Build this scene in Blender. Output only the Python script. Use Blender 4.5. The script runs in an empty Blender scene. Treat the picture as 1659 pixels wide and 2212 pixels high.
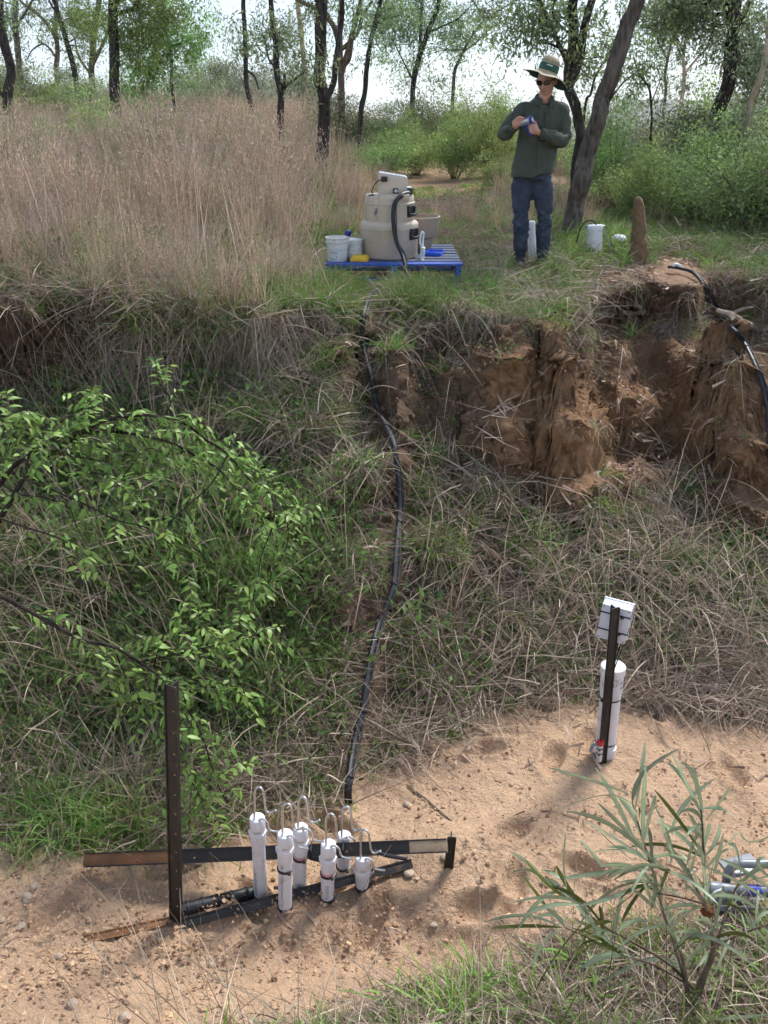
import bpy, bmesh, math, random
import numpy as np
from mathutils import Vector, Matrix, Quaternion
from mathutils.bvhtree import BVHTree

random.seed(11)
rng = np.random.default_rng(11)
SC = bpy.context.scene
COL = SC.collection
rad = math.radians

# ------------------------------------------------------------------ camera, sky, sun, exposure
CAM_H, PITCH, FPX = 2.95, rad(23.0), 1830.0          # FPX: focal length for a 1659 x 2212 picture
cam_d = bpy.data.cameras.new('camera'); cam = bpy.data.objects.new('camera', cam_d); COL.objects.link(cam)
cam.location = (0, 0, CAM_H); cam.rotation_euler = (math.pi/2 - PITCH, 0, 0)
cam_d.sensor_fit = 'VERTICAL'; cam_d.sensor_height = 24; cam_d.sensor_width = 18
cam_d.lens = 24*FPX/2212; cam_d.clip_start = .05; cam_d.clip_end = 6000
SC.camera = cam

SUN_EL, SUN_AZ = rad(50), rad(38)                    # azimuth clockwise from straight ahead (+Y)
W = bpy.data.worlds.new('World'); SC.world = W; W.use_nodes = True
wn, wl = W.node_tree.nodes, W.node_tree.links
wn.clear()
w_out = wn.new('ShaderNodeOutputWorld'); w_bg = wn.new('ShaderNodeBackground'); w_sky = wn.new('ShaderNodeTexSky')
w_sky.sky_type = 'NISHITA'; w_sky.sun_disc = False
w_sky.sun_elevation = SUN_EL; w_sky.sun_rotation = SUN_AZ
w_sky.air_density = 1.0; w_sky.dust_density = 1.0; w_sky.ozone_density = 1.0
w_bg.inputs['Strength'].default_value = 0.058
# thin high cloud, whitest towards the horizon
w_tc = wn.new('ShaderNodeTexCoord'); w_map = wn.new('ShaderNodeMapping'); w_map.inputs['Scale'].default_value = (1.6, 1.6, 4.5)
w_no = wn.new('ShaderNodeTexNoise'); w_no.inputs['Scale'].default_value = 1.7; w_no.inputs['Detail'].default_value = 6
w_rp = wn.new('ShaderNodeMapRange'); w_rp.inputs['From Min'].default_value = .36; w_rp.inputs['From Max'].default_value = .62
w_rp.inputs['To Min'].default_value = .0; w_rp.inputs['To Max'].default_value = .42
w_mx = wn.new('ShaderNodeMix'); w_mx.data_type = 'RGBA'
w_mx.inputs['B'].default_value = (5.9, 6.5, 7.3, 1)
wl.new(w_tc.outputs['Generated'], w_map.inputs['Vector']); wl.new(w_map.outputs['Vector'], w_no.inputs['Vector'])
wl.new(w_no.outputs['Fac'], w_rp.inputs['Value']); wl.new(w_rp.outputs['Result'], w_mx.inputs['Factor'])
wl.new(w_sky.outputs['Color'], w_mx.inputs['A']); wl.new(w_mx.outputs['Result'], w_bg.inputs['Color'])
wl.new(w_bg.outputs['Background'], w_out.inputs['Surface'])

sun_d = bpy.data.lights.new('sun', 'SUN'); sun = bpy.data.objects.new('sun', sun_d); COL.objects.link(sun)
sun_d.energy = 1.5; sun_d.angle = rad(15); sun_d.color = (1, .97, .92)
_sd = Vector((math.sin(SUN_AZ)*math.cos(SUN_EL), math.cos(SUN_AZ)*math.cos(SUN_EL), math.sin(SUN_EL)))
sun.rotation_euler = _sd.to_track_quat('Z', 'Y').to_euler(); sun.location = _sd*40
SC.view_settings.view_transform = 'Standard'; SC.view_settings.look = 'None'
SC.view_settings.gamma = 1; SC.view_settings.use_curve_mapping = False
SC.view_settings.exposure = 1.85
SC.render.engine = 'CYCLES'
SC.cycles.max_bounces = 4; SC.cycles.diffuse_bounces = 2; SC.cycles.glossy_bounces = 2; SC.cycles.transmission_bounces = 3
SC.cycles.use_adaptive_sampling = True; SC.cycles.adaptive_threshold = .03; SC.cycles.adaptive_min_samples = 12
SC.cycles.transparent_max_bounces = 6; SC.cycles.use_denoising = True
SC.cycles.caustics_reflective = False; SC.cycles.caustics_refractive = False

# ------------------------------------------------------------------ picture <-> place
CP, SP = math.cos(PITCH), math.sin(PITCH)
def ray(X, Y):
    u = (1106-Y)/FPX
    return Vector(((X-829.5)/FPX, CP + u*SP, -SP + u*CP))
def hitz(X, Y, z):                                   # where the sight line meets height z
    r = ray(X, Y); t = (z-CAM_H)/r.z
    return Vector((r.x*t, r.y*t, z))
def dep(X, Y, d):                                    # point of the sight line at ground distance d
    r = ray(X, Y); t = d/r.y
    return Vector((r.x*t, d, CAM_H + r.z*t))
def proj(P):                                         # (n,3) -> picture coordinates
    P = np.asarray(P, float); x = P[:, 0]; y = P[:, 1]; z = P[:, 2]-CAM_H
    ax = np.maximum(y*CP - z*SP, 1e-3); up = y*SP + z*CP
    return 829.5 + FPX*x/ax, 1106 - FPX*up/ax

# ------------------------------------------------------------------ numpy noise
def _hash(i, j, k):
    h = (i*374761393 + j*668265263 + k*2147483647 + 1274126177) & 0xFFFFFFFF
    h = ((h ^ (h >> 13))*1274126177) & 0xFFFFFFFF
    h = ((h ^ (h >> 16))*2246822519) & 0xFFFFFFFF
    return ((h ^ (h >> 15)) & 0xFFFFFF)/float(0xFFFFFF)
def vnoise(x, y, z=0.0):
    x, y, z = np.broadcast_arrays(np.asarray(x, float), np.asarray(y, float), np.asarray(z, float))
    i = np.floor(x).astype(np.int64); j = np.floor(y).astype(np.int64); k = np.floor(z).astype(np.int64)
    f = x-i; g = y-j; h = z-k
    f = f*f*(3-2*f); g = g*g*(3-2*g); h = h*h*(3-2*h)
    r = 0
    for a in (0, 1):
        for b in (0, 1):
            for c in (0, 1):
                r = r + _hash(i+a, j+b, k+c)*(f if a else 1-f)*(g if b else 1-g)*(h if c else 1-h)
    return r*2-1
def fbm(x, y, z=0.0, o=4):
    s = 0; a = 1; t = 0
    for n in range(o):
        s = s + a*vnoise(np.asarray(x)*2**n + 17.3*n, np.asarray(y)*2**n - 9.1*n, np.asarray(z)*2**n + 3.7*n); t += a; a *= .5
    return s/t
def sstep(a, b, x):
    t = np.clip((x-a)/(b-a), 0, 1); return t*t*(3-2*t)

# ------------------------------------------------------------------ tagging and mesh helpers
def tag(o, label=None, cat=None, group=None, kind=None):
    if label: o['label'] = label
    if cat: o['category'] = cat
    if group: o['group'] = group
    if kind: o['kind'] = kind
    return o
def empty(name, loc, label, cat, group=None):
    o = bpy.data.objects.new(name, None); COL.objects.link(o); o.location = loc; o.empty_display_size = .1
    return tag(o, label, cat, group)
def mesh_np(name, V, F, col=None, smooth=True):
    V = np.asarray(V, np.float32); me = bpy.data.meshes.new(name)
    Fs = F if isinstance(F, list) else [F]
    Fs = [np.asarray(f, np.int32) for f in Fs if len(f)]
    me.vertices.add(len(V)); me.vertices.foreach_set('co', V.ravel())
    nl = sum(f.size for f in Fs); npol = sum(len(f) for f in Fs)
    me.loops.add(nl); me.polygons.add(npol)
    me.loops.foreach_set('vertex_index', np.concatenate([f.ravel() for f in Fs]))
    tot = np.concatenate([np.full(len(f), f.shape[1], np.int32) for f in Fs])
    st = np.concatenate([[0], np.cumsum(tot)[:-1]]).astype(np.int32)
    me.polygons.foreach_set('loop_start', st)
    try: me.polygons.foreach_set('loop_total', tot)
    except Exception: pass
    me.update(calc_edges=True)
    me.polygons.foreach_set('use_smooth', np.full(npol, bool(smooth)))
    if col is not None:
        a = me.color_attributes.new('Col', 'FLOAT_COLOR', 'POINT')
        c = np.ones((len(V), 4), np.float32); c[:, :3] = col
        a.data.foreach_set('color', c.ravel())
    me.validate(); return me
def put(name, me, material=None, parent=None):
    o = bpy.data.objects.new(name, me); COL.objects.link(o)
    if material is not None:
        me.materials.clear(); me.materials.append(material)
    if parent is not None: o.parent = parent
    return o

class Geo:
    """collects shapes in world coordinates; build() links them as one mesh object"""
    def __init__(s): s.v = []; s.f = []
    def add(s, vs, fs):
        b = len(s.v); s.v += [tuple(v) for v in vs]; s.f += [tuple(i+b for i in f) for f in fs]; return s
    def box(s, c, sz, M=None, taper=1.0):
        c = Vector(c); hx, hy, hz = sz[0]/2, sz[1]/2, sz[2]/2; vs = []
        for z in (-hz, hz):
            k = taper if z > 0 else 1
            for x, y in ((-hx, -hy), (hx, -hy), (hx, hy), (-hx, hy)):
                p = Vector((x*k, y*k, z)); p = (M @ p) if M is not None else p; vs.append(c+p)
        return s.add(vs, [(3, 2, 1, 0), (4, 5, 6, 7), (0, 1, 5, 4), (1, 2, 6, 5), (2, 3, 7, 6), (3, 0, 4, 7)])
    def tube(s, path, r, n=8, cap=True, squash=None):
        P = [Vector(p) for p in path]; m = len(P)
        R = r if isinstance(r, (list, tuple, np.ndarray)) else [r]*m
        up = None; vs = []; fs = []
        for i in range(m):
            t = (P[min(i+1, m-1)]-P[max(i-1, 0)]).normalized()
            if up is None:
                a = Vector((0, 0, 1)) if abs(t.z) < .9 else Vector((1, 0, 0)); up = t.cross(a).normalized()
            up = (up - t*up.dot(t)).normalized(); w = t.cross(up)
            for k in range(n):
                q = 2*math.pi*k/n
                vs.append(P[i] + (up*math.cos(q) + w*math.sin(q)*(squash or 1))*R[i])
        for i in range(m-1):
            for k in range(n):
                fs.append((i*n+k, i*n+(k+1) % n, (i+1)*n+(k+1) % n, (i+1)*n+k))
        if cap: fs += [tuple(range(n-1, -1, -1)), tuple((m-1)*n+k for k in range(n))]
        return s.add(vs, fs)
    def lathe(s, prof, o, axis=(0, 0, 1), n=24, cap=True):
        """prof: (radius, height) from bottom to top along axis"""
        a = Vector(axis).normalized(); o = Vector(o)
        u = a.orthogonal().normalized() if abs(a.z) < .999 else Vector((1, 0, 0)); u = (u-a*u.dot(a)).normalized(); w = a.cross(u)
        vs = []; fs = []; m = len(prof)
        for r, h in prof:
            for k in range(n):
                q = 2*math.pi*k/n; vs.append(o + a*h + (u*math.cos(q)+w*math.sin(q))*r)
        for i in range(m-1):
            for k in range(n):
                fs.append((i*n+k, i*n+(k+1) % n, (i+1)*n+(k+1) % n, (i+1)*n+k))
        if cap: fs += [tuple(range(n-1, -1, -1)), tuple((m-1)*n+k for k in range(n))]
        return s.add(vs, fs)
    def mesh(s, name, org=(0, 0, 0), sharp=35):
        me = bpy.data.meshes.new(name); o = Vector(org)
        me.from_pydata([Vector(v)-o for v in s.v], [], s.f); me.validate(); me.update()
        me.polygons.foreach_set('use_smooth', [True]*len(me.polygons))
        try: me.set_sharp_from_angle(angle=rad(sharp))
        except Exception: pass
        return me
    def build(s, name, material, parent=None, bevel=0, sharp=35, org=None):
        own = org is not None and parent is None
        if org is None: 
            org = Vector((0, 0, 0)); q = parent
            while q is not None: org = org + q.location; q = q.parent
        me = s.mesh(name, org, sharp)
        if bevel:
            bm = bmesh.new(); bm.from_mesh(me)
            es = [e for e in bm.edges if len(e.link_faces) == 2 and e.calc_face_angle(0) > rad(30)]
            bmesh.ops.bevel(bm, geom=es, offset=bevel, segments=2, affect='EDGES', profile=.6, clamp_overlap=True)
            bm.to_mesh(me); bm.free()
            me.polygons.foreach_set('use_smooth', [True]*len(me.polygons))
            try: me.set_sharp_from_angle(angle=rad(sharp))
            except Exception: pass
        o = put(name, me, material, parent)
        if own: o.location = org
        return o

def spline(P, n=6):                                  # Catmull-Rom through the points
    P = [Vector(p) for p in P]; out = []
    for i in range(len(P)-1):
        a, b, c, d = P[max(i-1, 0)], P[i], P[i+1], P[min(i+2, len(P)-1)]
        for k in range(n):
            t = k/n
            out.append(.5*((2*b) + (c-a)*t + (2*a-5*b+4*c-d)*t*t + (3*b-a-3*c+d)*t**3))
    out.append(P[-1]); return out

# ------------------------------------------------------------------ materials
MATS = {}
def _new(name):
    m = bpy.data.materials.new(name); m.use_nodes = True; MATS[name] = m
    n = m.node_tree.nodes; return m, n, m.node_tree.links, n['Principled BSDF']
def mat(name, col, rough=.6, metal=0, var=.12, scale=20, bump=.0, dirt=None, dirt_amt=.3, dirt_scale=6, spec=.5):
    """plain material: colour with fine noise, optional worn or dirty patches, optional bump"""
    m, n, l, b = _new(name)
    tc = n.new('ShaderNodeTexCoord'); no = n.new('ShaderNodeTexNoise'); no.inputs['Scale'].default_value = scale; no.inputs['Detail'].default_value = 6
    l.new(tc.outputs['Object'], no.inputs['Vector'])
    mr = n.new('ShaderNodeMapRange'); mr.inputs['To Min'].default_value = 1-var; mr.inputs['To Max'].default_value = 1+var
    l.new(no.outputs['Fac'], mr.inputs['Value'])
    mu = n.new('ShaderNodeVectorMath'); mu.operation = 'SCALE'; mu.inputs[0].default_value = col
    l.new(mr.outputs['Result'], mu.inputs['Scale']); out = mu.outputs['Vector']
    if dirt:
        n2 = n.new('ShaderNodeTexNoise'); n2.inputs['Scale'].default_value = dirt_scale; n2.inputs['Detail'].default_value = 8; n2.inputs['Roughness'].default_value = .7
        l.new(tc.outputs['Object'], n2.inputs['Vector'])
        r2 = n.new('ShaderNodeMapRange'); r2.inputs['From Min'].default_value = .62-.3*dirt_amt; r2.inputs['From Max'].default_value = .72
        r2.inputs['To Max'].default_value = .85
        l.new(n2.outputs['Fac'], r2.inputs['Value'])
        mx = n.new('ShaderNodeMix'); mx.data_type = 'RGBA'; mx.inputs['B'].default_value = (*dirt, 1)
        l.new(r2.outputs['Result'], mx.inputs['Factor']); l.new(out, mx.inputs['A']); out = mx.outputs['Result']
    l.new(out, b.inputs['Base Color'])
    b.inputs['Roughness'].default_value = rough; b.inputs['Metallic'].default_value = metal; b.inputs['Specular IOR Level'].default_value = spec
    if bump:
        bp = n.new('ShaderNodeBump'); bp.inputs['Strength'].default_value = bump; bp.inputs['Distance'].default_value = .01
        l.new(no.outputs['Fac'], bp.inputs['Height']); l.new(bp.outputs['Normal'], b.inputs['Normal'])
    return m
def leafmat(name, trans=.35, rough=.55, hue=.03, val=.35, tint=(1, 1, 1)):
    """colour from the mesh's own Col attribute, varied per instance, partly see-through to light"""
    m, n, l, b = _new(name)
    at_ = n.new('ShaderNodeAttribute'); at_.attribute_name = 'Col'
    oi = n.new('ShaderNodeObjectInfo')
    hs = n.new('ShaderNodeHueSaturation')
    a = n.new('ShaderNodeMapRange'); a.inputs['To Min'].default_value = .5-hue; a.inputs['To Max'].default_value = .5+hue
    v = n.new('ShaderNodeMapRange'); v.inputs['To Min'].default_value = 1-val; v.inputs['To Max'].default_value = 1+val
    l.new(oi.outputs['Random'], a.inputs['Value']); l.new(oi.outputs['Random'], v.inputs['Value'])
    l.new(a.outputs['Result'], hs.inputs['Hue']); l.new(v.outputs['Result'], hs.inputs['Value'])
    l.new(at_.outputs['Color'], hs.inputs['Color'])
    l.new(hs.outputs['Color'], b.inputs['Base Color']); b.inputs['Roughness'].default_value = rough; b.inputs['Specular IOR Level'].default_value = .3
    if trans:
        tr = n.new('ShaderNodeBsdfTranslucent'); mx = n.new('ShaderNodeMixShader'); mx.inputs['Fac'].default_value = trans
        l.new(hs.outputs['Color'], tr.inputs['Color'])
        l.new(b.outputs['BSDF'], mx.inputs[1]); l.new(tr.outputs['BSDF'], mx.inputs[2]); l.new(mx.outputs['Shader'], n['Material Output'].inputs['Surface'])
    return m

def ground_material():
    m, n, l, b = _new('bare_earth')
    at_ = n.new('ShaderNodeAttribute'); at_.attribute_name = 'Col'
    geo = n.new('ShaderNodeNewGeometry')
    def noise(sc, det=6, ro=.6):
        q = n.new('ShaderNodeTexNoise'); q.inputs['Scale'].default_value = sc; q.inputs['Detail'].default_value = det; q.inputs['Roughness'].default_value = ro
        l.new(geo.outputs['Position'], q.inputs['Vector']); return q.outputs['Fac']
    a, c, d = noise(7), noise(60, 4, .7), noise(240, 3)
    def madd(x, k, y):
        q = n.new('ShaderNodeMath'); q.operation = 'MULTIPLY_ADD'; l.new(x, q.inputs[0]); q.inputs[1].default_value = k
        if isinstance(y, float): q.inputs[2].default_value = y
        else: l.new(y, q.inputs[2])
        return q.outputs[0]
    s = madd(a, .6, madd(c, .6, madd(d, .5, .17)))
    mu = n.new('ShaderNodeVectorMath'); mu.operation = 'SCALE'; l.new(at_.outputs['Color'], mu.inputs[0]); l.new(s, mu.inputs['Scale'])
    # cracks where the clay dries out (stored as the second attribute)
    cr = n.new('ShaderNodeAttribute'); cr.attribute_name = 'crack'
    vo = n.new('ShaderNodeTexVoronoi'); vo.feature = 'DISTANCE_TO_EDGE'; vo.inputs['Scale'].default_value = 7
    wv = n.new('ShaderNodeVectorMath'); wv.operation = 'MULTIPLY_ADD'
    nn = n.new('ShaderNodeTexNoise'); nn.inputs['Scale'].default_value = 9; l.new(geo.outputs['Position'], nn.inputs['Vector'])
    l.new(nn.outputs['Color'], wv.inputs[0]); wv.inputs[1].default_value = (.16, .16, .16); l.new(geo.outputs['Position'], wv.inputs[2])
    l.new(wv.outputs['Vector'], vo.inputs['Vector'])
    mr = n.new('ShaderNodeMapRange'); mr.inputs['From Max'].default_value = .05; l.new(vo.outputs['Distance'], mr.inputs['Value'])
    inv = n.new('ShaderNodeMath'); inv.operation = 'SUBTRACT'; inv.inputs[0].default_value = 1; l.new(mr.outputs['Result'], inv.inputs[1])
    crk = n.new('ShaderNodeMath'); crk.operation = 'MULTIPLY'; l.new(inv.outputs[0], crk.inputs[0]); l.new(cr.outputs['Fac'], crk.inputs[1])
    l.new(mu.outputs['Vector'], b.inputs['Base Color']); b.inputs['Roughness'].default_value = .95; b.inputs['Specular IOR Level'].default_value = .1
    ch = n.new('ShaderNodeTexVoronoi'); ch.inputs['Scale'].default_value = 26; l.new(wv.outputs['Vector'], ch.inputs['Vector'])
    c2 = noise(22, 5, .65)
    h = madd(a, .6, madd(c, .5, madd(d, .2, madd(c2, 1.1, madd(ch.outputs['Distance'], -.5, .0)))))
    h = madd(crk.outputs[0], -1.2, h)
    bp = n.new('ShaderNodeBump'); bp.inputs['Strength'].default_value = .75; bp.inputs['Distance'].default_value = .03
    l.new(h, bp.inputs['Height']); b_ = bp; l.new(bp.outputs['Normal'], b.inputs['Normal'])
    return m

def bark_material(name, c1, c2, scale=14, bump=1.0):
    m, n, l, b = _new(name)
    tc = n.new('ShaderNodeTexCoord'); mp = n.new('ShaderNodeMapping'); mp.inputs['Scale'].default_value = (1, 1, .22)
    l.new(tc.outputs['Object'], mp.inputs['Vector'])
    no = n.new('ShaderNodeTexNoise'); no.inputs['Scale'].default_value = scale; no.inputs['Detail'].default_value = 8; no.inputs['Roughness'].default_value = .7
    vo = n.new('ShaderNodeTexVoronoi'); vo.inputs['Scale'].default_value = scale*1.8
    l.new(mp.outputs['Vector'], no.inputs['Vector']); l.new(mp.outputs['Vector'], vo.inputs['Vector'])
    mx = n.new('ShaderNodeMix'); mx.data_type = 'RGBA'; mx.inputs['A'].default_value = (*c1, 1); mx.inputs['B'].default_value = (*c2, 1)
    ad = n.new('ShaderNodeMath'); ad.operation = 'MULTIPLY_ADD'; l.new(vo.outputs['Distance'], ad.inputs[0]); ad.inputs[1].default_value = .6
    l.new(no.outputs['Fac'], ad.inputs[2])
    mr = n.new('ShaderNodeMapRange'); mr.inputs['From Min'].default_value = .45; mr.inputs['From Max'].default_value = 1.05
    l.new(ad.outputs[0], mr.inputs['Value']); l.new(mr.outputs['Result'], mx.inputs['Factor'])
    l.new(mx.outputs['Result'], b.inputs['Base Color']); b.inputs['Roughness'].default_value = .95; b.inputs['Specular IOR Level'].default_value = .15
    bp = n.new('ShaderNodeBump'); bp.inputs['Strength'].default_value = bump; bp.inputs['Distance'].default_value = .03
    l.new(ad.outputs[0], bp.inputs['Height']); l.new(bp.outputs['Normal'], b.inputs['Normal'])
    return m

M_ground = ground_material()
M_bark_black = bark_material('black_bark', (.012, .010, .010), (.075, .06, .052))  # near-black bark tone for the darkest trunks
M_bark_grey = bark_material('grey_bark', (.028, .022, .019), (.165, .135, .112))
M_bark_pale = bark_material('pale_bark', (.30, .22, .15), (.55, .44, .32), 6, .4)
M_bark_brown = bark_material('brown_bark', (.05, .035, .025), (.2, .14, .10))
M_leaf = leafmat('leaf', .5)
M_leaf_glossy = leafmat('glossy_leaf', .38, .38, .015, .2)
M_grass = leafmat('grass_blade', .3, .6)
M_straw = leafmat('dry_straw', .2, .7, .012, .3)
M_litter = leafmat('dead_leaf', .1, .7, .01, .25)
# ------------------------------------------------------------------ the ground: gully bed, bank, plateau, rising hill
def _line(pts, zs):
    q = [hitz(X, Y, z) for (X, Y), z in zip(pts, zs)]
    q.sort(key=lambda p: p.x); return np.array([p.x for p in q]), np.array([p.y for p in q])
_fp = [(-500, 1740), (0, 1740), (200, 1780), (400, 1790), (560, 1720), (750, 1690), (870, 1610), (1000, 1540), (1150, 1490), (1400, 1490), (1659, 1500), (2200, 1500)]
FX, FY = _line(_fp, [0]*len(_fp))
_rp = [(-500, 640), (0, 650), (180, 655), (330, 690), (600, 702), (780, 695), (900, 690), (1000, 690), (1040, 700), (1180, 702), (1240, 665), (1285, 612), (1400, 605), (1500, 612), (1545, 600), (1659, 596), (2200, 590)]
_rz = [1.98, 1.96, 1.94, 1.86, 1.80, 1.78, 1.78, 1.78, 1.78, 1.80, 1.84, 1.88, 1.88, 1.88, 1.88, 1.88, 1.88]
RX, RY = _line(_rp, _rz)
_rzx = [hitz(X, Y, z).x for (X, Y), z in zip(_rp, _rz)]
_o = np.argsort(_rzx); RZX = np.array(_rzx)[_o]; RZ = np.array(_rz)[_o]
# supergaussian lumps on the bank: x, y, rx, ry, height, power
LUMPS = []
def lump(X, Y, d, rx, ry, a, p=2.0):
    q = dep(X, Y, d); LUMPS.append((q.x, q.y, rx, ry, a, p))
lump(725, 800, 6.05, .12, .16, .30, 1.4)             # little pinnacle left of the hose
lump(852, 850, 5.9, .14, .35, .26, 2.4)
lump(1000, 760, 6.1, .10, .12, .2, 2)
lump(1120, 820, 5.95, .36, .46, .50, 3.4)            # the big buttress
lump(1235, 930, 5.75, .20, .40, .34, 3)
lump(1530, 790, 6.75, .30, .50, .22, 2.4)            # orange buttress on the right
lump(1600, 1000, 5.9, .26, .60, .46, 3)
lump(1568, 890, 6.3, .24, .5, .40, 3)
lump(640, 830, 5.9, .3, .3, .14, 2)
lump(150, 760, 5.9, .35, .3, .2, 2)
lump(1180, 1000, 5.35, .16, .2, -.20, 2.5)           # hollow under the buttress
lump(1450, 860, 6.2, .3, .5, -.12, 2)
def ground_h(x, y):
    x = np.asarray(x, float); y = np.asarray(y, float)
    wob = .20*fbm(x*1.5, x*0+3.1, 0, 3)
    yf = np.interp(x, FX, FY) + .12*fbm(x*2.1, x*0+9, 0, 3)
    yr = np.interp(x, RX, RY) + wob + .10*fbm(x*5, x*0+1.5, 0, 3); zr = np.interp(x, RZX, RZ)
    hs = np.interp(x, [-4, -2.3, -1.4, -.5, .2, .9, 1.5, 1.9, 3.2, 5], [.95, .92, .60, .34, .28, .46, .52, .46, .42, .46])
    sw = .10 + .05*fbm(x*3, x*0+5, 0, 2)
    t = (y-yf)/np.maximum(yr-sw-yf, .3)
    tc = np.clip(t, 0, 1)
    bankz = (zr-hs)*(.8*tc + .2*tc*tc*(3-2*tc)) + .06*sstep(0, .05, tc)*(1-tc)
    scarp = hs*sstep(0, 1, (y-(yr-sw))/sw)
    z = bankz + scarp
    e = np.maximum(y-yr, 0)
    rise = .10*np.minimum(e, 1.1) - .02*np.minimum(np.maximum(e-1.1, 0), 2)
    left = np.interp(x, [-30, -3, 3, 10, 40], [1.06, 1, .8, .55, .45])
    hill = left*(.088*np.clip(y-9, 0, 18) + .05*np.clip(y-27, 0, 14)) - .02*np.clip(y-55, 0, 200)
    z = z + rise + hill*(y > yr)
    for (cx, cy, rx, ry, a, p) in LUMPS:
        q = np.abs((x-cx)/rx)**p + np.abs((y-cy)/ry)**p
        z = np.where(a > 0, np.maximum(z, np.minimum(z + a*np.exp(-q)*(tc > 0), zr - .03)), z + a*np.exp(-q)*(tc > 0))
    onbank = sstep(-.02, .15, t)*(1-sstep(.95, 1.1, (y-yf)/np.maximum(yr-yf, .3)))
    lump_ = .17*fbm(x*1.9, y*1.7, 0, 4) + .05*fbm(x*8, y*6, 2, 3)
    st_ = np.interp(x, [-3, 0, 3], [.30, .34, .40]); ph_ = (z + .25*fbm(x*1.1, y*.5, 50, 3))/st_; fr_ = ph_ - np.floor(ph_)
    terr = (sstep(.25, .75, fr_) - fr_)*st_*.85          # slumped steps: bare risers, vegetated treads
    z = z + onbank*(lump_ + terr*sstep(.1, .3, t))
    rill = np.abs(fbm(x*1.55 + .35*fbm(x*3, y*2, 61, 2), y*.45, 60, 3)); up_ = sstep(.38, .62, t)*sstep(1.0, .93, t)*(.45+.55*sstep(-2.2, -.2, x))
    z = z - up_*(.20*sstep(.17, .03, rill) - .03)*(1-sstep(2.2, 3.2, x)*.3)       # rills cut between buttresses below the rim
    z = z + (1-onbank)*np.where(y > yr, .05*fbm(x*1.2, y*1.2, 7, 4) + .25*fbm(x*.1, y*.1, 3, 2)*sstep(12, 30, y), 0)
    # gully bed: trampled sand, scours and footprints
    bed = (1-sstep(-.02, .12, t))
    near = np.maximum(0, (2.35 - .25*np.clip(x, -2, 2)) - y)   # the near bank the camera stands on
    bedz = .035*fbm(x*1.6, y*1.6, 11, 4) + .018*fbm(x*6, y*6, 12, 3) + .007*fbm(x*22, y*22, 13, 2)
    bedz = bedz + .62*near*np.interp(x, [-2, .2, 1.0], [.55, .75, 1]) - .07*np.maximum(near-1.9, 0)
    bedz = bedz + .14*np.exp(-((x+1.35)/.55)**2 - ((y-2.75)/.3)**2)       # mound under the bar's end
    bedz = bedz - .05*np.exp(-((x-.28)/.22)**2 - ((y-2.45)/.14)**2) - .04*np.exp(-((x+.9)/.2)**2 - ((y-2.35)/.12)**2)
    bedz = bedz + .10*np.exp(-((x-.30)/.26)**2 - ((y-2.93)/.17)**2)
    bedz = bedz + .05*np.exp(-((x+.35)/.4)**2 - ((y-2.62)/.1)**2) + .04*np.exp(-((x-.2)/.3)**2 - ((y-2.72)/.12)**2)
    dg_ = np.exp(-((x+.45)/.8)**4 - ((y-2.48)/.22)**2); bedz = bedz + dg_*(.035*fbm(x*9, y*9, 14, 3) + .016*fbm(x*32, y*32, 15, 2))
    for k in range(26):
        h1, h2, h3 = [(_hash(np.int64(k), np.int64(j), np.int64(5))) for j in (1, 2, 3)]
        cx = -1.6 + 3.9*h1; cy = 2.35 + (1.5 + .3*cx)*h2; an = 3.1*h3
        u = (x-cx)*math.cos(an) + (y-cy)*math.sin(an); v = -(x-cx)*math.sin(an) + (y-cy)*math.cos(an)
        r = (u/.13)**2 + (v/.055)**2
        bedz = bedz + .046*(.55*np.exp(-(np.sqrt(r)-1.25)**2*7) - np.exp(-r*r))
    return z + bed*bedz
sv = np.linspace(-1, 1, 400); sv = .72*sv + .28*sv**3
_w = lambda y: np.maximum(4.2, .80*y + 1.0)
# rows follow each column's own profile, so that the steep faces get as many as the flats
yfine = np.linspace(1.6, 8.6, 700); nb = 430
Sf, Yf = np.meshgrid(sv, yfine); Hf = ground_h(Sf*_w(Yf), Yf)
arc = np.concatenate([np.zeros((1, len(sv))), np.cumsum(np.hypot(np.diff(Yf, axis=0)*np.interp(yfine[1:], [1.6, 4.5, 8.6], [1.25, .9, .55])[:, None], np.diff(Hf, axis=0)), 0)])
Yb = np.stack([np.interp(np.linspace(0, arc[-1, j], nb), arc[:, j], yfine) for j in range(len(sv))], 1)
k3 = np.ones(9)/9
Yb = np.stack([np.convolve(np.pad(r, 4, mode='edge'), k3, 'valid') for r in Yb]); Yb[0] = 1.6; Yb[-1] = 8.6
r0 = np.repeat(np.linspace(-3, 1.6, 22)[:-1, None], len(sv), 1)
r1 = np.repeat(np.concatenate([np.linspace(8.6, 12, 60)[1:], np.geomspace(12, 60, 80)[1:], np.geomspace(60, 2200, 26)[1:]])[:, None], len(sv), 1)
Y_ = np.concatenate([r0, Yb, r1]); S_ = np.repeat(sv[None], len(Y_), 0)
X_ = S_*_w(Y_)
Z_ = ground_h(X_, Y_)
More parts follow.
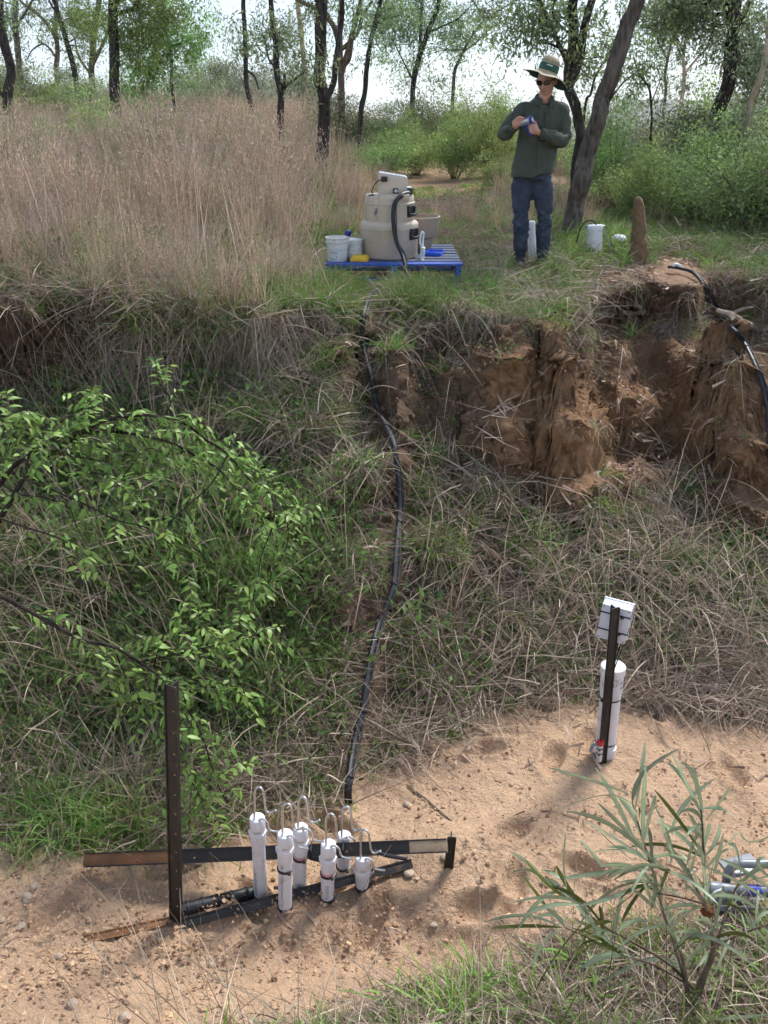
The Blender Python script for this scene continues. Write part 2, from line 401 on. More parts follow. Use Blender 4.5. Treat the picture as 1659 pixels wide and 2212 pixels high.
# crumble the bank along its own normals: fluted, undercut, cracked off in steps
tx = np.stack([np.gradient(X_, axis=1), np.gradient(Y_, axis=1), np.gradient(Z_, axis=1)], -1); ty = np.stack([np.gradient(X_, axis=0), np.gradient(Y_, axis=0), np.gradient(Z_, axis=0)], -1)
nn_ = np.cross(tx, ty); nn_ /= np.maximum(np.linalg.norm(nn_, axis=-1, keepdims=True), 1e-9)
inb = (Y_ > 2.6)*(Y_ < 9)*sstep(-.06, .10, (Y_-np.interp(X_, FX, FY))/(np.interp(X_, RX, RY)-np.interp(X_, FX, FY)))*sstep(.35, -.05, Y_-np.interp(X_, RX, RY))
steep_ = sstep(.80, .45, nn_[..., 2])*inb
c1 = fbm(X_*2.6, Y_*2.6, Z_*2.6, 4); c2 = 1-2*np.abs(fbm(X_*6, Y_*6, Z_*5 + 7, 3)); c3 = fbm(X_*13, Y_*13, Z_*3.5, 3); c4 = fbm(X_*30, Y_*30, Z_*26, 3); c5 = np.abs(fbm(X_*17, Y_*17, Z_*17 + 3, 2))
dd_ = inb*(.035*c1 + .018*c4) + steep_*(.085*c1 - .05*np.clip(c2-.45, 0, 1) + .022*c3 + .05*c4 - .05*np.clip(.13-c5, 0, 1)/.13)
zr_ = np.interp(X_, RZX, RZ); fz = (zr_-Z_)/np.interp(X_, [-4, -2.3, -1.4, -.5, .2, .9, 1.5, 1.9, 3.2, 5], [.95, .92, .60, .34, .28, .46, .52, .46, .42, .46])
under = steep_*sstep(.12, .4, fz)*sstep(1.25, .7, fz)*(.16 + .16*fbm(X_*1.8, X_*0+77, 0, 2))
Xd = X_ + nn_[..., 0]*dd_; Yd = Y_ + nn_[..., 1]*dd_ + under; Z_ = Z_ + nn_[..., 2]*dd_*.8
V = np.stack([Xd.ravel(), Yd.ravel(), Z_.ravel()], 1)
nr, nc = X_.shape
ii = (np.arange(nr-1)[:, None]*nc + np.arange(nc-1)[None]).ravel()
F = np.stack([ii, ii+1, ii+nc+1, ii+nc], 1)
# what the soil is made of
yf_ = np.interp(X_, FX, FY); yr_ = np.interp(X_, RX, RY)
t_ = ((Y_-yf_)/(yr_-yf_)).ravel()
PX, PY = proj(V)
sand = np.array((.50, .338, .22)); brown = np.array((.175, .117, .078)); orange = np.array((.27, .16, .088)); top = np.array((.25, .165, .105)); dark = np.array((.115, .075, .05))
n1 = fbm(V[:, 0]*2.5, V[:, 1]*2.5, V[:, 2]*2.5, 4)[:, None]
wb = sstep(-.05, .12, t_ + .06*fbm(V[:, 0]*5, V[:, 1]*5, 40, 3))[:, None]; wt = sstep(.97, 1.05, t_)[:, None]
C = sand*(1-wb) + brown*wb*(1-wt) + top*wt
C = C*(1-.25*(1-wb)*np.clip(n1, 0, 1)) 
def spot(cx, cy, rx, ry): return np.exp(-((PX-cx)/rx)**2 - ((PY-cy)/ry)**2)[:, None]
wo = (spot(1190, 985, 120, 90) + spot(1540, 760, 90, 110) + spot(1610, 980, 90, 160) + spot(1130, 830, 90, 90)*.8 + spot(1250, 980, 60, 90) + spot(1330, 680, 120, 60)*.45 + spot(1430, 860, 120, 160)*.8 + spot(1200, 850, 130, 120)*.5 + spot(1180, 1320, 120, 60)*.3)
wo = np.clip(wo*(1+.8*n1), 0, 1)*(t_ < 1.0)[:, None]*wb
C = C*(1-wo) + orange*wo
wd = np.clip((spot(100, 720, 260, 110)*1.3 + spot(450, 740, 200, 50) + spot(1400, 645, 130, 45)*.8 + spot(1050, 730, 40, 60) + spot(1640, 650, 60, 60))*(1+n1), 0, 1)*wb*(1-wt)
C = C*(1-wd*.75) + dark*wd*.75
dug = np.clip((spot(560, 1990, 380, 90) + .8*spot(200, 2080, 250, 110) + .5*spot(900, 1930, 120, 60))*(.8+1.2*n1), 0, 1)*(1-wb)
C = C*(1-.4*dug) + np.array((.34, .215, .14))*.4*dug
path = np.clip(spot(980, 450, 140, 90) + spot(1000, 375, 90, 25)*1.2 + spot(1450, 580, 200, 25) + .8*spot(1300, 605, 90, 20) + spot(1080, 560, 60, 40), 0, 1)*wt
C = C*(1-path) + np.array((.34, .22, .14))*path
far = sstep(14, 30, V[:, 1])[:, None]
C = C*(1-far) + np.array((.16, .14, .07))*far
crack = (np.clip(spot(1610, 980, 80, 150) + spot(1530, 760, 70, 90)*.6, 0, 1)*wb)[:, 0]
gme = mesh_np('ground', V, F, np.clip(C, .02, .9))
a_ = gme.attributes.new('crack', 'FLOAT', 'POINT'); a_.data.foreach_set('value', crack.astype(np.float32))
ground = put('ground', gme, M_ground); tag(ground, kind='structure')

V_ground, F_ground = V, F
BVH = BVHTree.FromPolygons([Vector(v) for v in V.tolist()], F.tolist())
def at(X, Y, lift=0.0):                              # where the sight line meets the ground
    r = ray(X, Y).normalized(); h = BVH.ray_cast(Vector((0, 0, CAM_H)), r)
    p = h[0] if h[0] is not None else dep(X, Y, 30)
    return p + (h[1]*lift if h[0] is not None and lift else Vector((0, 0, 0)))
def drop(x, y):
    h = BVH.ray_cast(Vector((x, y, 80)), Vector((0, 0, -1)))
    return h[0] if h[0] is not None else Vector((x, y, 0))
def gz(x, y): return drop(x, y).z

# hills far away
hx = np.linspace(-900, 1500, 140)
def ridge(x, s): return np.maximum(0, 62*np.exp(-((x-330)/190)**2) + 36*np.exp(-((x-640)/200)**2) + 34*np.exp(-((x+500)/260)**2) + 14*fbm(x*.012, x*0+s, 0, 4) + 8)
HV = []; HF = []
prof = [(-260, -.15), (-150, .25), (-70, .7), (0, 1.0), (120, .6), (300, 0)]
for j, (dy, k) in enumerate(prof):
    zz = ridge(hx, 2.0)*k - 12
    HV.append(np.stack([hx, 1000 + dy + 40*fbm(hx*.006, hx*0+j, 0, 2), zz + 4*fbm(hx*.03, hx*0+j*3, 0, 3)], 1))
HV = np.concatenate(HV); n_ = len(hx)
hi = (np.arange(len(prof)-1)[:, None]*n_ + np.arange(n_-1)[None]).ravel()
hills = put('hills', mesh_np('hills', HV, np.stack([hi, hi+1, hi+n_+1, hi+n_], 1)), mat('wooded_hill', (.07, .09, .05), .95, var=.4, scale=.06)); tag(hills, kind='structure')

# ------------------------------------------------------------------ the air: far things pale towards blue
hz_ = Geo(); hz_.box((0, 1150, 34), (4600, 2340, 130)); haze = hz_.build('haze', None); haze['kind'] = 'stuff'
hm = bpy.data.materials.new('thin_haze'); hm.use_nodes = True; hn = hm.node_tree.nodes; hn.remove(hn['Principled BSDF'])
pv_ = hn.new('ShaderNodeVolumePrincipled'); pv_.inputs['Color'].default_value = (.93, .95, 1, 1); pv_.inputs['Density'].default_value = .0006; pv_.inputs['Anisotropy'].default_value = .2
hm.node_tree.links.new(pv_.outputs['Volume'], hn['Material Output'].inputs['Volume']); haze.data.materials.append(hm)
# ------------------------------------------------------------------ materials of the made things
M_pvc = mat('white_pvc', (.72, .73, .78), .4, var=.06, dirt=(.42, .31, .22), dirt_amt=.30, dirt_scale=13)
M_cap = mat('white_pvc_cap', (.76, .76, .81), .35, var=.03, dirt=(.55, .45, .35), dirt_amt=.05, dirt_scale=14)
M_pvcgrey = mat('grey_pvc', (.20, .22, .25), .35, var=.08, dirt=(.4, .3, .2), dirt_amt=.2, dirt_scale=12)
M_steel = mat('stainless_rod', (.60, .61, .63), .34, .9, .12, 60)
M_picket = mat('black_steel_picket', (.022, .019, .017), .55, .2, .5, 40, .3, dirt=(.12, .075, .045), dirt_amt=.15, dirt_scale=16)
M_rust = mat('rusty_steel', (.22, .105, .045), .95, 0, .5, 26, .8, dirt=(.07, .045, .03), dirt_amt=.55, dirt_scale=13)
M_paintend = mat('worn_cream_steel', (.40, .29, .19), .8, 0, .25, 30, .3, dirt=(.06, .04, .03), dirt_amt=.4, dirt_scale=14)
M_black = mat('black_plastic', (.012, .012, .014), .4, var=.2)
M_conduit = mat('black_conduit', (.010, .011, .016), .5, var=.2, dirt=(.10, .075, .055), dirt_amt=.06, dirt_scale=10)
M_rubber = mat('black_rubber', (.013, .013, .014), .6)
M_tan = mat('tan_moulded_plastic', (.50, .42, .335), .5, var=.04, scale=120, bump=.05, dirt=(.36, .28, .20), dirt_amt=.3, dirt_scale=7)
M_tan2 = mat('pale_tan_plastic', (.57, .49, .40), .45, var=.03)
M_bluepaint = mat('blue_pallet_paint', (.012, .075, .42), .55, var=.3, scale=30, bump=.3, dirt=(.10, .10, .12), dirt_amt=.35, dirt_scale=11)
M_bluewood = mat('weathered_blue_board', (.07, .085, .13), .8, var=.35, scale=25, bump=.4, dirt=(.03, .06, .20), dirt_amt=.4, dirt_scale=8)
M_white = mat('white_plastic', (.66, .66, .67), .45, var=.05, dirt=(.48, .42, .34), dirt_amt=.2, dirt_scale=11)
M_greybox = mat('light_grey_enclosure', (.62, .64, .71), .4, var=.03, dirt=(.45, .40, .36), dirt_amt=.06, dirt_scale=7)
M_yellow = mat('yellow_plastic', (.80, .50, .03), .45, var=.06)
M_blueplastic = mat('bright_blue_plastic', (.02, .12, .70), .35)
M_bluecap = mat('dark_blue_plastic', (.015, .02, .22), .3)
M_ink = mat('dark_print', (.03, .03, .035), .6)
M_green = mat('green_print', (.02, .22, .10), .5)
M_pink = mat('pink_primer', (.62, .30, .36), .5, var=.3, scale=30)
M_red = mat('red_cap', (.62, .02, .03), .35)
M_rope = mat('white_rope', (.72, .72, .70), .9, var=.15, scale=200, bump=.5)
M_galv = mat('galvanised_chain', (.35, .36, .38), .4, .9)
M_mound = mat('mound_earth', (.18, .118, .072), .95, var=.35, scale=22, bump=1.0, dirt=(.085, .05, .03), dirt_amt=.4, dirt_scale=18, spec=.1)
M_rock = mat('pale_rock', (.42, .33, .25), .9, var=.3, scale=18, bump=.6, dirt=(.30, .19, .11), dirt_amt=.4, dirt_scale=10)
M_wood = bark_material('dead_wood', (.10, .075, .055), (.34, .27, .21), 18, .6)
M_funnel = mat('brown_tub', (.38, .30, .225), .45, var=.06)
M_brass = mat('brass_fitting', (.5, .33, .12), .35, .9)
M_label_blue = mat('blue_label', (.02, .05, .40), .4)
M_clear = mat('clear_tube', (.60, .60, .62), .15, var=.02)

def axis_m(P): return P.y*CP - (P.z-CAM_H)*SP        # metres along the view axis, for sizing from the picture
def px2m(P, px): return px*axis_m(P)/FPX

def text_verts(s):
    cu = bpy.data.curves.new('lettering', 'FONT'); cu.body = s; cu.size = 1; cu.resolution_u = 2
    ob = bpy.data.objects.new('lettering', cu); me = bpy.data.meshes.new_from_object(ob)
    v = [tuple(p.co) for p in me.vertices]; f = [tuple(p.vertices) for p in me.polygons]
    bpy.data.objects.remove(ob); bpy.data.curves.remove(cu); bpy.data.meshes.remove(me)
    return v, f
def letter_cyl(s, size, r, o, axis, phi, up, h0, name, material, parent, along=True):
    """lettering wrapped on a cylinder: along the axis, or around it"""
    v, f = text_verts(s); a = Vector(axis).normalized(); o = Vector(o)
    d = Vector(up); d = (d-a*d.dot(a)).normalized(); e = a.cross(d)      # d faces phi = 0
    g = Geo(); vs = []
    for x, y, z in v:
        if along: h = h0 + x*size; q = phi - y*size/r
        else: h = h0 + y*size; q = phi + x*size/r
        vs.append(o + a*h + (d*math.cos(q) + e*math.sin(q))*(r+.0006))
    return g.add(vs, f).build(name, material, parent)
TOCAM = Vector((0, -1, 0))

# ------------------------------------------------------------------ six sampling tubes with bent steel inlets
def seg(g, o, a, prof, n=20): g.lathe(prof, o, a, n)
BIG = [(-15, 24), (-15, -60), (-15, -170), (-11, -205), (3, -228), (24, -234), (42, -222), (51, -195), (57, -140), (64, -100), (76, -84), (96, -84), (135, -113)]
SMALL = [(12, 6), (17, -10), (34, -23), (58, -24), (76, -10), (84, 16), (95, 32), (120, 33), (166, 24)]
TUBES = [  # base px, cap-top px (in the 1659 x 2212 picture), big and small inlet scale, pink primer, cable tie, label
    ((563.5, 1936), (555.5, 1765), 1, 1, 0, 0, 'tall white sampling tube, leftmost, behind the steel bar', 1, 'PREMIUM SEP PVC'),
    ((616, 1962), (616, 1800), 1, 1, 0, 1, 'white sampling tube strapped in front of the bar, with clearest black printing', 1.02, 'PVC-U DWV SH 170823 16 S 45070'),
    ((647, 1919), (649.5, 1786), 1, 1, 1, 1, 'pink-stained white sampling tube standing behind the bar', 1, ''),
    ((707, 1942), (709.5, 1822), 1, 1, 1, 1, 'pink-ringed white sampling tube in front of the bar with marker writing', 1, ''),
    ((741, 1900), (743, 1803), .95, .95, 0, 1, 'short white sampling tube behind the bar, next to the shortest one', 1, ''),
    ((782, 1918), (783.5, 1850), .9, .9, 0, 0, 'shortest white sampling tube, rightmost, low in the sand before the bar', 1, '')]
tube_bases = []
for (bx, by), (tx, ty), kb, ks, pink, tie, lab, sc, txt in TUBES:
    B = at(bx, by); T = dep(tx, ty, B.y - .01); a = (T-B).normalized(); L = (T-B).length
    tube_bases.append(B)
    root = empty('sampling_tube', B, lab, 'sampling tube', 'white sampling tubes with steel inlets in the sand')
    g = Geo(); seg(g, B, a, [(.028, -.12), (.028, L-.105)]); g.build('tube', M_pvc, root)
    g = Geo(); seg(g, B, a, [(.0305, L-.145), (.031, L-.143), (.031, L-.10), (.0295, L-.098)]); g.build('sleeve', M_pvc, root)
    g = Geo(); seg(g, B, a, [(.030, L-.10), (.0345, L-.098), (.0345, L-.072), (.030, L-.07)], 16)
    for k in range(8):
        q = k*math.pi/4; u = a.orthogonal().normalized(); w = a.cross(u)
        p = B + a*(L-.085) + (u*math.cos(q)+w*math.sin(q))*.0345
        g.box(p, (.006, .006, .026), Matrix.Rotation(q, 3, 'Z'))
    g.build('coupling', M_cap, root, .001)
    g = Geo(); seg(g, B, a, [(.0305, L-.069), (.0315, L-.067), (.0315, L-.006), (.0285, L-.0015), (.024, L)], 24); g.build('cap', M_cap, root)
    if pink: g = Geo(); seg(g, B, a, [(.0288, L-.175), (.0288, L-.143)]); g.build('primer_ring', M_pink, root)
    if tie:
        g = Geo(); hh = L-.17 if pink else L-.19
        seg(g, B, a, [(.0292, hh), (.0335, hh+.001), (.0335, hh+.008), (.0292, hh+.009)]); g.box(B+a*(hh+.004)+Vector((.02, -.03, 0)), (.012, .012, .010)); g.build('cable_tie', M_black, root)
    g = Geo(); seg(g, B, a, [(.0292, .0), (.031, .002), (.031, .016), (.0292, .018)]); g.build('ground_tie', M_black, root)
    k0 = .3175
    for nm, pts, kk, ln in (('tall_inlet', BIG, kb, 1), ('low_inlet', SMALL, ks, 1)):
        path = []
        for i, (u, v) in enumerate(pts):
            p = dep(tx + u*k0*kk, ty + 4 + v*k0*kk, T.y); p.y += -.012 - .0006*max(u, 0)*kk*.4
            path.append(p)
        path[0] = T + (path[0]-T)*.9; path[0].z = T.z - .004
        g = Geo(); g.tube(spline(path, 5), .0046, 8); g.build(nm, M_steel, root)
    if txt:
        letter_cyl(txt, .017, .028, B, a, -.15 if 'DWV' in txt else -.35, TOCAM, .03, 'lettering', M_ink, root)
    if pink and not txt:
        letter_cyl('0.3 GO-3' if by > 1930 else '0.3', .02, .028, B, a, .2, TOCAM, .03, 'marker_writing', M_ink, root)
    letter_cyl('DWV', .011, .0315, B, a, -.3, TOCAM, L-.06, 'lettering', M_ink, root, along=False)

# ------------------------------------------------------------------ steel pickets (Y section)
def picket(name, A, B, w, facing, label, matl, holes=None, group=None, parts=()):
    A = Vector(A); B = Vector(B); a = (B-A).normalized(); L = (B-A).length
    f = Vector(facing); f = (f-a*f.dot(a)).normalized(); s = a.cross(f)
    root = empty(name, A, label, 'steel post', group)
    M = Matrix((s, f, a)).transposed()
    g = Geo(); g.box(A + a*L/2 + f*w*.08, (w, .005, L), M); g.build('flange', matl, root, .0008)
    g = Geo(); g.box(A + a*L/2 - f*w*.42 + f*w*.055, (.005, w*.9, L), M); g.build('web', matl, root, .0008)
    g = Geo()
    for q in (-1, 1): g.box(A + a*L/2 + s*q*w*.47 + f*(w*.08+.004), (.006, .0045, L-.004), M)
    g.build('flange_lip', matl, root, .0008)
    return root, a, f, s, L
P0 = at(372, 1990); PT = dep(370, 1480, P0.y-.01)
post, a, f, s, L = picket('steel_picket', P0 - Vector((0, 0, .2)), PT, .050, (-.45, -1, 0), 'upright black steel picket with a row of holes, in front of the leafy shrub', M_picket)
g = Geo()
for k in range(11):
    h = .30 + k*.095
    g.lathe([(.0036, 0), (.0036, .0012)], P0 - Vector((0, 0, .2)) + a*(h) + s*.012*1 + f*(.047*.08+.0026), f, 8)
hole = g.build('bolt_hole', M_paintend, post); hole['kind'] = 'stuff'
# the bar lying across the tubes
yb = tube_bases[0].y*.4 + tube_bases[1].y*.3 + tube_bases[2].y*.3
BA = dep(183, 1858, yb+.02); BB = dep(965, 1826, yb+.10)
d_ = (BB-BA)
bar, a, f, s, L = picket('steel_bar', BA, BB, .054, (0, -.85, .75), 'black steel picket lying level across the white tubes, one end rusty', M_picket)
for nm, t0, t1, mm in (('rusty_end', -.002, .235, M_rust), ('worn_end', .895, 1.002, M_paintend)):
    g = Geo(); M = Matrix((s, f, a)).transposed()
    g.box(BA + a*L*(t0+t1)/2 + f*.0046, (.0552, .0066, L*(t1-t0)), M); g.box(BA + a*L*(t0+t1)/2 - f*.0195, (.0066, .050, L*(t1-t0)), M)
    g.build(nm, mm, bar, .0008)
g = Geo()
for t in (.30, .47, .6, .72, .80): g.lathe([(.004, 0), (.004, .0012)], BA + a*L*t + f*.0068 + s*.008, f, 8)
hole = g.build('bolt_hole', M_paintend, bar); hole['kind'] = 'stuff'
for X in (563, 650, 742, 672):
    t = ((dep(X, 1866, yb)-BA).dot(d_.normalized()))/L; c = BA + a*L*t
    g = Geo(); g.box(c, (.006, .056, .052), None); g.build('cable_tie', M_black, bar)
# short stake that carries the right end
Q0 = at(966, 1872); QT = dep(968, 1786, Q0.y - .02)
picket('short_stake', Vector((Q0.x, yb+.125, gz(Q0.x, yb+.125)-.1)), Vector((BB.x+.022, yb+.12, BB.z+.03)), .036, (0, -1, 0), 'short black steel stake at the right end of the level bar', M_picket)
# half buried steel bars in the sand, and the ribbed black pipe in the trench
def on_ground(pts, lift): return [at(X, Y) + Vector((0, 0, lift)) for X, Y in pts]
e1 = on_ground([(180, 2032), (372, 1990)], .004)
picket('buried_bar', e1[0], e1[1], .03, (0, -.6, 1), 'rusty steel bar half sunk in the sand left of the upright picket', M_rust)
e2 = on_ground([(385, 1998), (552, 1950), (890, 1872)], .012)
picket('sunken_bar', e2[0] - Vector((0, 0, .012)), e2[2] + Vector((0, 0, .006)), .036, (0, -.8, 1), 'black steel bar sunk in the sand under the white tubes', M_picket)
pp = on_ground([(384, 1978), (552, 1937)], .026)
pr = empty('drain_pipe', pp[0], 'fat black pipe tied down in the sand beside the upright picket', 'pipe')
da = (pp[1]-pp[0]).normalized(); pl_ = (pp[1]-pp[0]).length
g = Geo(); g.lathe([(.026, 0), (.028, .004), (.028, pl_-.004), (.026, pl_)], pp[0], da, 18); g.build('pipe_wall', M_conduit, pr)
for k in range(5):
    g = Geo(); h = .04 + k*(pl_-.08)/4
    g.lathe([(.0283, h-.004), (.031, h-.003), (.031, h+.003), (.0283, h+.004)], pp[0], da, 16); g.box(pp[0]+da*h+Vector((0, -.026, .020)), (.008, .012, .012)); g.build('cable_tie', M_rubber, pr)
# thin black cable looping behind the tubes
cb = [dep(645, 1842, yb+.06), dep(690, 1858, yb+.05), dep(740, 1848, yb+.07), dep(800, 1838, yb+.08), dep(835, 1848, yb+.05), dep(880, 1856, yb+.04)]
g = Geo(); g.tube(spline(cb, 6), .008, 8); tag(g.build('cable', M_conduit), 'thick black cable looping behind the white tubes along the bar', 'cable')

# ------------------------------------------------------------------ the logger on its picket, right
L0 = at(1301, 1648); LT = dep(1329, 1312, L0.y-.01)
lpost, a, f, s, L = picket('logger_picket', L0 - a*0 - Vector((0, 0, .1)), LT, .042, (.35, -1, 0), 'leaning black steel picket carrying a grey box, strapped to white pipe', M_picket)
G0 = at(1310, 1640); G0.y = L0.y + .075; G0.z = gz(G0.x, G0.y); GT = dep(1325, 1438, G0.y); ga = (GT-G0).normalized(); gl = (GT-G0).length
wp = empty('well_pipe', G0, 'wide white capped pipe standing in the sand, strapped to leaning picket', 'pipe')
g = Geo(); g.lathe([(.053, -.1), (.053, gl-.12)], G0, ga, 32); g.build('pipe_wall', M_pvc, wp)
g = Geo(); g.lathe([(.054, gl-.145), (.0575, gl-.143), (.0575, gl-.045), (.055, gl-.043)], G0, ga, 32); g.build('collar', M_pvc, wp)
g = Geo(); g.lathe([(.056, gl-.044), (.0625, gl-.042), (.0625, gl-.003), (.060, gl), (.0, gl+.0005)], G0, ga, 32); g.build('cap', M_cap, wp)
g = Geo(); g.lathe([(.054, .0), (.0585, .002), (.0585, .05), (.054, .053)], G0, ga, 32); g.build('base_collar', M_pvc, wp)
for h in (.085, gl-.185):
    g = Geo(); g.lathe([(.0532, h-.004), (.056, h-.003), (.056, h+.003), (.0532, h+.004)], G0, ga, 28)
    for k in range(1): g.box(G0 + ga*h + Vector((-.05, -.035, .0)), (.014, .014, .012))
    g.build('cable_tie', M_black, wp)
letter_cyl('GULLY', .026, .0577, G0, ga, .42, TOCAM, gl-.085, 'marker_writing', M_ink, wp, along=False)
letter_cyl('R2', .024, .0577, G0, ga, .60, TOCAM, gl-.115, 'marker_writing', M_ink, wp, along=False)
letter_cyl('GULLY', .024, .0577, G0, ga, -.95, TOCAM, gl-.09, 'marker_writing', M_ink, wp, along=False)
# grey box on top
bc = dep(1328, 1342, L0.y + .062); th = rad(-24)
Rb = Matrix.Rotation(th, 3, 'Z') @ Matrix.Rotation(rad(4), 3, 'Y') @ Matrix.Rotation(rad(-4), 3, 'X')
bx = empty('logger_box', bc, 'light grey plastic box tied to the top of the leaning picket', 'box')
g = Geo(); g.box(bc, (.140, .072, .185), Rb); g.build('case', M_greybox, bx, .004)
g = Geo(); g.box(bc + Rb @ Vector((0, .044, 0)), (.150, .016, .195), Rb); g.build('lid', M_greybox, bx, .005)
for u in (-1, 1):
    for w in (-1, 1):
        g = Geo(); g.lathe([(.0035, 0), (.0035, .0015)], bc + Rb @ Vector((u*.06, -.0362, w*.083)), Rb @ Vector((0, -1, 0)), 10); g.build('screw', M_ink, bx)
for w in (-.038, .052):
    g = Geo()
    for c, sz in (((0, -.0385, w), (.146, .004, .006)), ((.0725, .006, w), (.004, .088, .006)), ((-.0725, .006, w), (.004, .088, .006))): g.box(bc + Rb @ Vector(c), sz, Rb)
    g.box(bc + Rb @ Vector((.035, -.043, w-.004)), (.014, .010, .012), Rb)
    g.build('cable_tie', M_black, bx)
for k in range(3):
    g = Geo(); p0 = bc + Rb @ Vector((.035+.012*k, .0, -.094)); p3 = LT + (L0-LT)*(.42+.02*k) + Vector((.012, .02, 0))
    g.tube(spline([p0, p0-Vector((0, 0, .03)), (p0+p3)/2 - Vector((-.0, 0, .012)), p3], 5), .0028, 6); g.build('lead', M_rubber, bx)
# probe with red cap and grey valve strapped low on the picket
pb = L0 + (LT-L0)*.17 + Vector((-.024, -.028, -.075)); pa = (LT-L0).normalized()
pv = empty('probe', pb, 'small clear probe with red cap and grey valve strapped low to picket', 'probe')
g = Geo(); g.lathe([(.014, -.045), (.0155, -.04), (.0155, .055), (.013, .06)], pb, pa, 18); g.build('body', M_clear, pv)
g = Geo(); g.lathe([(.0165, .058), (.018, .060), (.018, .080), (.015, .083)], pb, pa, 18); g.build('red_cap', M_red, pv)
g = Geo(); c = pb + pa*.066 + Vector((-.016, -.006, 0)); g.tube([c, c+Vector((-.03, -.004, -.006))], .0075, 10); g.tube([c+Vector((-.024, -.004, 0)), c+Vector((-.036, -.012, -.038))], [.009, .007], 10); g.build('valve', M_pvcgrey, pv, 0)
for h in (.005, .035):
    g = Geo(); g.lathe([(.0158, h), (.018, h+.001), (.018, h+.005), (.0158, h+.006)], pb, pa, 14); g.box(pb+pa*h+Vector((-.008, -.016, 0)), (.008, .008, .008)); g.build('cable_tie', M_black, pv)
for k in (0, 1):
    g = Geo(); p1 = pb + pa*.08
    g.tube(spline([p1, p1+Vector((.002+.004*k, -.004, .10)), p1+Vector((.014, -.002-.004*k, .24)), LT+(L0-LT)*.42+Vector((-.012+.01*k, -.012, 0))], 6), .0042-.0012*k, 6); g.build('lead', M_rubber, pv)

# ------------------------------------------------------------------ pallet and the sampler on it
PLY0, PLZ = 7.46, None
pfl = dep(703, 570, PLY0); pfr = dep(999, 570, PLY0)
PLX0, PLX1 = pfl.x, pfr.x
PLZ = (gz((PLX0+PLX1)/2, PLY0+.1) + gz((PLX0+PLX1)/2, PLY0+1.0))/2 + .02
PLT = pfl.z                                            # top of the deck
tilt = rad(2.6); PW = PLX1-PLX0
pal = empty('pallet', (PLX0, PLY0, PLT-.15), 'weathered blue timber pallet on the grass under the tan sampler', 'pallet')
Rp = Matrix.Rotation(tilt, 3, 'X'); PO = Vector((PLX0, PLY0, PLT))
def pal_pt(u, v, h): return PO + Rp @ Vector((u, v, h))  # u across, v away, h above the deck
PD = 1.14
for k in range(8):
    w = .115 if k in (0, 7) else .098; v = .058 + k*(PD-.116)/7
    g = Geo(); g.box(pal_pt(PW/2 + random.uniform(-.004, .004), v, -.0105 + random.uniform(-.0015, .0015)), (PW + random.uniform(-.01, .01), w, .020), Rp)
    g.build('deck_board', M_bluepaint if k == 0 else M_bluewood, pal, .002)
for u in (.03, PW/2, PW-.03):
    g = Geo(); g.box(pal_pt(u, PD/2, -.0725), (.045, PD, .10), Rp); g.build('stringer', M_bluepaint, pal, .003)
for v in (.055, .55, 1.05):
    g = Geo(); g.box(pal_pt(PW/2, v, -.1355), (PW, .10, .020), Rp); g.build('bottom_board', M_bluepaint, pal, .002)

def scr(X, Y, v):                                      # point above the pallet, v metres behind its front edge
    return dep(X, Y, PLY0 + v)
SO = pal_pt(0, .40, 0); cx_ = dep(841, 560, PLY0+.42)
SO = Vector((cx_.x, PLY0+.42, pal_pt(cx_.x-PLX0, .42, 0).z)); SA = Rp @ Vector((0, 0, 1))
smp = empty('water_sampler', SO, 'tan round portable water sampler standing on the blue pallet', 'water sampler')
g = Geo(); g.lathe([(.232, .0), (.246, .006), (.250, .02), (.253, .27), (.255, .275), (.255, .318), (.248, .332), (.222, .352)], SO, SA, 64); g.build('base_tub', M_tan, smp)
g = Geo(); g.lathe([(.2545, .268), (.2565, .269), (.2565, .2725), (.2545, .2735)], SO, SA, 64, False); g.build('seam', M_funnel, smp)
g = Geo(); g.lathe([(.216, .345), (.219, .36), (.217, .50), (.222, .506), (.222, .520), (.215, .526)], SO, SA, 64); g.build('centre_section', M_tan, smp)
g = Geo(); g.lathe([(.212, .52), (.213, .575), (.205, .588), (.19, .590)], SO, SA, 48); g.build('top_cover', M_tan, smp)
g = Geo(); g.box(SO + SA*.575 + Vector((.035, -.075, 0)), (.27, .24, .05), Rp); g.build('cover_step', M_tan, smp, .008)
# slanted controller head
hz0 = .585; g = Geo(); vs = []
for y in (-.10, .10):
    for x, z in ((-.095, 0), (.150, 0), (.152, .165), (-.095, .208)): vs.append(SO + Rp @ Vector((x, y, hz0+z)))
g.add(vs, [(0, 1, 2, 3), (7, 6, 5, 4), (0, 4, 5, 1), (1, 5, 6, 2), (2, 6, 7, 3), (3, 7, 4, 0)]); g.build('controller', M_tan2, smp, .006)
g = Geo(); Rk = Rp @ Matrix.Rotation(math.atan2(.043, .247), 3, 'Y'); g.box(SO + Rp @ Vector((.028, 0, hz0+.190)), (.235, .19, .008), Rk); g.build('keypad_cover', M_clear, smp, .003)
for k in range(4):
    g = Geo(); g.box(SO + Rp @ Vector((-.05+.05*k, -.02, hz0+.2015-.0087*k)), (.03, .09, .004), Rk); g.build('key_panel', M_white, smp, .001)
def fit(name, X, Y, sx, sz, material, off=-.102, dpt=.03, bevel=.004):
    p = SO + Rp @ Vector((X, off, Y)); g = Geo(); g.box(p, (sx, dpt, sz), Rp); return g.build(name, material, smp, bevel)
c1 = fit('connector', -.045, hz0+.155, .052, .048, M_black, -.115, .03); c2 = fit('connector', .052, hz0+.047, .046, .046, M_black, -.115, .03)
g = Geo(); g.lathe([(.017, 0), (.017, .006), (.008, .008)], SO + Rp @ Vector((.056, -.131, hz0+.047)), (0, -1, .1), 16); g.build('connector_cap', M_galv, c2)
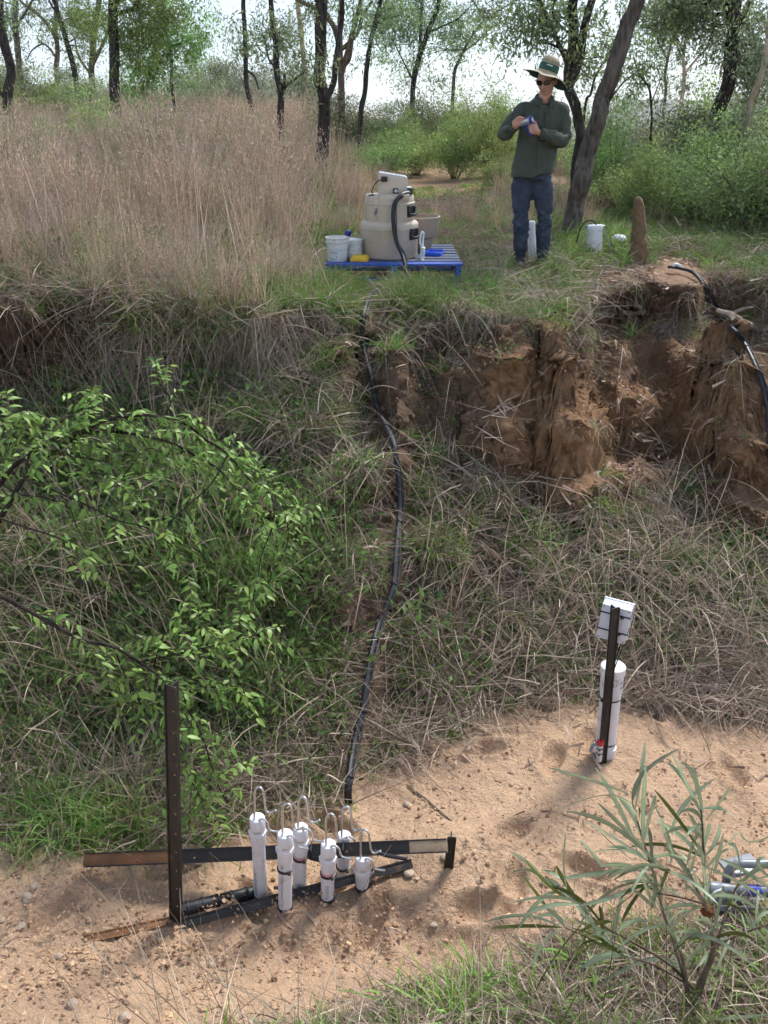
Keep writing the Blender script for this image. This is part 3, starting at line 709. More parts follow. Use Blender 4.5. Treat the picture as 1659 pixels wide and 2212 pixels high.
g = Geo(); g.lathe([(.015, 0), (.013, .005)], SO + Rp @ Vector((-.04, -.131, hz0+.157)), (0, -1, .1), 14); g.build('connector_cap', M_rubber, c1)
fit('vent_clip', -.048, hz0+.007, .028, .014, M_black, -.104, .012, .002)
p = SO + Rp @ Vector((.175, -.06, hz0+.04)); g = Geo(); g.box(p, (.045, .06, .06), Rp); g.build('pump_block', M_black, smp, .005)
g = Geo(); g.lathe([(.05, 0), (.052, .02), (.048, .045), (.03, .06)], SO + Rp @ Vector((.14, .03, hz0+.03)), (1, 0, 0), 20); g.build('pump_cover', M_clear, smp)
# latches and handles round the body
def on_body(phi, h, r): return SO + Rp @ Vector((math.sin(phi)*r, -math.cos(phi)*r, h))
lt = None
for h, sz, mm in ((.455, (.026, .014, .05), M_galv), (.40, (.024, .010, .045), M_tan)):
    g = Geo(); g.box(on_body(-.56, h, .222), sz, Rp @ Matrix.Rotation(-.56, 3, 'Z')); o = g.build('latch_plate' if lt else 'latch', mm, smp if not lt else lt, .002); lt = lt or o
g = Geo(); g.tube([on_body(-.55, .475, .233), on_body(-.57, .44, .240), on_body(-.56, .415, .231)], .006, 8); g.build('latch_lever', M_galv, lt)
g = Geo(); g.box(on_body(-.55, .535, .214), (.03, .012, .036), Rp @ Matrix.Rotation(-.55, 3, 'Z')); g.build('catch', M_tan2, smp, .002)
for phi, h, r, w in ((1.02, .445, .214, .11), (.98, .235, .249, .115)):
    Rz = Rp @ Matrix.Rotation(phi, 3, 'Z'); c = on_body(phi, h, r)
    g = Geo(); g.box(c, (w, .024, .105), Rz); hd = g.build('handle', M_black, smp, .004)
    g = Geo()
    for z in (-.044, .044): g.box(c + Rz @ Vector((0, -.014, z)), (w, .008, .014), Rz)
    for x in (-w*.44, w*.44): g.box(c + Rz @ Vector((x, -.0142, 0)), (.013, .008, .074), Rz)
    g.build('handle_frame', M_rubber, hd, .002)
    g = Geo(); g.tube([c + Rz @ Vector((-w*.36, -.014, -.02)), c + Rz @ Vector((-w*.36, -.036, -.026)), c + Rz @ Vector((w*.36, -.036, -.026)), c + Rz @ Vector((w*.36, -.014, -.02))], .009, 8); g.build('handle_grip', M_rubber, hd)
# small lead from connector to cover
g = Geo(); g.tube(spline([SO + Rp @ Vector((-.07, -.12, hz0+.15)), SO + Rp @ Vector((-.115, -.13, hz0+.125)), SO + Rp @ Vector((-.15, -.12, hz0+.05)), SO + Rp @ Vector((-.145, -.11, .595))], 8), .005, 6)
g.box(SO + Rp @ Vector((-.155, -.11, .593)), (.05, .03, .012), Rp); g.build('lead', M_rubber, smp)

# ------------------------------------------------------------------ black conduit from the sampler down the bank
smp.scale = (1, 1, .88)
hp = [SO + Rp @ Vector((.165, -.10, .88*(hz0+.03))), SO + Rp @ Vector((.10, -.185, .53)), SO + Rp @ Vector((.04, -.245, .46)), SO + Rp @ Vector((.03, -.275, .34)), SO + Rp @ Vector((.055, -.29, .18)), SO + Rp @ Vector((.105, -.335, .07)), SO + Rp @ Vector((.135, -.44, -.03)), SO + Rp @ Vector((.13, -.50, -.13))]
hp += [at(850, 628) + Vector((0, 0, .01))] 
down = [(806, 652), (786, 702), (783, 760), (800, 830), (815, 900), (833, 942), (850, 982), (861, 1060), (862, 1130), (856, 1200), (848, 1290), (820, 1360), (800, 1440), (785, 1540), (766, 1622), (753, 1712)]
gd = [at(X, Y) for X, Y in down]
gd = [p + Vector((0, -.06, .085)) for p in gd]
for i in range(2, len(gd)-2): gd[i].y = (gd[i-1].y + gd[i].y*2 + gd[i+1].y)/4 if abs(gd[i].y-gd[i-1].y) > .4 else gd[i].y
gd.append(at(753, 1722) - Vector((0, 0, .08)))
hose = empty('hose', gd[0], 'long black hose running from the sampler down the middle of the bank', 'hose')
pth = spline(hp + gd, 8)
for i in range(len(hp)*8 + 2, len(pth)-10):           # keep it lying on the soil, never under it
    r = (pth[i]-Vector((0, 0, CAM_H))); h = BVH.ray_cast(Vector((0, 0, CAM_H)), r.normalized())
    if h[0] is not None and h[3] < r.length + .025: pth[i] = h[0] - r.normalized()*.03 + Vector((0, 0, .015))
pth = pth[:len(hp)*8] + [(pth[i-1]+pth[i]*2+pth[i+1])/4 for i in range(len(hp)*8, len(pth)-1)] + pth[-1:]
g = Geo(); g.tube(pth, .0175, 10); g.build('conduit', M_conduit, hose)
p2 = [p + Vector((.021 + .006*math.sin(i*.35), -.010, -.004 + .005*math.sin(i*.5))) for i, p in enumerate(pth)]
g = Geo(); g.tube(p2, .0055, 6); g.build('thin_line', M_rubber, hose)
for i in range(60, len(pth)-8, 13):
    t = (pth[i+1]-pth[i-1]).normalized(); g = Geo(); g.lathe([(.0177, -.006), (.022, -.005), (.022, .005), (.0177, .006)], pth[i] + Vector((.004, 0, 0)), t, 12); g.build('cable_tie', M_rubber, hose)
rd = [at(X, Y) + Vector((0, -.03, .045)) for X, Y in [(1440, 586), (1468, 590), (1495, 600), (1522, 634), (1548, 680), (1572, 715), (1600, 750), (1625, 800), (1643, 850), (1652, 920), (1656, 1000), (1665, 1080), (1690, 1160)]]
h2 = empty('hose', rd[0], 'black hose dropping over the rim beside the orange clay at right', 'hose')
g = Geo(); g.tube(spline(rd, 8), .0145, 10); g.build('conduit', M_conduit, h2)
sp = spline(rd, 8)
g = Geo(); g.tube([p + Vector((.020, -.012, .004*math.sin(i))) for i, p in enumerate(sp)], .007, 6); g.build('thin_line', M_rubber, h2)
for i in range(14, len(sp)-4, 9):
    t = (sp[i+1]-sp[i-1]).normalized(); g = Geo(); g.lathe([(.0147, -.006), (.019, -.005), (.019, .005), (.0147, .006)], sp[i], t, 12); g.build('cable_tie', M_rubber, h2)
g = Geo(); c = at(1459, 588) + Vector((0, -.02, .06)); g.tube(spline([c+Vector((-.04, 0, .0)), c+Vector((-.015, 0, .012)), c+Vector((.02, 0, 0)), c+Vector((.04, 0, -.02))], 4), .016, 8); g.build('white_joiner', M_white, h2)

# ------------------------------------------------------------------ things on the pallet
def bucket():
    bp_ = scr(736, 566, .19); O = Vector((dep(729, 560, PLY0+.17).x, PLY0+.17, pal_pt(.1, .17, 0).z))
    b = empty('bucket', O, 'white plastic bucket with green lettering on the pallet corner', 'bucket')
    g = Geo(); g.lathe([(.086, 0), (.090, .004), (.099, .165), (.106, .168), (.106, .178), (.101, .180), (.1015, .206), (.108, .208), (.108, .216), (.100, .217), (.098, .12), (.088, .01), (.0, .008)], O, SA, 40); g.build('pail', M_white, b)
    for t, sz, h, ph, mm in (('GENERAL', .022, .140, -.62, M_ink), ('TOTAL JOINT', .033, .105, -.80, M_green), ('FINISH', .026, .075, -.72, M_green)):
        letter_cyl(t, sz, .0965 if h > .1 else .0948, O, SA, ph, TOCAM, h, 'lettering', mm, b, along=False)
    g = Geo(); g.lathe([(.0955, .004), (.1003, .165)], O, SA, 40, False); 
    q = Geo(); q.tube(spline([O + Vector((-.107, -.01, .17)), O + Vector((-.09, -.075, .12)), O + Vector((-.085, -.09, .045)), O + Vector((-.02, -.1, .02))], 6), .003, 6); q.build('wire_handle', M_galv, b)
    # leaf emblem over the lettering
    vs = []; r = .0974
    lg = Geo()
    for cx, cy, an in ((.05, .162, .9), (.066, .16, .4)):
        pts = [(-.012, 0), (0, .006), (.012, 0), (0, -.006)]; vv = []
        for x, y in pts:
            X = cx + x*math.cos(an) - y*math.sin(an); Y = cy + x*math.sin(an) + y*math.cos(an); ph = -.35 + (X-.03)/r
            vv.append(O + SA*(Y-.008) + Vector((math.sin(ph)*(r+.0015), -math.cos(ph)*(r+.0015), 0)))
        lg.add(vv, [(0, 3, 2, 1)])
    lg.build('leaf_emblem', M_yellow, b); b.scale = (.92, .92, .92)
    # blue-topped bottle standing in it
    B = O + SA*.09 + Vector((.062, 0, 0)); t = empty('reagent_bottle', B, 'small bottle with dark blue cap sticking out of the white bucket', 'bottle')
    ax = Vector((.25, -.05, 1)); g = Geo(); g.lathe([(.02, 0), (.024, .005), (.024, .12), (.017, .135)], B, ax, 16); g.build('bottle_body', M_white, t)
    g = Geo(); g.lathe([(.026, .12), (.027, .122), (.027, .162), (.024, .165)], B, ax, 16); g.build('bottle_cap', M_bluecap, t)
    # stacked white ribbed coil beside it
    K = Vector((O.x+.135, O.y+.11, pal_pt(.24, .28, 0).z)); g = Geo(); pr_ = []
    for k in range(9): pr_ += [(.072+.004*math.sin(k*2), .003+k*.0185), (.078, .006+k*.0185), (.078, .014+k*.0185), (.070, .0175+k*.0185)]
    g.lathe(pr_, K, SA, 32); tag(g.build('ribbed_tub', M_white), 'white ribbed tub standing behind the bucket on the pallet', 'tub')
bucket()
def sponge():
    c = Vector((dep(777, 560, PLY0+.14).x, PLY0+.15, pal_pt(.3, .15, 0).z)); g = Geo(); Rz = Rp @ Matrix.Rotation(rad(-9), 3, 'Z')
    r = empty('yellow_case', c, 'yellow plastic case lying on the front edge of the pallet', 'case')
    g.box(c + SA*.018, (.155, .13, .036), Rz, .94); g.build('case_body', M_yellow, r, .012)
    g = Geo(); g.box(c + SA*.042, (.135, .11, .012), Rz, .9); g.build('case_lid', M_yellow, r, .005)
    g = Geo(); g.box(c + SA*.02 + Rz @ Vector((0, -.066, 0)), (.05, .006, .014), Rz); g.build('clasp', M_yellow, r, .001)
sponge()
def tray():
    c = Vector((dep(940, 545, PLY0+.45).x, PLY0+.50, pal_pt(.9, .50, 0).z)); Rz = Rp @ Matrix.Rotation(rad(-14), 3, 'Z')
    r = empty('blue_tray', c, 'small bright blue tray on the right side of the pallet', 'tray'); g = Geo(); g.box(c+SA*.004, (.14, .2, .006), Rz)
    for x, y, sx, sy in ((-.068, 0, .006, .2), (.068, 0, .006, .2), (0, -.098, .13, .006), (0, .098, .13, .006)): g.box(c + SA*.018 + Rz @ Vector((x, y, 0)), (sx, sy, .028), Rz)
    g.build('tray_body', M_blueplastic, r, .002)
    g = Geo()
    for k, y in enumerate((-.055, 0, .055)): g.box(c+SA*.012+Rz @ Vector((.0, y, 0)), (.10, .03, .01), Rz)
    g.build('tray_insert', M_label_blue, r, .002)
tray()
def tub():
    c = Vector((dep(907, 545, PLY0+.82).x, PLY0+.86, pal_pt(.8, .86, 0).z))
    r = empty('round_tub', c, 'open brown tapered tub behind the tan sampler on the pallet', 'tub'); g = Geo()
    g.lathe([(.10, 0), (.105, .006), (.122, .10), (.164, .115), (.170, .125), (.176, .285), (.180, .287), (.180, .294), (.172, .294), (.166, .13), (.10, .10), (.0, .02)], c, SA, 48); g.build('tub_wall', M_funnel, r)
    g = Geo(); g.lathe([(.179, .279), (.1835, .281), (.1835, .291), (.179, .2925)], c, SA, 48, False); g.build('rim', M_tan, r)
tub()
def rope():
    p = on_body(.98, .195, .295); g = Geo(); g2 = Geo()
    a_ = [p + Vector((.03, 0, .03)), p + Vector((.05, 0, .02)), p + Vector((.045, -.01, -.06)), p + Vector((.055, -.02, -.12)), p + Vector((.05, -.03, -.19)), p + Vector((.06, -.06, -.215)), p + Vector((.13, -.10, -.222)), p + Vector((.17, -.17, -.224))]
    g.tube(spline(a_, 6), .0085, 8)
    b_ = [p + Vector((.03, 0, .03)), p + Vector((.02, -.02, -.05)), p + Vector((.04, -.02, -.10)), p + Vector((.03, -.03, -.17)), p + Vector((.045, -.07, -.215)), p + Vector((.05, -.13, -.222))]
    g.tube(spline(b_, 6), .0085, 8)
    for k in range(3): q = p + Vector((.045, -.015, -.10-.022*k)); g.lathe([(.012, -.008), (.024, -.003), (.024, .006), (.012, .011)], q, (.3, .2*k-.2, 1), 10)
    tag(g.build('rope', M_rope), 'knotted white rope hanging from the lower sampler handle', 'rope')
rope()

# ------------------------------------------------------------------ white pipes, mound on the plateau
def stand_pipe(X0, Y0, X1, Y1, r, label, cap='flat', d=None):
    B = at(X0, Y0) if d is None else dep(X0, Y0, d)
    if d: B.z = gz(B.x, d)
    T = dep(X1, Y1, B.y); a = (T-B).normalized(); L = (T-B).length
    t = empty('standing_pipe', B, label, 'pipe', None); g = Geo(); g.lathe([(r, -.1), (r, L-.03)], B, a, 28); g.build('pipe_wall', M_pvc, t)
    g = Geo()
    if cap == 'flat': g.lathe([(r*1.0, L-.04), (r*1.05, L-.038), (r*1.05, L-.008), (r*.98, L), (0, L+.004)], B, a, 28)
    else: g.lathe([(r*1.1, L-.07), (r*1.6, L-.05), (r*1.6, L-.02), (r*1.2, L), (0, L+.012)], B, a, 24)
    g.build('cap', M_cap, t); return t, B, T, a, L
big, B, T, a, L = stand_pipe(1283, 556, 1285, 486, .076, 'wide white pipe with chains at its rim, beside the leaning tree')
for sx in (-1, 1):
    g = Geo(); top = T + Vector((sx*.082, -.01, -.02)); n = 26
    c0 = g.tube([top + Vector((-.01*sx, 0, .008)), top + Vector((.012*sx, 0, .008))], .012, 8)
    end = B + Vector((sx*.13 - (.03 if sx < 0 else -.02), -.12, .02)); end.z = gz(end.x, end.y) + .01
    for k in range(n):
        t0 = k/n; p = top.lerp(end, t0); p.x += sx*.02*math.sin(t0*3.1); q = top.lerp(end, (k+.8)/n); q.x += sx*.02*math.sin((k+.8)/n*3.1)
        d = (q-p); s_ = d.cross(Vector((1, 0, 0) if k % 2 else (0, 1, 0))).normalized()*.007
        g.tube([p-s_, p+d*.5-s_*1.3, q-s_, q+s_, p+d*.5+s_*1.3, p+s_, p-s_], .0028, 5)
    g.build('chain', M_galv, big)
g = Geo(); g.tube(spline([T + Vector((.01, -.03, .0)), T + Vector((-.03, 0, .04)), T + Vector((-.10, .02, .02)), T + Vector((-.15, .03, -.1)), T + Vector((-.16, .03, -.3)), T + Vector((-.15, .0, -.42))], 6), .007, 7); g.build('cable', M_rubber, big)
stand_pipe(1333, 545, 1338, 508, .045, 'short white pipe with a wide cap in grass, left of the earth mound', 'wide')
stand_pipe(1150, 578, 1147, 478, .038, 'slim white pipe standing behind the legs of the person', 'flat', 8.62)
def mound():
    B = at(1374, 572); T = dep(1383, 424, B.y); H = (T-B).length
    pr_ = [(.098, -.06), (.098, .0), (.094, .08), (.088, .16), (.076, .25), (.066, .33), (.060, .42), (.055, .5), (.050, .56), (.044, .6), (.03, .625), (0, .635)]
    prof = [(r*1.0, h*H/.635) for r, h in pr_]
    fine = []
    for i in range(len(prof)-1):
        for k in range(8): t = k/8; fine.append((prof[i][0]*(1-t)+prof[i+1][0]*t, prof[i][1]*(1-t)+prof[i+1][1]*t))
    fine.append((.002, prof[-1][1]))
    g = Geo(); g.lathe(fine, B, (T-B), 36)
    v = np.array([tuple(p) for p in g.v]); c = np.array(B)
    n = fbm(v[:, 0]*14, v[:, 1]*14, v[:, 2]*9, 4) + .6*fbm(v[:, 0]*38, v[:, 1]*38, v[:, 2]*30, 2); ax = np.array((T-B).normalized()); h = (v-c) @ ax; rel = v - c - h[:, None]*ax
    off = np.outer(np.sin(h*6)*.018 - .012*(h/.6), (1, 0, 0)); v = c + h[:, None]*ax + rel*(1+.30*n[:, None]) + off
    g.v = [tuple(p) for p in v]; tag(g.build('termite_mound', M_mound, sharp=80, org=B), 'tall narrow brown termite mound near the rim, right of the white pipes', 'termite mound')
mound()

# ------------------------------------------------------------------ grey plumbing at the right edge
def plumbing():
    c = at(1600, 1955); r = empty('grey_fittings', c, 'jumble of grey plumbing pipes with blue label lying at right edge', 'pipe fittings')
    d = c.y - .02
    def P(X, Y, dd=0): return dep(X, Y, d+dd)
    w = px2m(c, 11)
    g = Geo(); g.tube([P(1520, 1918), P(1600, 1922), P(1720, 1930)], w*1.1, 18); g.build('pipe_run', M_pvcgrey, r)
    g = Geo(); g.tube([P(1545, 1962, -.02), P(1720, 1972, -.02)], w*.85, 18); g.build('pipe_run', M_pvcgrey, r)
    g = Geo(); g.tube([P(1540, 1948, .03), P(1720, 1948, .03)], w*.9, 18); g.build('pipe_run', M_pvcgrey, r)
    g = Geo(); g.tube(spline([P(1568, 1912, .06), P(1572, 1885, .06), P(1590, 1868, .06), P(1630, 1866, .06), P(1720, 1868, .06)], 6), w*.85, 18); g.build('elbow', M_pvcgrey, r)
    g = Geo(); g.lathe([(w*1.25, 0), (w*1.3, .004), (w*1.3, .05), (w*1.2, .054)], P(1530, 1919), P(1600, 1922)-P(1530, 1919), 20); g.build('socket', M_pvcgrey, r)
    g = Geo(); g.tube(spline([P(1530, 1950, -.03), P(1545, 1932, -.035), P(1562, 1925, -.035)], 5), w*.55, 12); g.build('white_elbow', M_white, r)
    o = P(1612, 1923); ax = (P(1720, 1930)-P(1600, 1922)).normalized()
    g = Geo(); g.lathe([(w*1.12, 0), (w*1.125, .001), (w*1.125, .055), (w*1.12, .056)], o, ax, 20, False); lb = g.build('blue_label', M_label_blue, r)
    letter_cyl('PVC 40', .02, w*1.13, o, ax, .9, Vector((0, -1, .3)), .006, 'lettering', M_white, r)
    g = Geo(); q = P(1600, 1870, .1); g.box(q, (.16, .09, .015), Matrix.Rotation(.3, 3, 'Z')); g.build('flange_plate', M_pvcgrey, r, .003)
plumbing()

# ------------------------------------------------------------------ fallen branches, rocks
def branch(pts, r0, r1, label, lift=.03, twigs=3):
    P = [at(X, Y) for X, Y in pts]; P = [p + Vector((0, -.03, lift)) for p in P]
    s_ = spline(P, 5); n = len(s_); g = Geo()
    g.tube([p + Vector((random.uniform(-1, 1), random.uniform(-1, 1), random.uniform(-1, 1)))*r0*.35 for p in s_], list(np.linspace(r0, r1, n)), 8)
    o = g.build('fallen_branch', M_wood, org=P[0])
    for k in range(twigs):
        i = random.randrange(2, n-2); q = s_[i]; d = Vector((random.uniform(-1, 1), random.uniform(-.6, .1), random.uniform(-.2, .7))).normalized()
        g = Geo(); g.tube(spline([q, q+d*.1, q+d*.2+Vector((0, 0, -.03))], 4), list(np.linspace(r1*.6, r1*.2, 9)), 5); w = g.build('twig', M_wood, o, org=P[0])
    return tag(o, label, 'branch')
branch([(1215, 697), (1260, 693), (1310, 692), (1350, 688), (1392, 690)], .03, .022, 'pale dead branch jutting from the bank below the bare alcove', .06)
branch([(1545, 688), (1580, 704), (1620, 720), (1690, 738)], .028, .034, 'grey dead branch crossing the black hose at right', .07)
branch([(1350, 655), (1372, 668), (1390, 688)], .022, .014, 'short broken stick poking from the dark alcove wall', .05, 1)
branch([(1395, 430), (1420, 455), (1450, 490), (1465, 512)], .018, .012, 'thin grey stick leaning in the bush right of the mound', .12, 2)
branch([(880, 1690), (930, 1730), (975, 1768)], .006, .004, 'thin straw-coloured stick lying on the sand right of tubes', .012, 1)
branch([(0, 1830), (70, 1790), (160, 1775), (230, 1768)], .006, .004, 'thin dark twig lying on the sand at far left', .02, 1)
def rock(X, Y, w, label, matl=None, h=.75, named='rock'):
    p = at(X, Y); r = px2m(p, w)/2; bm = bmesh.new(); bmesh.ops.create_icosphere(bm, subdivisions=3, radius=1)
    sd = random.uniform(0, 90)
    co = np.array([tuple(v.co) for v in bm.verts]); n = fbm(co[:, 0]*1.1+sd, co[:, 1]*1.1, co[:, 2]*1.1, 3)
    cr_ = np.round(co*2.2)/2.2
    for v, k, c in zip(bm.verts, n, cr_):
        q = Vector(v.co)*.72 + Vector(c)*.28
        v.co = (q.x*r*(1+.45*k)*1.1, q.y*r*(1+.45*k), q.z*r*h*(1+.4*k))
    bmesh.ops.rotate(bm, verts=bm.verts, cent=(0, 0, 0), matrix=Matrix.Rotation(sd, 3, 'Z'))
    me = bpy.data.meshes.new(named); bm.to_mesh(me); bm.free()
    try: me.set_sharp_from_angle(angle=rad(40))
    except Exception: pass
    o = put(named, me, matl or M_rock); o.location = p + Vector((0, 0, r*h*.25)); return tag(o, label, 'rock', 'rocks on the gully sand')
for a_ in [(883, 1889, 22, 'pale upright stone in the sand just right of the shortest tube'), (961, 1852, 20, 'grey stone below the worn right end of the bar'), (900, 1900, 10, 'small stone beside the pale upright stone'),
           (718, 1825, 24, 'brown flat stone behind the pink-ringed tube'), (60, 1943, 26, 'buff stone on the sand at far left, larger of a pair'), (75, 1917, 17, 'grey stone touching the buff stone at far left'),
           (46, 2002, 20, 'rounded stone near the left edge of the sand'), (157, 2173, 26, 'pale stone near the bottom edge of the picture at left'), (268, 2200, 24, 'pinkish stone at the bottom edge of the picture'),
           (128, 2068, 15, 'dark lump beside the sunken rusty bar'), (937, 2000, 15, 'pale stone in the trampled sand below the bar end'), (1035, 1905, 13, 'small stone on open sand right of the bar'),
           (655, 1707, 22, 'pale stone at the foot of the bank behind the tubes'), (880, 1740, 16, 'stone at the foot of the bank right of the hose'), (5, 1990, 14, 'grey stone cut by the left edge of the picture'), (455, 2085, 12, 'small brown stone below the fat black pipe'), (860, 1860, 9, 'little pebble under the steel bar near its worn end')]:
    rock(*a_)
# ------------------------------------------------------------------ leaves and blades in bulk
def unit(v): return v/np.maximum(np.linalg.norm(v, axis=1, keepdims=True), 1e-9)
def leaf_cloud(P, D, L, Wd, c, fold=.25):
    """one folded diamond per leaf: P base points, D directions, L lengths, Wd widths, c colours"""
    n = len(P); D = unit(D); r = unit(rng.normal(size=(n, 3))); S = unit(np.cross(D, r)); N = np.cross(S, D)
    L = np.broadcast_to(L, (n,))[:, None]; Wd = np.broadcast_to(Wd, (n,))[:, None]
    a = P; m = P + D*L*.48 - N*Wd*fold*.6; e = P + D*L + N*L*.0; l = P + D*L*.45 + S*Wd/2; q = P + D*L*.45 - S*Wd/2
    V = np.stack([a, l, e, q, m], 1).reshape(-1, 3); k = np.arange(n)[:, None]*5
    F = np.concatenate([k + [0, 4, 1], k + [1, 4, 2], k + [2, 4, 3], k + [3, 4, 0]], 0)
    return V, F, np.repeat(c, 5, 0)
def leaf_quads(P, D, L, Wd, c):
    n = len(P); D = unit(D); r = unit(rng.normal(size=(n, 3))); S = unit(np.cross(D, r))
    L = np.broadcast_to(L, (n,))[:, None]; Wd = np.broadcast_to(Wd, (n,))[:, None]
    V = np.stack([P, P + D*L*.42 + S*Wd/2, P + D*L, P + D*L*.42 - S*Wd/2], 1).reshape(-1, 3)
    return V, np.arange(n)[:, None]*4 + [0, 1, 2, 3], np.repeat(c, 4, 0)
def ribbons(P, D, L, Wd, droop, c, k=3, side=None, c_tip=None, wav=.0):
    """bent tapering blades: k segments each"""
    n = len(P); D = unit(D); L = np.broadcast_to(L, (n,))[:, None]; Wd = np.broadcast_to(Wd, (n,))[:, None]; droop = np.broadcast_to(droop, (n,))[:, None]
    r = unit(rng.normal(size=(n, 3))) if side is None else side
    S = unit(np.cross(D, r)); w2 = unit(np.cross(S, D)); ph = rng.uniform(0, 6, (n, 1))
    vs = []; cs = []
    for i in range(k+1):
        t = i/k
        p = P + D*L*t + np.array([0, 0, -1.0])*droop*L*t*t + w2*L*wav*np.sin(ph + t*5)*t
        w = Wd/2*(1-.85*t**1.5)
        vs += [p - S*w, p + S*w]; cc = c if c_tip is None else c*(1-t) + c_tip*t; cs += [cc, cc]
    V = np.stack(vs, 1).reshape(-1, 3); C = np.stack(cs, 1).reshape(-1, 3)
    q = np.arange(n)[:, None]*(2*(k+1)); F = np.concatenate([q + [2*i, 2*i+1, 2*i+3, 2*i+2] for i in range(k)], 0)
    return V, F, C
def merge(parts):
    V = []; F = []; C = []; b = 0
    for v, f, c in parts: V.append(v); F.append(np.asarray(f)+b); C.append(c); b += len(v)
    wid = {}
    for f in F: wid.setdefault(f.shape[1], []).append(f)
    return np.concatenate(V), [np.concatenate(x) for x in wid.values()], np.concatenate(C)
def cols(n, a, b, jit=.12):
    t = rng.random((n, 1)); c = np.array(a)*(1-t) + np.array(b)*t
    return np.clip(c*(1+rng.normal(0, jit, (n, 1))), .004, .95)

# ------------------------------------------------------------------ trees
GUM = ((.13, .18, .08), (.26, .32, .14)); BRIGHT = ((.13, .22, .06), (.27, .38, .10)); OLIVE = ((.14, .18, .11), (.25, .28, .16)); HAZE = ((.20, .25, .17), (.31, .36, .24))  # HAZE: paling with distance is mixed into these leaf colours
def gum_leaves(cen, spread, ncl, nleaf, size, pal, droop=.8):
    """clusters of hanging leaves round each centre"""
    cc = np.repeat(cen, ncl, 0) + rng.normal(size=(len(cen)*ncl, 3))*np.repeat(spread, ncl, 0)
    P = np.repeat(cc, nleaf, 0) + rng.normal(size=(len(cc)*nleaf, 3))*size*np.array([.85, .85, .85])
    D = rng.normal(size=P.shape); D[:, 2] -= droop
    L = size*rng.uniform(.55, 1.3, len(P)); lite = np.repeat(rng.normal(1, .16, (len(cc), 1)), nleaf, 0)
    return leaf_quads(P, D, L, L*rng.uniform(.20, .32, len(P)), cols(len(P), *pal)*np.clip(lite, .6, 1.5)), cc
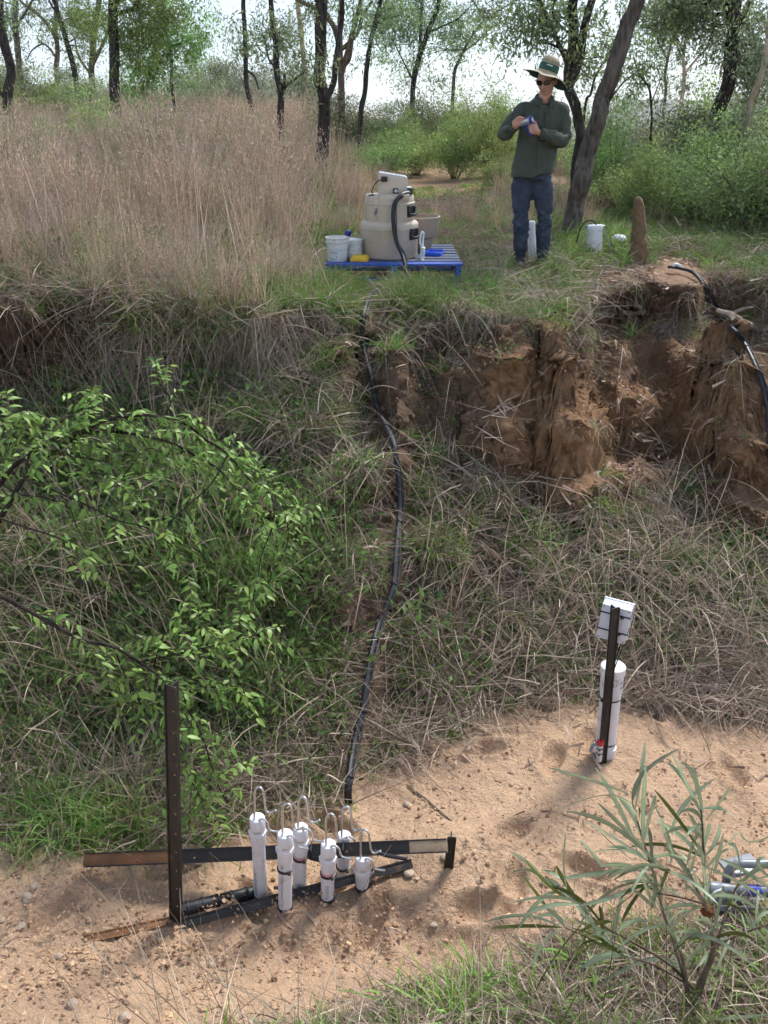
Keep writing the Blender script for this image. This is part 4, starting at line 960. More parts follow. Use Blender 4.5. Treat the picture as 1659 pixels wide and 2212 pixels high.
def tree(name, d, trunk, w, matl, label, limbs=(), blobs=(), pal=GUM, up=3.0, size=.095, crown_up=True, group=None, lift_n=7, dens=.62):
    """trunk: picture points from top to bottom; w: (top, bottom) widths in picture px; blobs: (X, Y, rx, ry, clusters)"""
    pts = [dep(X, Y, d) for X, Y in trunk][::-1]
    base = Vector((pts[0].x, d, gz(pts[0].x, d) - .05))
    sc = axis_m(pts[0])/FPX
    if pts[0].z > base.z + .1: base.x = pts[0].x + (pts[0].x - pts[1].x)*.15; pts = [base] + pts
    rb, rt = w[1]*sc/2, w[0]*sc/2
    for p in pts[1:]: p.y += random.uniform(-.12, .12)
    top = pts[-1]; dr = (pts[-1]-pts[-2]).normalized()
    if up:
        q = top
        for k in range(3):
            q = q + (dr*.7 + Vector((random.uniform(-.3, .3), random.uniform(-.3, .3), .6)))*up/3; pts.append(q)
    s_ = spline(pts, 5); n = len(s_); L_ = [0]
    for i in range(1, n): L_.append(L_[-1] + (s_[i]-s_[i-1]).length)
    inframe = (top-base).length; rr = []
    for l in L_:
        t = l/max(inframe, .1); r = rb*(1-t) + rt*t if t < 1 else rt*max(.25, 1-(l-inframe)/max(up*1.3, .1)); rr.append(r*(1+.05*random.uniform(-1, 1)))
    rr[0] *= 1.35; rr[1] *= 1.12
    root = empty(name, base, label, 'tree', group)
    g = Geo(); g.tube(s_, rr, 14 if rb > .08 else 9)
    v = np.array([tuple(p) for p in g.v])
    nn = fbm(v[:, 0]*9, v[:, 1]*9, v[:, 2]*3.5, 3)
    ctr = np.repeat(np.array([tuple(p) for p in s_]), 14 if rb > .08 else 9, 0); g.v = [tuple(p) for p in ctr + (v-ctr)*(1+.16*nn[:, None])]
    g.build('trunk', matl, root, sharp=80)
    limb_pts = [(p, r) for p, r in zip(s_[n//3:], rr[n//3:])]
    for lp, lw0, lw1 in limbs:
        lq = [dep(X, Y, d) for X, Y in lp]
        for i, p in enumerate(lq[1:]): p.y += random.uniform(-.3, .3)*(i+1)/len(lq)
        j = min(range(n), key=lambda i: (s_[i]-lq[0]).length); lq[0] = s_[j]
        ls = spline(lq, 5); g = Geo(); rl = list(np.linspace(lw0*sc/2, lw1*sc/2, len(ls))); g.tube(ls, rl, 9); g.build('limb', matl, root, sharp=80)
        limb_pts += list(zip(ls[2:], rl[2:]))
    cen = []; sp = []; ncl = []
    for X, Y, rx, ry, k in blobs:
        k = max(1, int(k*dens))
        for _ in range(k):
            a, b = rng.normal(0, .55, 2); yy = d + rng.normal(0, .35)*rx*sc*.8
            p = dep(X + a*rx, Y + b*ry, yy); cen.append(tuple(p))
    if crown_up and up:
        for k in range(lift_n):
            q = pts[-1] + Vector((random.gauss(0, 1.1), random.gauss(0, 1.1), random.gauss(.3, .7))); q.z = max(q.z, top.z + .5); cen.append(tuple(q))
    if cen:
        cen = np.array(cen); (V, F, C), cc = gum_leaves(cen, np.full((len(cen), 3), .20), 4, 24, size, pal)
        me = mesh_np('crown', V - np.array(base), F, C, False); put('crown', me, M_leaf, root)
        # twigs that reach the leaf clusters
        g = Geo(); lp = np.array([tuple(p) for p, r in limb_pts])
        for c in cen[:: 2]:
            dd = np.linalg.norm(lp-c, axis=1) + np.maximum(0, lp[:, 2]-c[2])*.4; j = int(dd.argmin()); a = limb_pts[j][0]; b = Vector(c); ln = (b-a).length
            if ln > 3.2: continue
            m1 = a.lerp(b, .5) + Vector((random.gauss(0, .12), random.gauss(0, .12), .10*ln))*1; r0 = min(limb_pts[j][1]*.6, .008 + .009*ln)
            g.tube(spline([a, a.lerp(m1, .5) + Vector((random.gauss(0, .05), 0, random.gauss(0, .05)))*ln, m1, b], 3), list(np.linspace(r0, .003, 10)), 5, False)
        if g.v: g.build('twigs', matl, root, sharp=80)['kind'] = 'stuff'
    return root
BB_, BG, BP, BN = M_bark_black, M_bark_grey, M_bark_pale, M_bark_brown
TG = None
tree('gum_tree', 21, [(2, 0), (6, 50), (14, 100), (19, 150), (17, 200), (12, 245)], (17, 23), BB_, 'dark trunk cut by the left edge of the picture, rising from dry grass', [([(14, 215), (2, 200), (-8, 190)], 10, 6)], [(0, 30, 50, 40, 14)])
tree('gum_tree', 28, [(31, 0), (35, 50), (37, 100), (39, 150)], (12, 14), BG, 'slim grey trunk second from the left edge, behind green bushes', [([(38, 60), (60, 20), (80, -20)], 7, 3)], [(60, 20, 60, 40, 22)])
tree('gum_tree', 31, [(119, 0), (121, 60), (122, 110), (124, 160)], (9, 12), BN, 'brown trunk with a long limb arching left, third from the left', [([(121, 90), (108, 62), (82, 32), (52, 8), (40, -5)], 8, 5), ([(124, 130), (95, 95), (70, 108), (60, 130)], 5, 2)], [(80, 50, 80, 50, 26)], size=.12)
tree('gum_tree', 27, [(119, 0), (127, 30), (138, 62), (148, 100), (155, 135), (160, 165)], (10, 13), BB_, 'thin black trunk leaning left in the green clump at left', [([(128, 30), (112, 12), (100, -8)], 6, 3)], [(175, 60, 45, 60, 46)], BRIGHT)
tree('gum_tree', 30, [(216, 0), (208, 30), (202, 70), (199, 120), (197, 165)], (12, 14), BN, 'brown forked trunk just left of the thick black trunk', [([(199, 145), (212, 118), (226, 85), (236, 60)], 9, 6), ([(175, 165), (168, 120), (160, 80)], 6, 3)], [(200, 60, 60, 55, 60)], BRIGHT)
tree('gum_tree', 18.5, [(243, 0), (246, 60), (248, 120), (247, 180), (249, 230), (252, 268)], (20, 24), BB_, 'thick straight black trunk with a limb bending right at the top', [([(250, 14), (262, 2), (270, -8)], 9, 7), ([(250, 30), (285, 18), (305, 2), (318, -10)], 10, 6)], [(330, 30, 70, 45, 60), (290, 80, 40, 50, 40), (200, 25, 40, 30, 10)], BRIGHT)
tree('sapling', 20, [(353, 0), (355, 40), (360, 75), (367, 103), (371, 125), (373, 180), (378, 236)], (4.5, 7), BB_, 'slender sapling with bright green open crown in the dry grass', [([(368, 105), (350, 85), (330, 72)], 3, 2), ([(368, 105), (395, 92), (430, 80)], 3, 1.5), ([(360, 75), (340, 50), (320, 40)], 3, 2), ([(371, 125), (352, 100), (345, 95)], 3, 2)], [(345, 75, 40, 40, 46), (400, 90, 40, 22, 22), (440, 72, 25, 10, 6), (330, 150, 40, 30, 26), (375, 30, 30, 20, 14), (320, 190, 40, 20, 26)], BRIGHT, up=1.0, lift_n=6, size=.10)
tree('gum_tree', 24, [(527, 0), (529, 50), (530, 110), (531, 160), (536, 200), (543, 228)], (9, 12), BB_, 'narrow black trunk kinked near its foot, left of three in the middle', [([(534, 150), (550, 165), (560, 195)], 6, 3)], [(515, 90, 25, 30, 12), (540, 60, 15, 20, 5)])
tree('gum_tree', 15.2, [(585, 0), (588, 40), (594, 90), (596, 130), (600, 170), (606, 205), (605, 260), (612, 345)], (11, 17), BB_, 'black trunk with a short broken stub, leaning left of the thickest middle trunk', [([(606, 195), (614, 180), (615, 162)], 8, 5), ([(606, 200), (625, 182), (650, 160), (660, 150)], 6, 3), ([(597, 145), (582, 130), (572, 95), (560, 60)], 5, 2)], [(610, 50, 25, 40, 12), (640, 140, 30, 30, 14), (560, 70, 20, 20, 6)])
tree('gum_tree', 33, [(643, 0), (648, 45), (652, 90), (657, 140), (661, 200)], (10, 13), BP, 'pale smooth cream trunk far back among the black trunks', (), [(600, 110, 40, 60, 26), (640, 60, 40, 30, 14)], OLIVE)
tree('gum_tree', 16.2, [(693, 0), (692, 60), (692, 120), (690, 170), (700, 210), (700, 270), (696, 342)], (23, 29), BB_, 'thickest black trunk in the middle, forking above the grass', [([(706, 215), (720, 180), (724, 140), (731, 90), (738, 40), (740, -10)], 14, 9)], [(680, -10, 50, 20, 10)])
tree('gum_tree', 21, [(737, 0), (735, 50), (735, 110), (737, 160), (738, 242)], (9, 20), BN, 'brown many-limbed trunk right behind the thickest black trunk', [([(740, 160), (752, 110), (765, 60), (778, 5), (782, -15)], 13, 8), ([(736, 105), (722, 60), (700, 30), (668, 12), (645, 0), (635, -10)], 12, 7), ([(750, 110), (770, 75), (785, 30), (805, 0)], 9, 6), ([(745, 145), (755, 130), (762, 90)], 7, 4)], [(700, 40, 40, 25, 12), (790, 40, 30, 40, 20)])
tree('gum_tree', 19, [(822, 0), (812, 40), (800, 95), (792, 150), (788, 200), (779, 248)], (9, 13), BB_, 'slanting black trunk between the brown tree and the pale pair', [([(805, 80), (820, 40), (830, 10)], 5, 3)], [(830, 40, 40, 40, 24), (812, 90, 12, 20, 6)])
tree('gum_tree', 23, [(948, 0), (938, 35), (924, 70), (912, 105), (904, 130), (892, 196)], (10, 13), BB_, 'black trunk leaning right, left of the bright gap of sky', [([(905, 120), (908, 80), (910, 30), (912, -5)], 8, 6), ([(924, 75), (950, 60), (990, 40), (1010, 20)], 5, 2), ([(896, 170), (870, 130), (850, 90)], 4, 2)], [(880, 60, 60, 50, 60), (860, 20, 60, 25, 30), (985, 60, 30, 40, 24), (930, 20, 40, 20, 20)])
tree('gum_tree', 26, [(1110, 3), (1080, 22), (1047, 43), (1022, 74), (1004, 105), (990, 135), (980, 170)], (4, 10), BG, 'thin grey trunk with limbs sweeping right across the bright sky', [([(1004, 110), (1025, 95), (1050, 70)], 5, 2), ([(1047, 43), (1030, 15), (1015, -5)], 5, 3)], [(1040, 30, 50, 25, 26), (990, 80, 30, 35, 20), (1090, 8, 30, 12, 8), (870, 150, 30, 30, 12)], up=.6, lift_n=4)
tree('gum_tree', 24, [(1428, 45), (1440, 70), (1448, 90), (1441, 130), (1438, 165), (1436, 205)], (5, 8), BN, 'thin pinkish forked sapling left of the pale pair beyond the bushes', [([(1441, 130), (1425, 90), (1410, 60)], 4, 2)], [(1420, 40, 40, 25, 16)], OLIVE, up=.8, lift_n=4)
tree('gum_tree', 25, [(1487, 40), (1480, 85), (1476, 125), (1474, 180)], (6, 10), BP, 'pale spreading tree in the sky gap right of the leaning trunk', [([(1475, 165), (1495, 140), (1520, 110), (1548, 88), (1565, 75)], 6, 3), ([(1477, 130), (1462, 95), (1450, 60)], 5, 3), ([(1480, 90), (1500, 50), (1510, 20)], 4, 2)], [(1470, 40, 50, 25, 30), (1530, 80, 40, 20, 16), (1450, 90, 20, 20, 6)], OLIVE, up=1)
tree('ironbark_tree', 10.6, [(1240, 0), (1243, 40), (1240, 80), (1235, 115), (1231, 150), (1230, 190), (1240, 225), (1251, 262), (1253, 300), (1248, 350), (1243, 400), (1240, 480)], (20, 24), BB_, 'sinuous black trunk right behind the person', [([(1233, 185), (1250, 130), (1258, 65), (1274, 0), (1280, -30)], 18, 14), ([(1229, 165), (1222, 135), (1212, 100), (1198, 62), (1180, 30), (1158, 0)], 10, 6), ([(1218, 118), (1198, 100), (1182, 96), (1165, 88)], 6, 3), ([(1203, 75), (1195, 40), (1192, 5)], 5, 3)], [(1160, 55, 50, 40, 30), (1190, 20, 40, 25, 22), (1140, 20, 30, 20, 8), (1290, 110, 25, 30, 9)], size=.075)
tree('ironbark_tree', 10.0, [(1372, 0), (1358, 40), (1345, 85), (1330, 130), (1317, 172), (1303, 212), (1290, 252), (1277, 300), (1265, 345), (1254, 390), (1246, 430), (1238, 470), (1228, 508)], (31, 41), BG, 'thick leaning rough-barked grey trunk beside the white standing pipe', [([(1318, 160), (1325, 120), (1300, 100)], 4, 2), ([(1290, 255), (1310, 225), (1340, 180), (1380, 150)], 5, 2)], [(1300, 120, 30, 30, 6)], size=.075, up=3.5)
tree('gum_tree', 14, [(1337, 60), (1320, 110), (1300, 145), (1283, 170), (1272, 205), (1266, 235)], (4, 8), BB_, 'thin dark stem crossing between the sinuous and leaning trunks', [([(1283, 170), (1262, 155), (1255, 140)], 3, 2)], [(1330, 70, 20, 20, 5)], up=.5, crown_up=False)
tree('gum_tree', 14.5, [(1578, 0), (1588, 40), (1588, 75), (1580, 120), (1572, 170), (1562, 220), (1548, 272)], (27, 33), BB_, 'big dark trunk with drooping foliage near the right edge', [([(1588, 70), (1608, 45), (1622, 10), (1630, -10)], 16, 11), ([(1590, 60), (1598, 20), (1605, -10)], 10, 8)], [(1440, 20, 60, 30, 60), (1500, 30, 40, 40, 30), (1535, 60, 30, 50, 26), (1640, 60, 30, 50, 40), (1640, 140, 25, 60, 40), (1600, 170, 30, 50, 20)], size=.085)
tree('gum_tree', 13.5, [(1662, 60), (1652, 110), (1640, 170), (1628, 215), (1618, 262)], (12, 16), BP, 'pale mottled trunk leaning at the right edge of the picture', [], [(1650, 100, 20, 60, 20)], OLIVE, size=.08)
tree('sapling', 13.5, [(1372, 130), (1385, 160), (1398, 190), (1405, 225), (1412, 275)], (4, 6), BB_, 'small crooked dark sapling rising out of the bushes right of the leaning trunk', [([(1398, 190), (1380, 180), (1365, 178)], 3, 1.5), ([(1405, 220), (1420, 190), (1425, 170)], 3, 1.5)], [(1380, 150, 30, 30, 20), (1350, 190, 20, 20, 8)], BRIGHT, up=.3, crown_up=False, size=.07)
# a wooded skyline further back, reading as one mass
def far_wood():
    P = []; S = []
    for k in range(46):
        X = rng.uniform(-500, 2200); d = rng.uniform(36, 60); x = (X-829.5)/FPX*d*.95; h = rng.uniform(2.0, 6.5)*(1.15 if X < 260 or X > 700 else .62)*(.7 if 950 < X < 1330 else 1)
        g0 = gz(x, d)
        for j in range(int(3 + h*1.6)): P.append((x + rng.normal(0, .9), d + rng.normal(0, .9), g0 + h*rng.uniform(.15, 1)))
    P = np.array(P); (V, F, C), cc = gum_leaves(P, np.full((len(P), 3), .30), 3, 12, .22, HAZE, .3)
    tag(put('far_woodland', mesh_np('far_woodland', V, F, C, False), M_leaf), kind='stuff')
far_wood()

# ------------------------------------------------------------------ bushes of the understorey
def bush_mesh(seed, h, w, nleaf, pal, lsz, tw=26, round_=.45):
    r = random.Random(seed); lob = []; g = Geo()
    for k in range(tw):
        a = r.uniform(0, 6.28); q = r.random()**.6; t = Vector((math.cos(a)*w*.5*q, math.sin(a)*w*.5*q, h*(r.uniform(.35, 1))*(1-.35*q)))
        m = t*.5 + Vector((r.gauss(0, .05), r.gauss(0, .05), h*.08))
        g.tube(spline([Vector((0, 0, -.05)) + Vector((math.cos(a), math.sin(a), 0))*.04, m, t], 4), [.012*(1-.85*i/8) for i in range(9)], 5, False)
        for j in range(3): lob.append(tuple(t*(1-.22*j) + Vector((r.gauss(0, .06), r.gauss(0, .06), r.gauss(0, .04)))*w))
    lob = np.array(lob); per = nleaf//len(lob)
    cc = np.repeat(lob, per, 0); P = cc + rng.normal(size=cc.shape)*np.array([.075, .075, .06])*w*.9
    P[:, 2] = np.maximum(P[:, 2], .02*h)
    D = rng.normal(size=P.shape); D[:, 2] += .25; L = lsz*rng.uniform(.6, 1.4, len(P)); lit = np.repeat(rng.normal(1, .15, (len(lob), 1)), per, 0)
    V, F, C = leaf_quads(P, D, L, L*rng.uniform(.4, .6, len(P)), cols(len(P), *pal)*np.clip(lit, .65, 1.4))
    return mesh_np('foliage', V, F, C, False), g.mesh('stems')
BPROTO = {}
for key, args in {'green': (1, 1.6, 1.9, 8500, ((.16, .24, .07), (.32, .41, .13)), .052), 'green2': (2, 1.3, 2.1, 8500, ((.15, .22, .065), (.29, .37, .125)), .052), 'olive': (3, 1.9, 1.8, 6500, ((.18, .22, .115), (.33, .36, .20)), .052), 'dark': (4, 1.5, 2.2, 8000, ((.10, .15, .055), (.21, .27, .095)), .042), 'pale': (5, 1.5, 1.7, 4500, ((.24, .28, .18), (.38, .42, .28)), .06)}.items():  # pale kind: distance haze put into the leaf colour
    BPROTO[key] = bush_mesh(*args)
def bush(kind, X, Y, d, s, label, group, sz=1.0):
    if group: label = {'green': 'fresh green', 'green2': 'mid green', 'olive': 'olive grey', 'dark': 'dark', 'pale': 'pale hazy'}[kind] + ' ' + label
    p = dep(X, Y, d); p.z = gz(p.x, d) - .03
    r = empty('bush', p, label, 'bush', group); r.rotation_euler.z = random.uniform(0, 6.28); r.scale = (s, s, s*sz)
    f, st = BPROTO[kind]; put('foliage', f, M_leaf, r); put('stems', st, M_bark_brown, r)
    return r
for i in range(13):
    bush(random.choice(['green', 'green2', 'olive']), -60 + 27*i + random.uniform(-12, 12), 200, random.uniform(23, 29), random.uniform(.85, 1.15), 'bush in the low thicket under the trees at left', 'bushes under the trees at left')
for i in range(11):
    bush(random.choice(['pale', 'olive']), 380 + 28*i + random.uniform(-10, 10), 200, random.uniform(27, 36), random.uniform(1.0, 1.5), 'bush on the skyline behind the middle black trunks', 'pale bushes on the skyline')
for i in range(17):
    bush(random.choice(['green', 'green2', 'green', 'olive']), 715 + 27*i + random.uniform(-12, 12), 250, random.uniform(18.5, 24) + (2 if 880 < 715+27*i < 1100 else 0), random.uniform(.6, 1.0), 'bush in the thicket between the middle trunks and the person', 'bushes behind the clearing')
for X, Y, d, s, k in [(830, 280, 17.6, .7, 'green2'), (900, 300, 18.2, .6, 'green'), (985, 300, 17.5, .75, 'green'), (1060, 310, 17, .8, 'green'), (1085, 330, 15.0, .5, 'green2')]:
    bush(k, X, Y, d, s, 'low bush at the back of the clearing left of the person', 'low bushes at the back of the clearing')
for X, Y, d, s, k in [(1330, 330, 13.6, .8, 'green'), (1355, 380, 12.4, .6, 'green2'), (1400, 420, 11.6, .6, 'green'), (1470, 330, 14.0, .85, 'olive'), (1540, 350, 12.6, .75, 'green'), (1600, 330, 13.6, .9, 'olive'), (1660, 320, 12.8, .9, 'green2'), (1440, 350, 16, 1.05, 'pale'), (1520, 300, 17.5, 1.05, 'green'), (1620, 290, 18, 1.1, 'olive'), (1370, 320, 17.5, 1.0, 'pale'), (1310, 260, 19, 1.0, 'olive'), (1700, 330, 15, 1.3, 'green')]:
    bush(k, X, Y, d, s, 'bush in the thicket right of the leaning trunk', 'bushes right of the leaning trunk')
for X, Y, d, s, k in [(1560, 460, 10.9, .8, 'dark'), (1630, 480, 10.4, .95, 'dark'), (1700, 480, 10.2, 1.0, 'dark'), (1480, 470, 11.4, .6, 'green2')]:
    bush(k, X, Y, d, s, 'shady bush at the right edge behind the bare rim', 'dark bushes at the right edge')
for X, Y, d, s in [(330, 330, 13.5, .42), (90, 300, 14.5, .5), (520, 300, 15, .5), (600, 420, 11.6, .32), (430, 260, 17, .6)]:
    bush('green2', X, Y, d, s, 'low bush poking out of the dry grass on the hill', 'low bushes in the dry grass')
bush('green', 200, 290, 15.6, .95, 'small bright bush in the dry grass left of the thick black trunk', None, .8)

# ------------------------------------------------------------------ the leafy shrub at left
def leaf_proto(n, w, bend, fold=.22, tip=1.0, shape=.8):
    V = []; F = []
    for i in range(n+1):
        t = i/n; hw = w*math.sin(math.pi*min(t*.94+.02, 1)**shape)/2 if i < n else w*.02; z = -bend*t*t; k = fold*hw
        V += [(t, -hw, z+k), (t, 0, z), (t, hw, z+k)]
    for i in range(n): a = 3*i; F += [(a, a+3, a+4, a+1), (a+1, a+4, a+5, a+2)]
    return np.array(V), np.array(F)
LEAFV = [leaf_proto(5, w_, b) for w_, b in ((.38, .12), (.42, .28), (.34, .5))]
LPAL = ((.145, .245, .055), (.28, .40, .10))
LEAF_ME = []
for V, F in LEAFV:
    for q in range(3): LEAF_ME.append(mesh_np('leaf', V, F, np.tile(cols(1, *LPAL, .1)*(.75, 1, 1.2)[q], (len(V), 1))))
for m in LEAF_ME: m.materials.append(M_leaf_glossy)
def frame(D, roll):                                   # rotation taking +X along D, leaf face up
    D = D.normalized(); s_ = Vector((0, 0, 1)).cross(D)
    s_ = s_.normalized() if s_.length > 1e-3 else Vector((0, 1, 0)); u = D.cross(s_)
    M = Matrix((D, s_, u)).transposed(); return M @ Matrix.Rotation(roll, 3, 'X')
def leafy_shrub():
    q = .3968; cv = lambda L: [(q*x, 822.9+q*y) for x, y in L]
    B = []                                            # px points, depth at start and end, radius start, end, twig weight
    B.append((cv([(-60, 640), (0, 560), (80, 460), (200, 380), (300, 310), (420, 280), (560, 272), (700, 285), (850, 315), (960, 350), (1100, 430), (1200, 490), (1300, 600), (1400, 720), (1500, 860)]), 3.75, 4.05, .012, .003, 1.0))
    B.append((cv([(-50, 860), (0, 750), (60, 650), (130, 530), (200, 450), (400, 310), (560, 220), (720, 190), (830, 190), (1000, 230), (1120, 320), (1240, 400), (1380, 560), (1500, 640), (1600, 760)]), 3.65, 4.2, .014, .003, 1.0))
    B.append((cv([(140, 480), (160, 400), (200, 330), (150, 270), (60, 230), (-40, 200)]), 3.7, 3.6, .006, .002, 1.5))
    B.append((cv([(450, 290), (480, 220), (480, 130), (470, 40)]), 3.85, 3.9, .004, .002, 1.1))
    B.append((cv([(900, 190), (930, 100), (870, 20), (860, -30)]), 4.1, 4.2, .004, .002, .8))
    B.append((cv([(1010, 380), (930, 400), (800, 370), (700, 480), (660, 560), (690, 640)]), 3.95, 3.8, .004, .002, .9))
    B.append((cv([(330, 480), (420, 520), (520, 500), (640, 560), (720, 640)]), 3.8, 3.7, .004, .002, .8))
    B.append((cv([(1480, 640), (1560, 760), (1560, 900), (1480, 1050), (1440, 1150)]), 4.05, 3.85, .004, .002, .8))
    B.append((cv([(1500, 640), (1480, 800), (1420, 960), (1400, 1120), (1340, 1280), (1250, 1420)]), 4.0, 3.5, .004, .002, 1.0))
    B.append((cv([(0, 560), (120, 620), (260, 640), (380, 700), (420, 820)]), 3.75, 3.6, .004, .002, .9))
    B.append((cv([(130, 530), (300, 600), (480, 680), (640, 760), (800, 800), (940, 900)]), 3.6, 3.6, .005, .002, .5))
    B.append((cv([(0, 750), (150, 800), (330, 860), (480, 960), (560, 1080)]), 3.5, 3.4, .005, .002, .45))
    B.append((cv([(1240, 400), (1150, 560), (1000, 700), (900, 820), (960, 980), (1060, 1100)]), 3.9, 3.5, .004, .002, .4))
    B.append((cv([(-40, 200), (60, 180), (140, 160), (220, 190)]), 3.6, 3.65, .004, .002, 1.3))
    B.append((cv([(200, 380), (320, 400), (460, 420), (600, 440), (760, 430)]), 3.85, 3.9, .004, .002, .9))
    B.append(([(-30, 1270), (60, 1318), (120, 1352), (178, 1382), (246, 1398), (300, 1430), (340, 1458), (372, 1490), (410, 1540), (440, 1600), (465, 1680), (490, 1735)], 3.1, 3.0, .010, .002, .55))
    B.append(([(300, 1430), (370, 1415), (440, 1400), (500, 1385), (560, 1370)], 3.1, 3.2, .005, .002, 1.0))
    B.append(([(340, 1458), (400, 1475), (460, 1485), (530, 1500)], 3.08, 3.1, .004, .002, 1.2))
    B.append(([(410, 1540), (380, 1580), (400, 1640), (420, 1700), (450, 1740)], 3.02, 2.95, .003, .0015, 1.2))
    B.append(([(245, 1398), (262, 1440), (285, 1490), (330, 1560), (360, 1590)], 3.05, 2.95, .005, .002, .45))
    B.append(([(180, 1462), (230, 1455), (280, 1475), (310, 1540)], 3.05, 2.98, .003, .002, .8))
    B.append(([(330, 1458), (350, 1380), (395, 1345), (450, 1350)], 3.1, 3.15, .003, .002, .9))
    p0 = dep(-60, 1080, 3.7); base = Vector((p0.x, 3.7, gz(p0.x, 3.7)))
    root = empty('leafy_shrub', base, 'arching leafy green shrub hanging over the left side of the bank', 'shrub')
    stem = Geo(); tw = Geo(); leaves = []
    for pts, d0, d1, r0, r1, wt in B:
        n = len(pts); P = [dep(X, Y, d0+(d1-d0)*i/(n-1) + random.uniform(-.02, .02)) for i, (X, Y) in enumerate(pts)]
        s_ = spline(P, 5); stem.tube(s_, list(np.linspace(r0, r1, len(s_))), 7)
        acc = 0
        for i in range(1, len(s_)-1):
            t = i/len(s_); acc += (s_[i]-s_[i-1]).length*wt*(14 + 47*t)
            while acc > 1:
                acc -= 1; tl = random.uniform(.06, .22); ax = (s_[i+1]-s_[i-1]).normalized()
                d = (ax*random.uniform(.1, .9) + Vector((random.gauss(0, .7), random.gauss(-.15, .6), random.gauss(.15, .6)))).normalized()
                e = s_[i] + d*tl + Vector((0, 0, -.25*tl)); m = s_[i].lerp(e, .5) + Vector((0, 0, .08*tl)); sp = spline([s_[i], m, e], 4); tw.tube(sp, [.0018]*len(sp), 4, False)
                nl = int(3 + tl*32)
                for k in range(nl):
                    u = (k+.7)/nl; j = min(int(u*(len(sp)-1)), len(sp)-2); pos = sp[j].lerp(sp[j+1], u*(len(sp)-1)-j); sd = 1 if k % 2 else -1
                    tdir = (sp[j+1]-sp[j]).normalized(); sv_ = tdir.cross(Vector((0, 0, 1))).normalized() if abs(tdir.z) < .98 else Vector((1, 0, 0))
                    ld = (tdir*.55 + sv_*sd*.8 + Vector((random.gauss(0, .2), random.gauss(0, .2), random.gauss(-.15, .2)))).normalized()
                    leaves.append((pos, ld, random.uniform(.030, .062), random.gauss(0, .45)))
    stem.build('stems', M_bark_black, root, sharp=80); tw.build('twigs', M_bark_brown, root, sharp=80)['kind'] = 'stuff'
    random.shuffle(leaves); leaves.sort(key=lambda a: -a[2]/axis_m(a[0]))
    parts = []
    for i, (pos, ld, L, roll) in enumerate(leaves):
        M = frame(ld, roll)
        if i < 295:
            o = put('leaf', LEAF_ME[i % 9], None, root); o.location = pos - base; o.rotation_euler = M.to_euler(); o.scale = (L, L, L)
        else:
            V, F = LEAFV[i % 3]; parts.append((V @ (np.array(M.transposed())*L) + np.array(pos-base), F, np.tile(cols(1, *LPAL, .22), (len(V), 1))))
    V, F, C = merge(parts); f = put('foliage', mesh_np('foliage', V, F, C), M_leaf_glossy, root); f['kind'] = 'stuff'
leafy_shrub()

# ------------------------------------------------------------------ the long-leaved shrub at lower right
LONGL = """905 690 800 430 655 180|935 670 935 420 950 180|870 370 940 210 1140 75|840 330 640 255 378 180|850 380 690 340 440 430|960 720 760 590 580 480|1010 740 760 520 485 435|1060 770 850 560 670 385|1100 570 1170 400 1350 245|1285 470 1200 300 1100 95|1280 440 1250 300 1225 165|1250 640 1130 470 1000 310|1260 690 1150 580 1000 480|1295 490 1370 390 1440 290|1270 600 1225 720 1200 800|1300 740 1400 640 1495 548|1290 700 1360 600 1375 510|1280 600 1240 520 1190 440|980 770 700 790 440 830|980 780 820 750 690 750|960 760 800 760 665 820|985 830 880 950 810 1080|1000 780 1000 900 975 1010|930 870 760 1000 590 1130|890 870 730 940 560 980|960 850 740 900 560 1100|590 1080 420 1280 300 1500|400 1030 310 910 225 800|480 940 350 830 245 710|490 890 470 730 485 555|560 960 480 850 430 750|460 1110 240 1040 15 1080|460 1110 260 1100 45 1115|440 1120 340 1220 290 1345|560 980 400 980 235 1040|560 970 380 930 140 975|700 760 640 680 570 600|880 720 800 660 690 560|1340 910 1310 870 1370 640|1340 800 1360 730 1400 560|1300 760 1500 850 1680 970|1380 710 1520 780 1680 890|1400 900 1520 1040 1680 1230|1090 1270 1300 1160 1680 1430|1280 1180 1230 1260 1200 1330|1290 1200 1300 1350 1320 1580|1060 1620 1350 1640 1680 1610|1150 1450 1000 1290 580 1510|860 1640 830 1500 820 1400|720 1130 650 1100 620 1020|1180 770 1230 600 1290 510|1090 740 1085 600 990 385|1110 690 1060 560 1040 470|1640 700 1600 740 1680 830|1000 1000 920 920 840 860|830 1290 760 1230 640 1200|1080 1290 1170 1190 1230 1150|780 1150 860 1075 970 1075|1020 1010 960 900 930 800|1200 820 1120 700 1050 640|1500 560 1560 610 1680 570"""
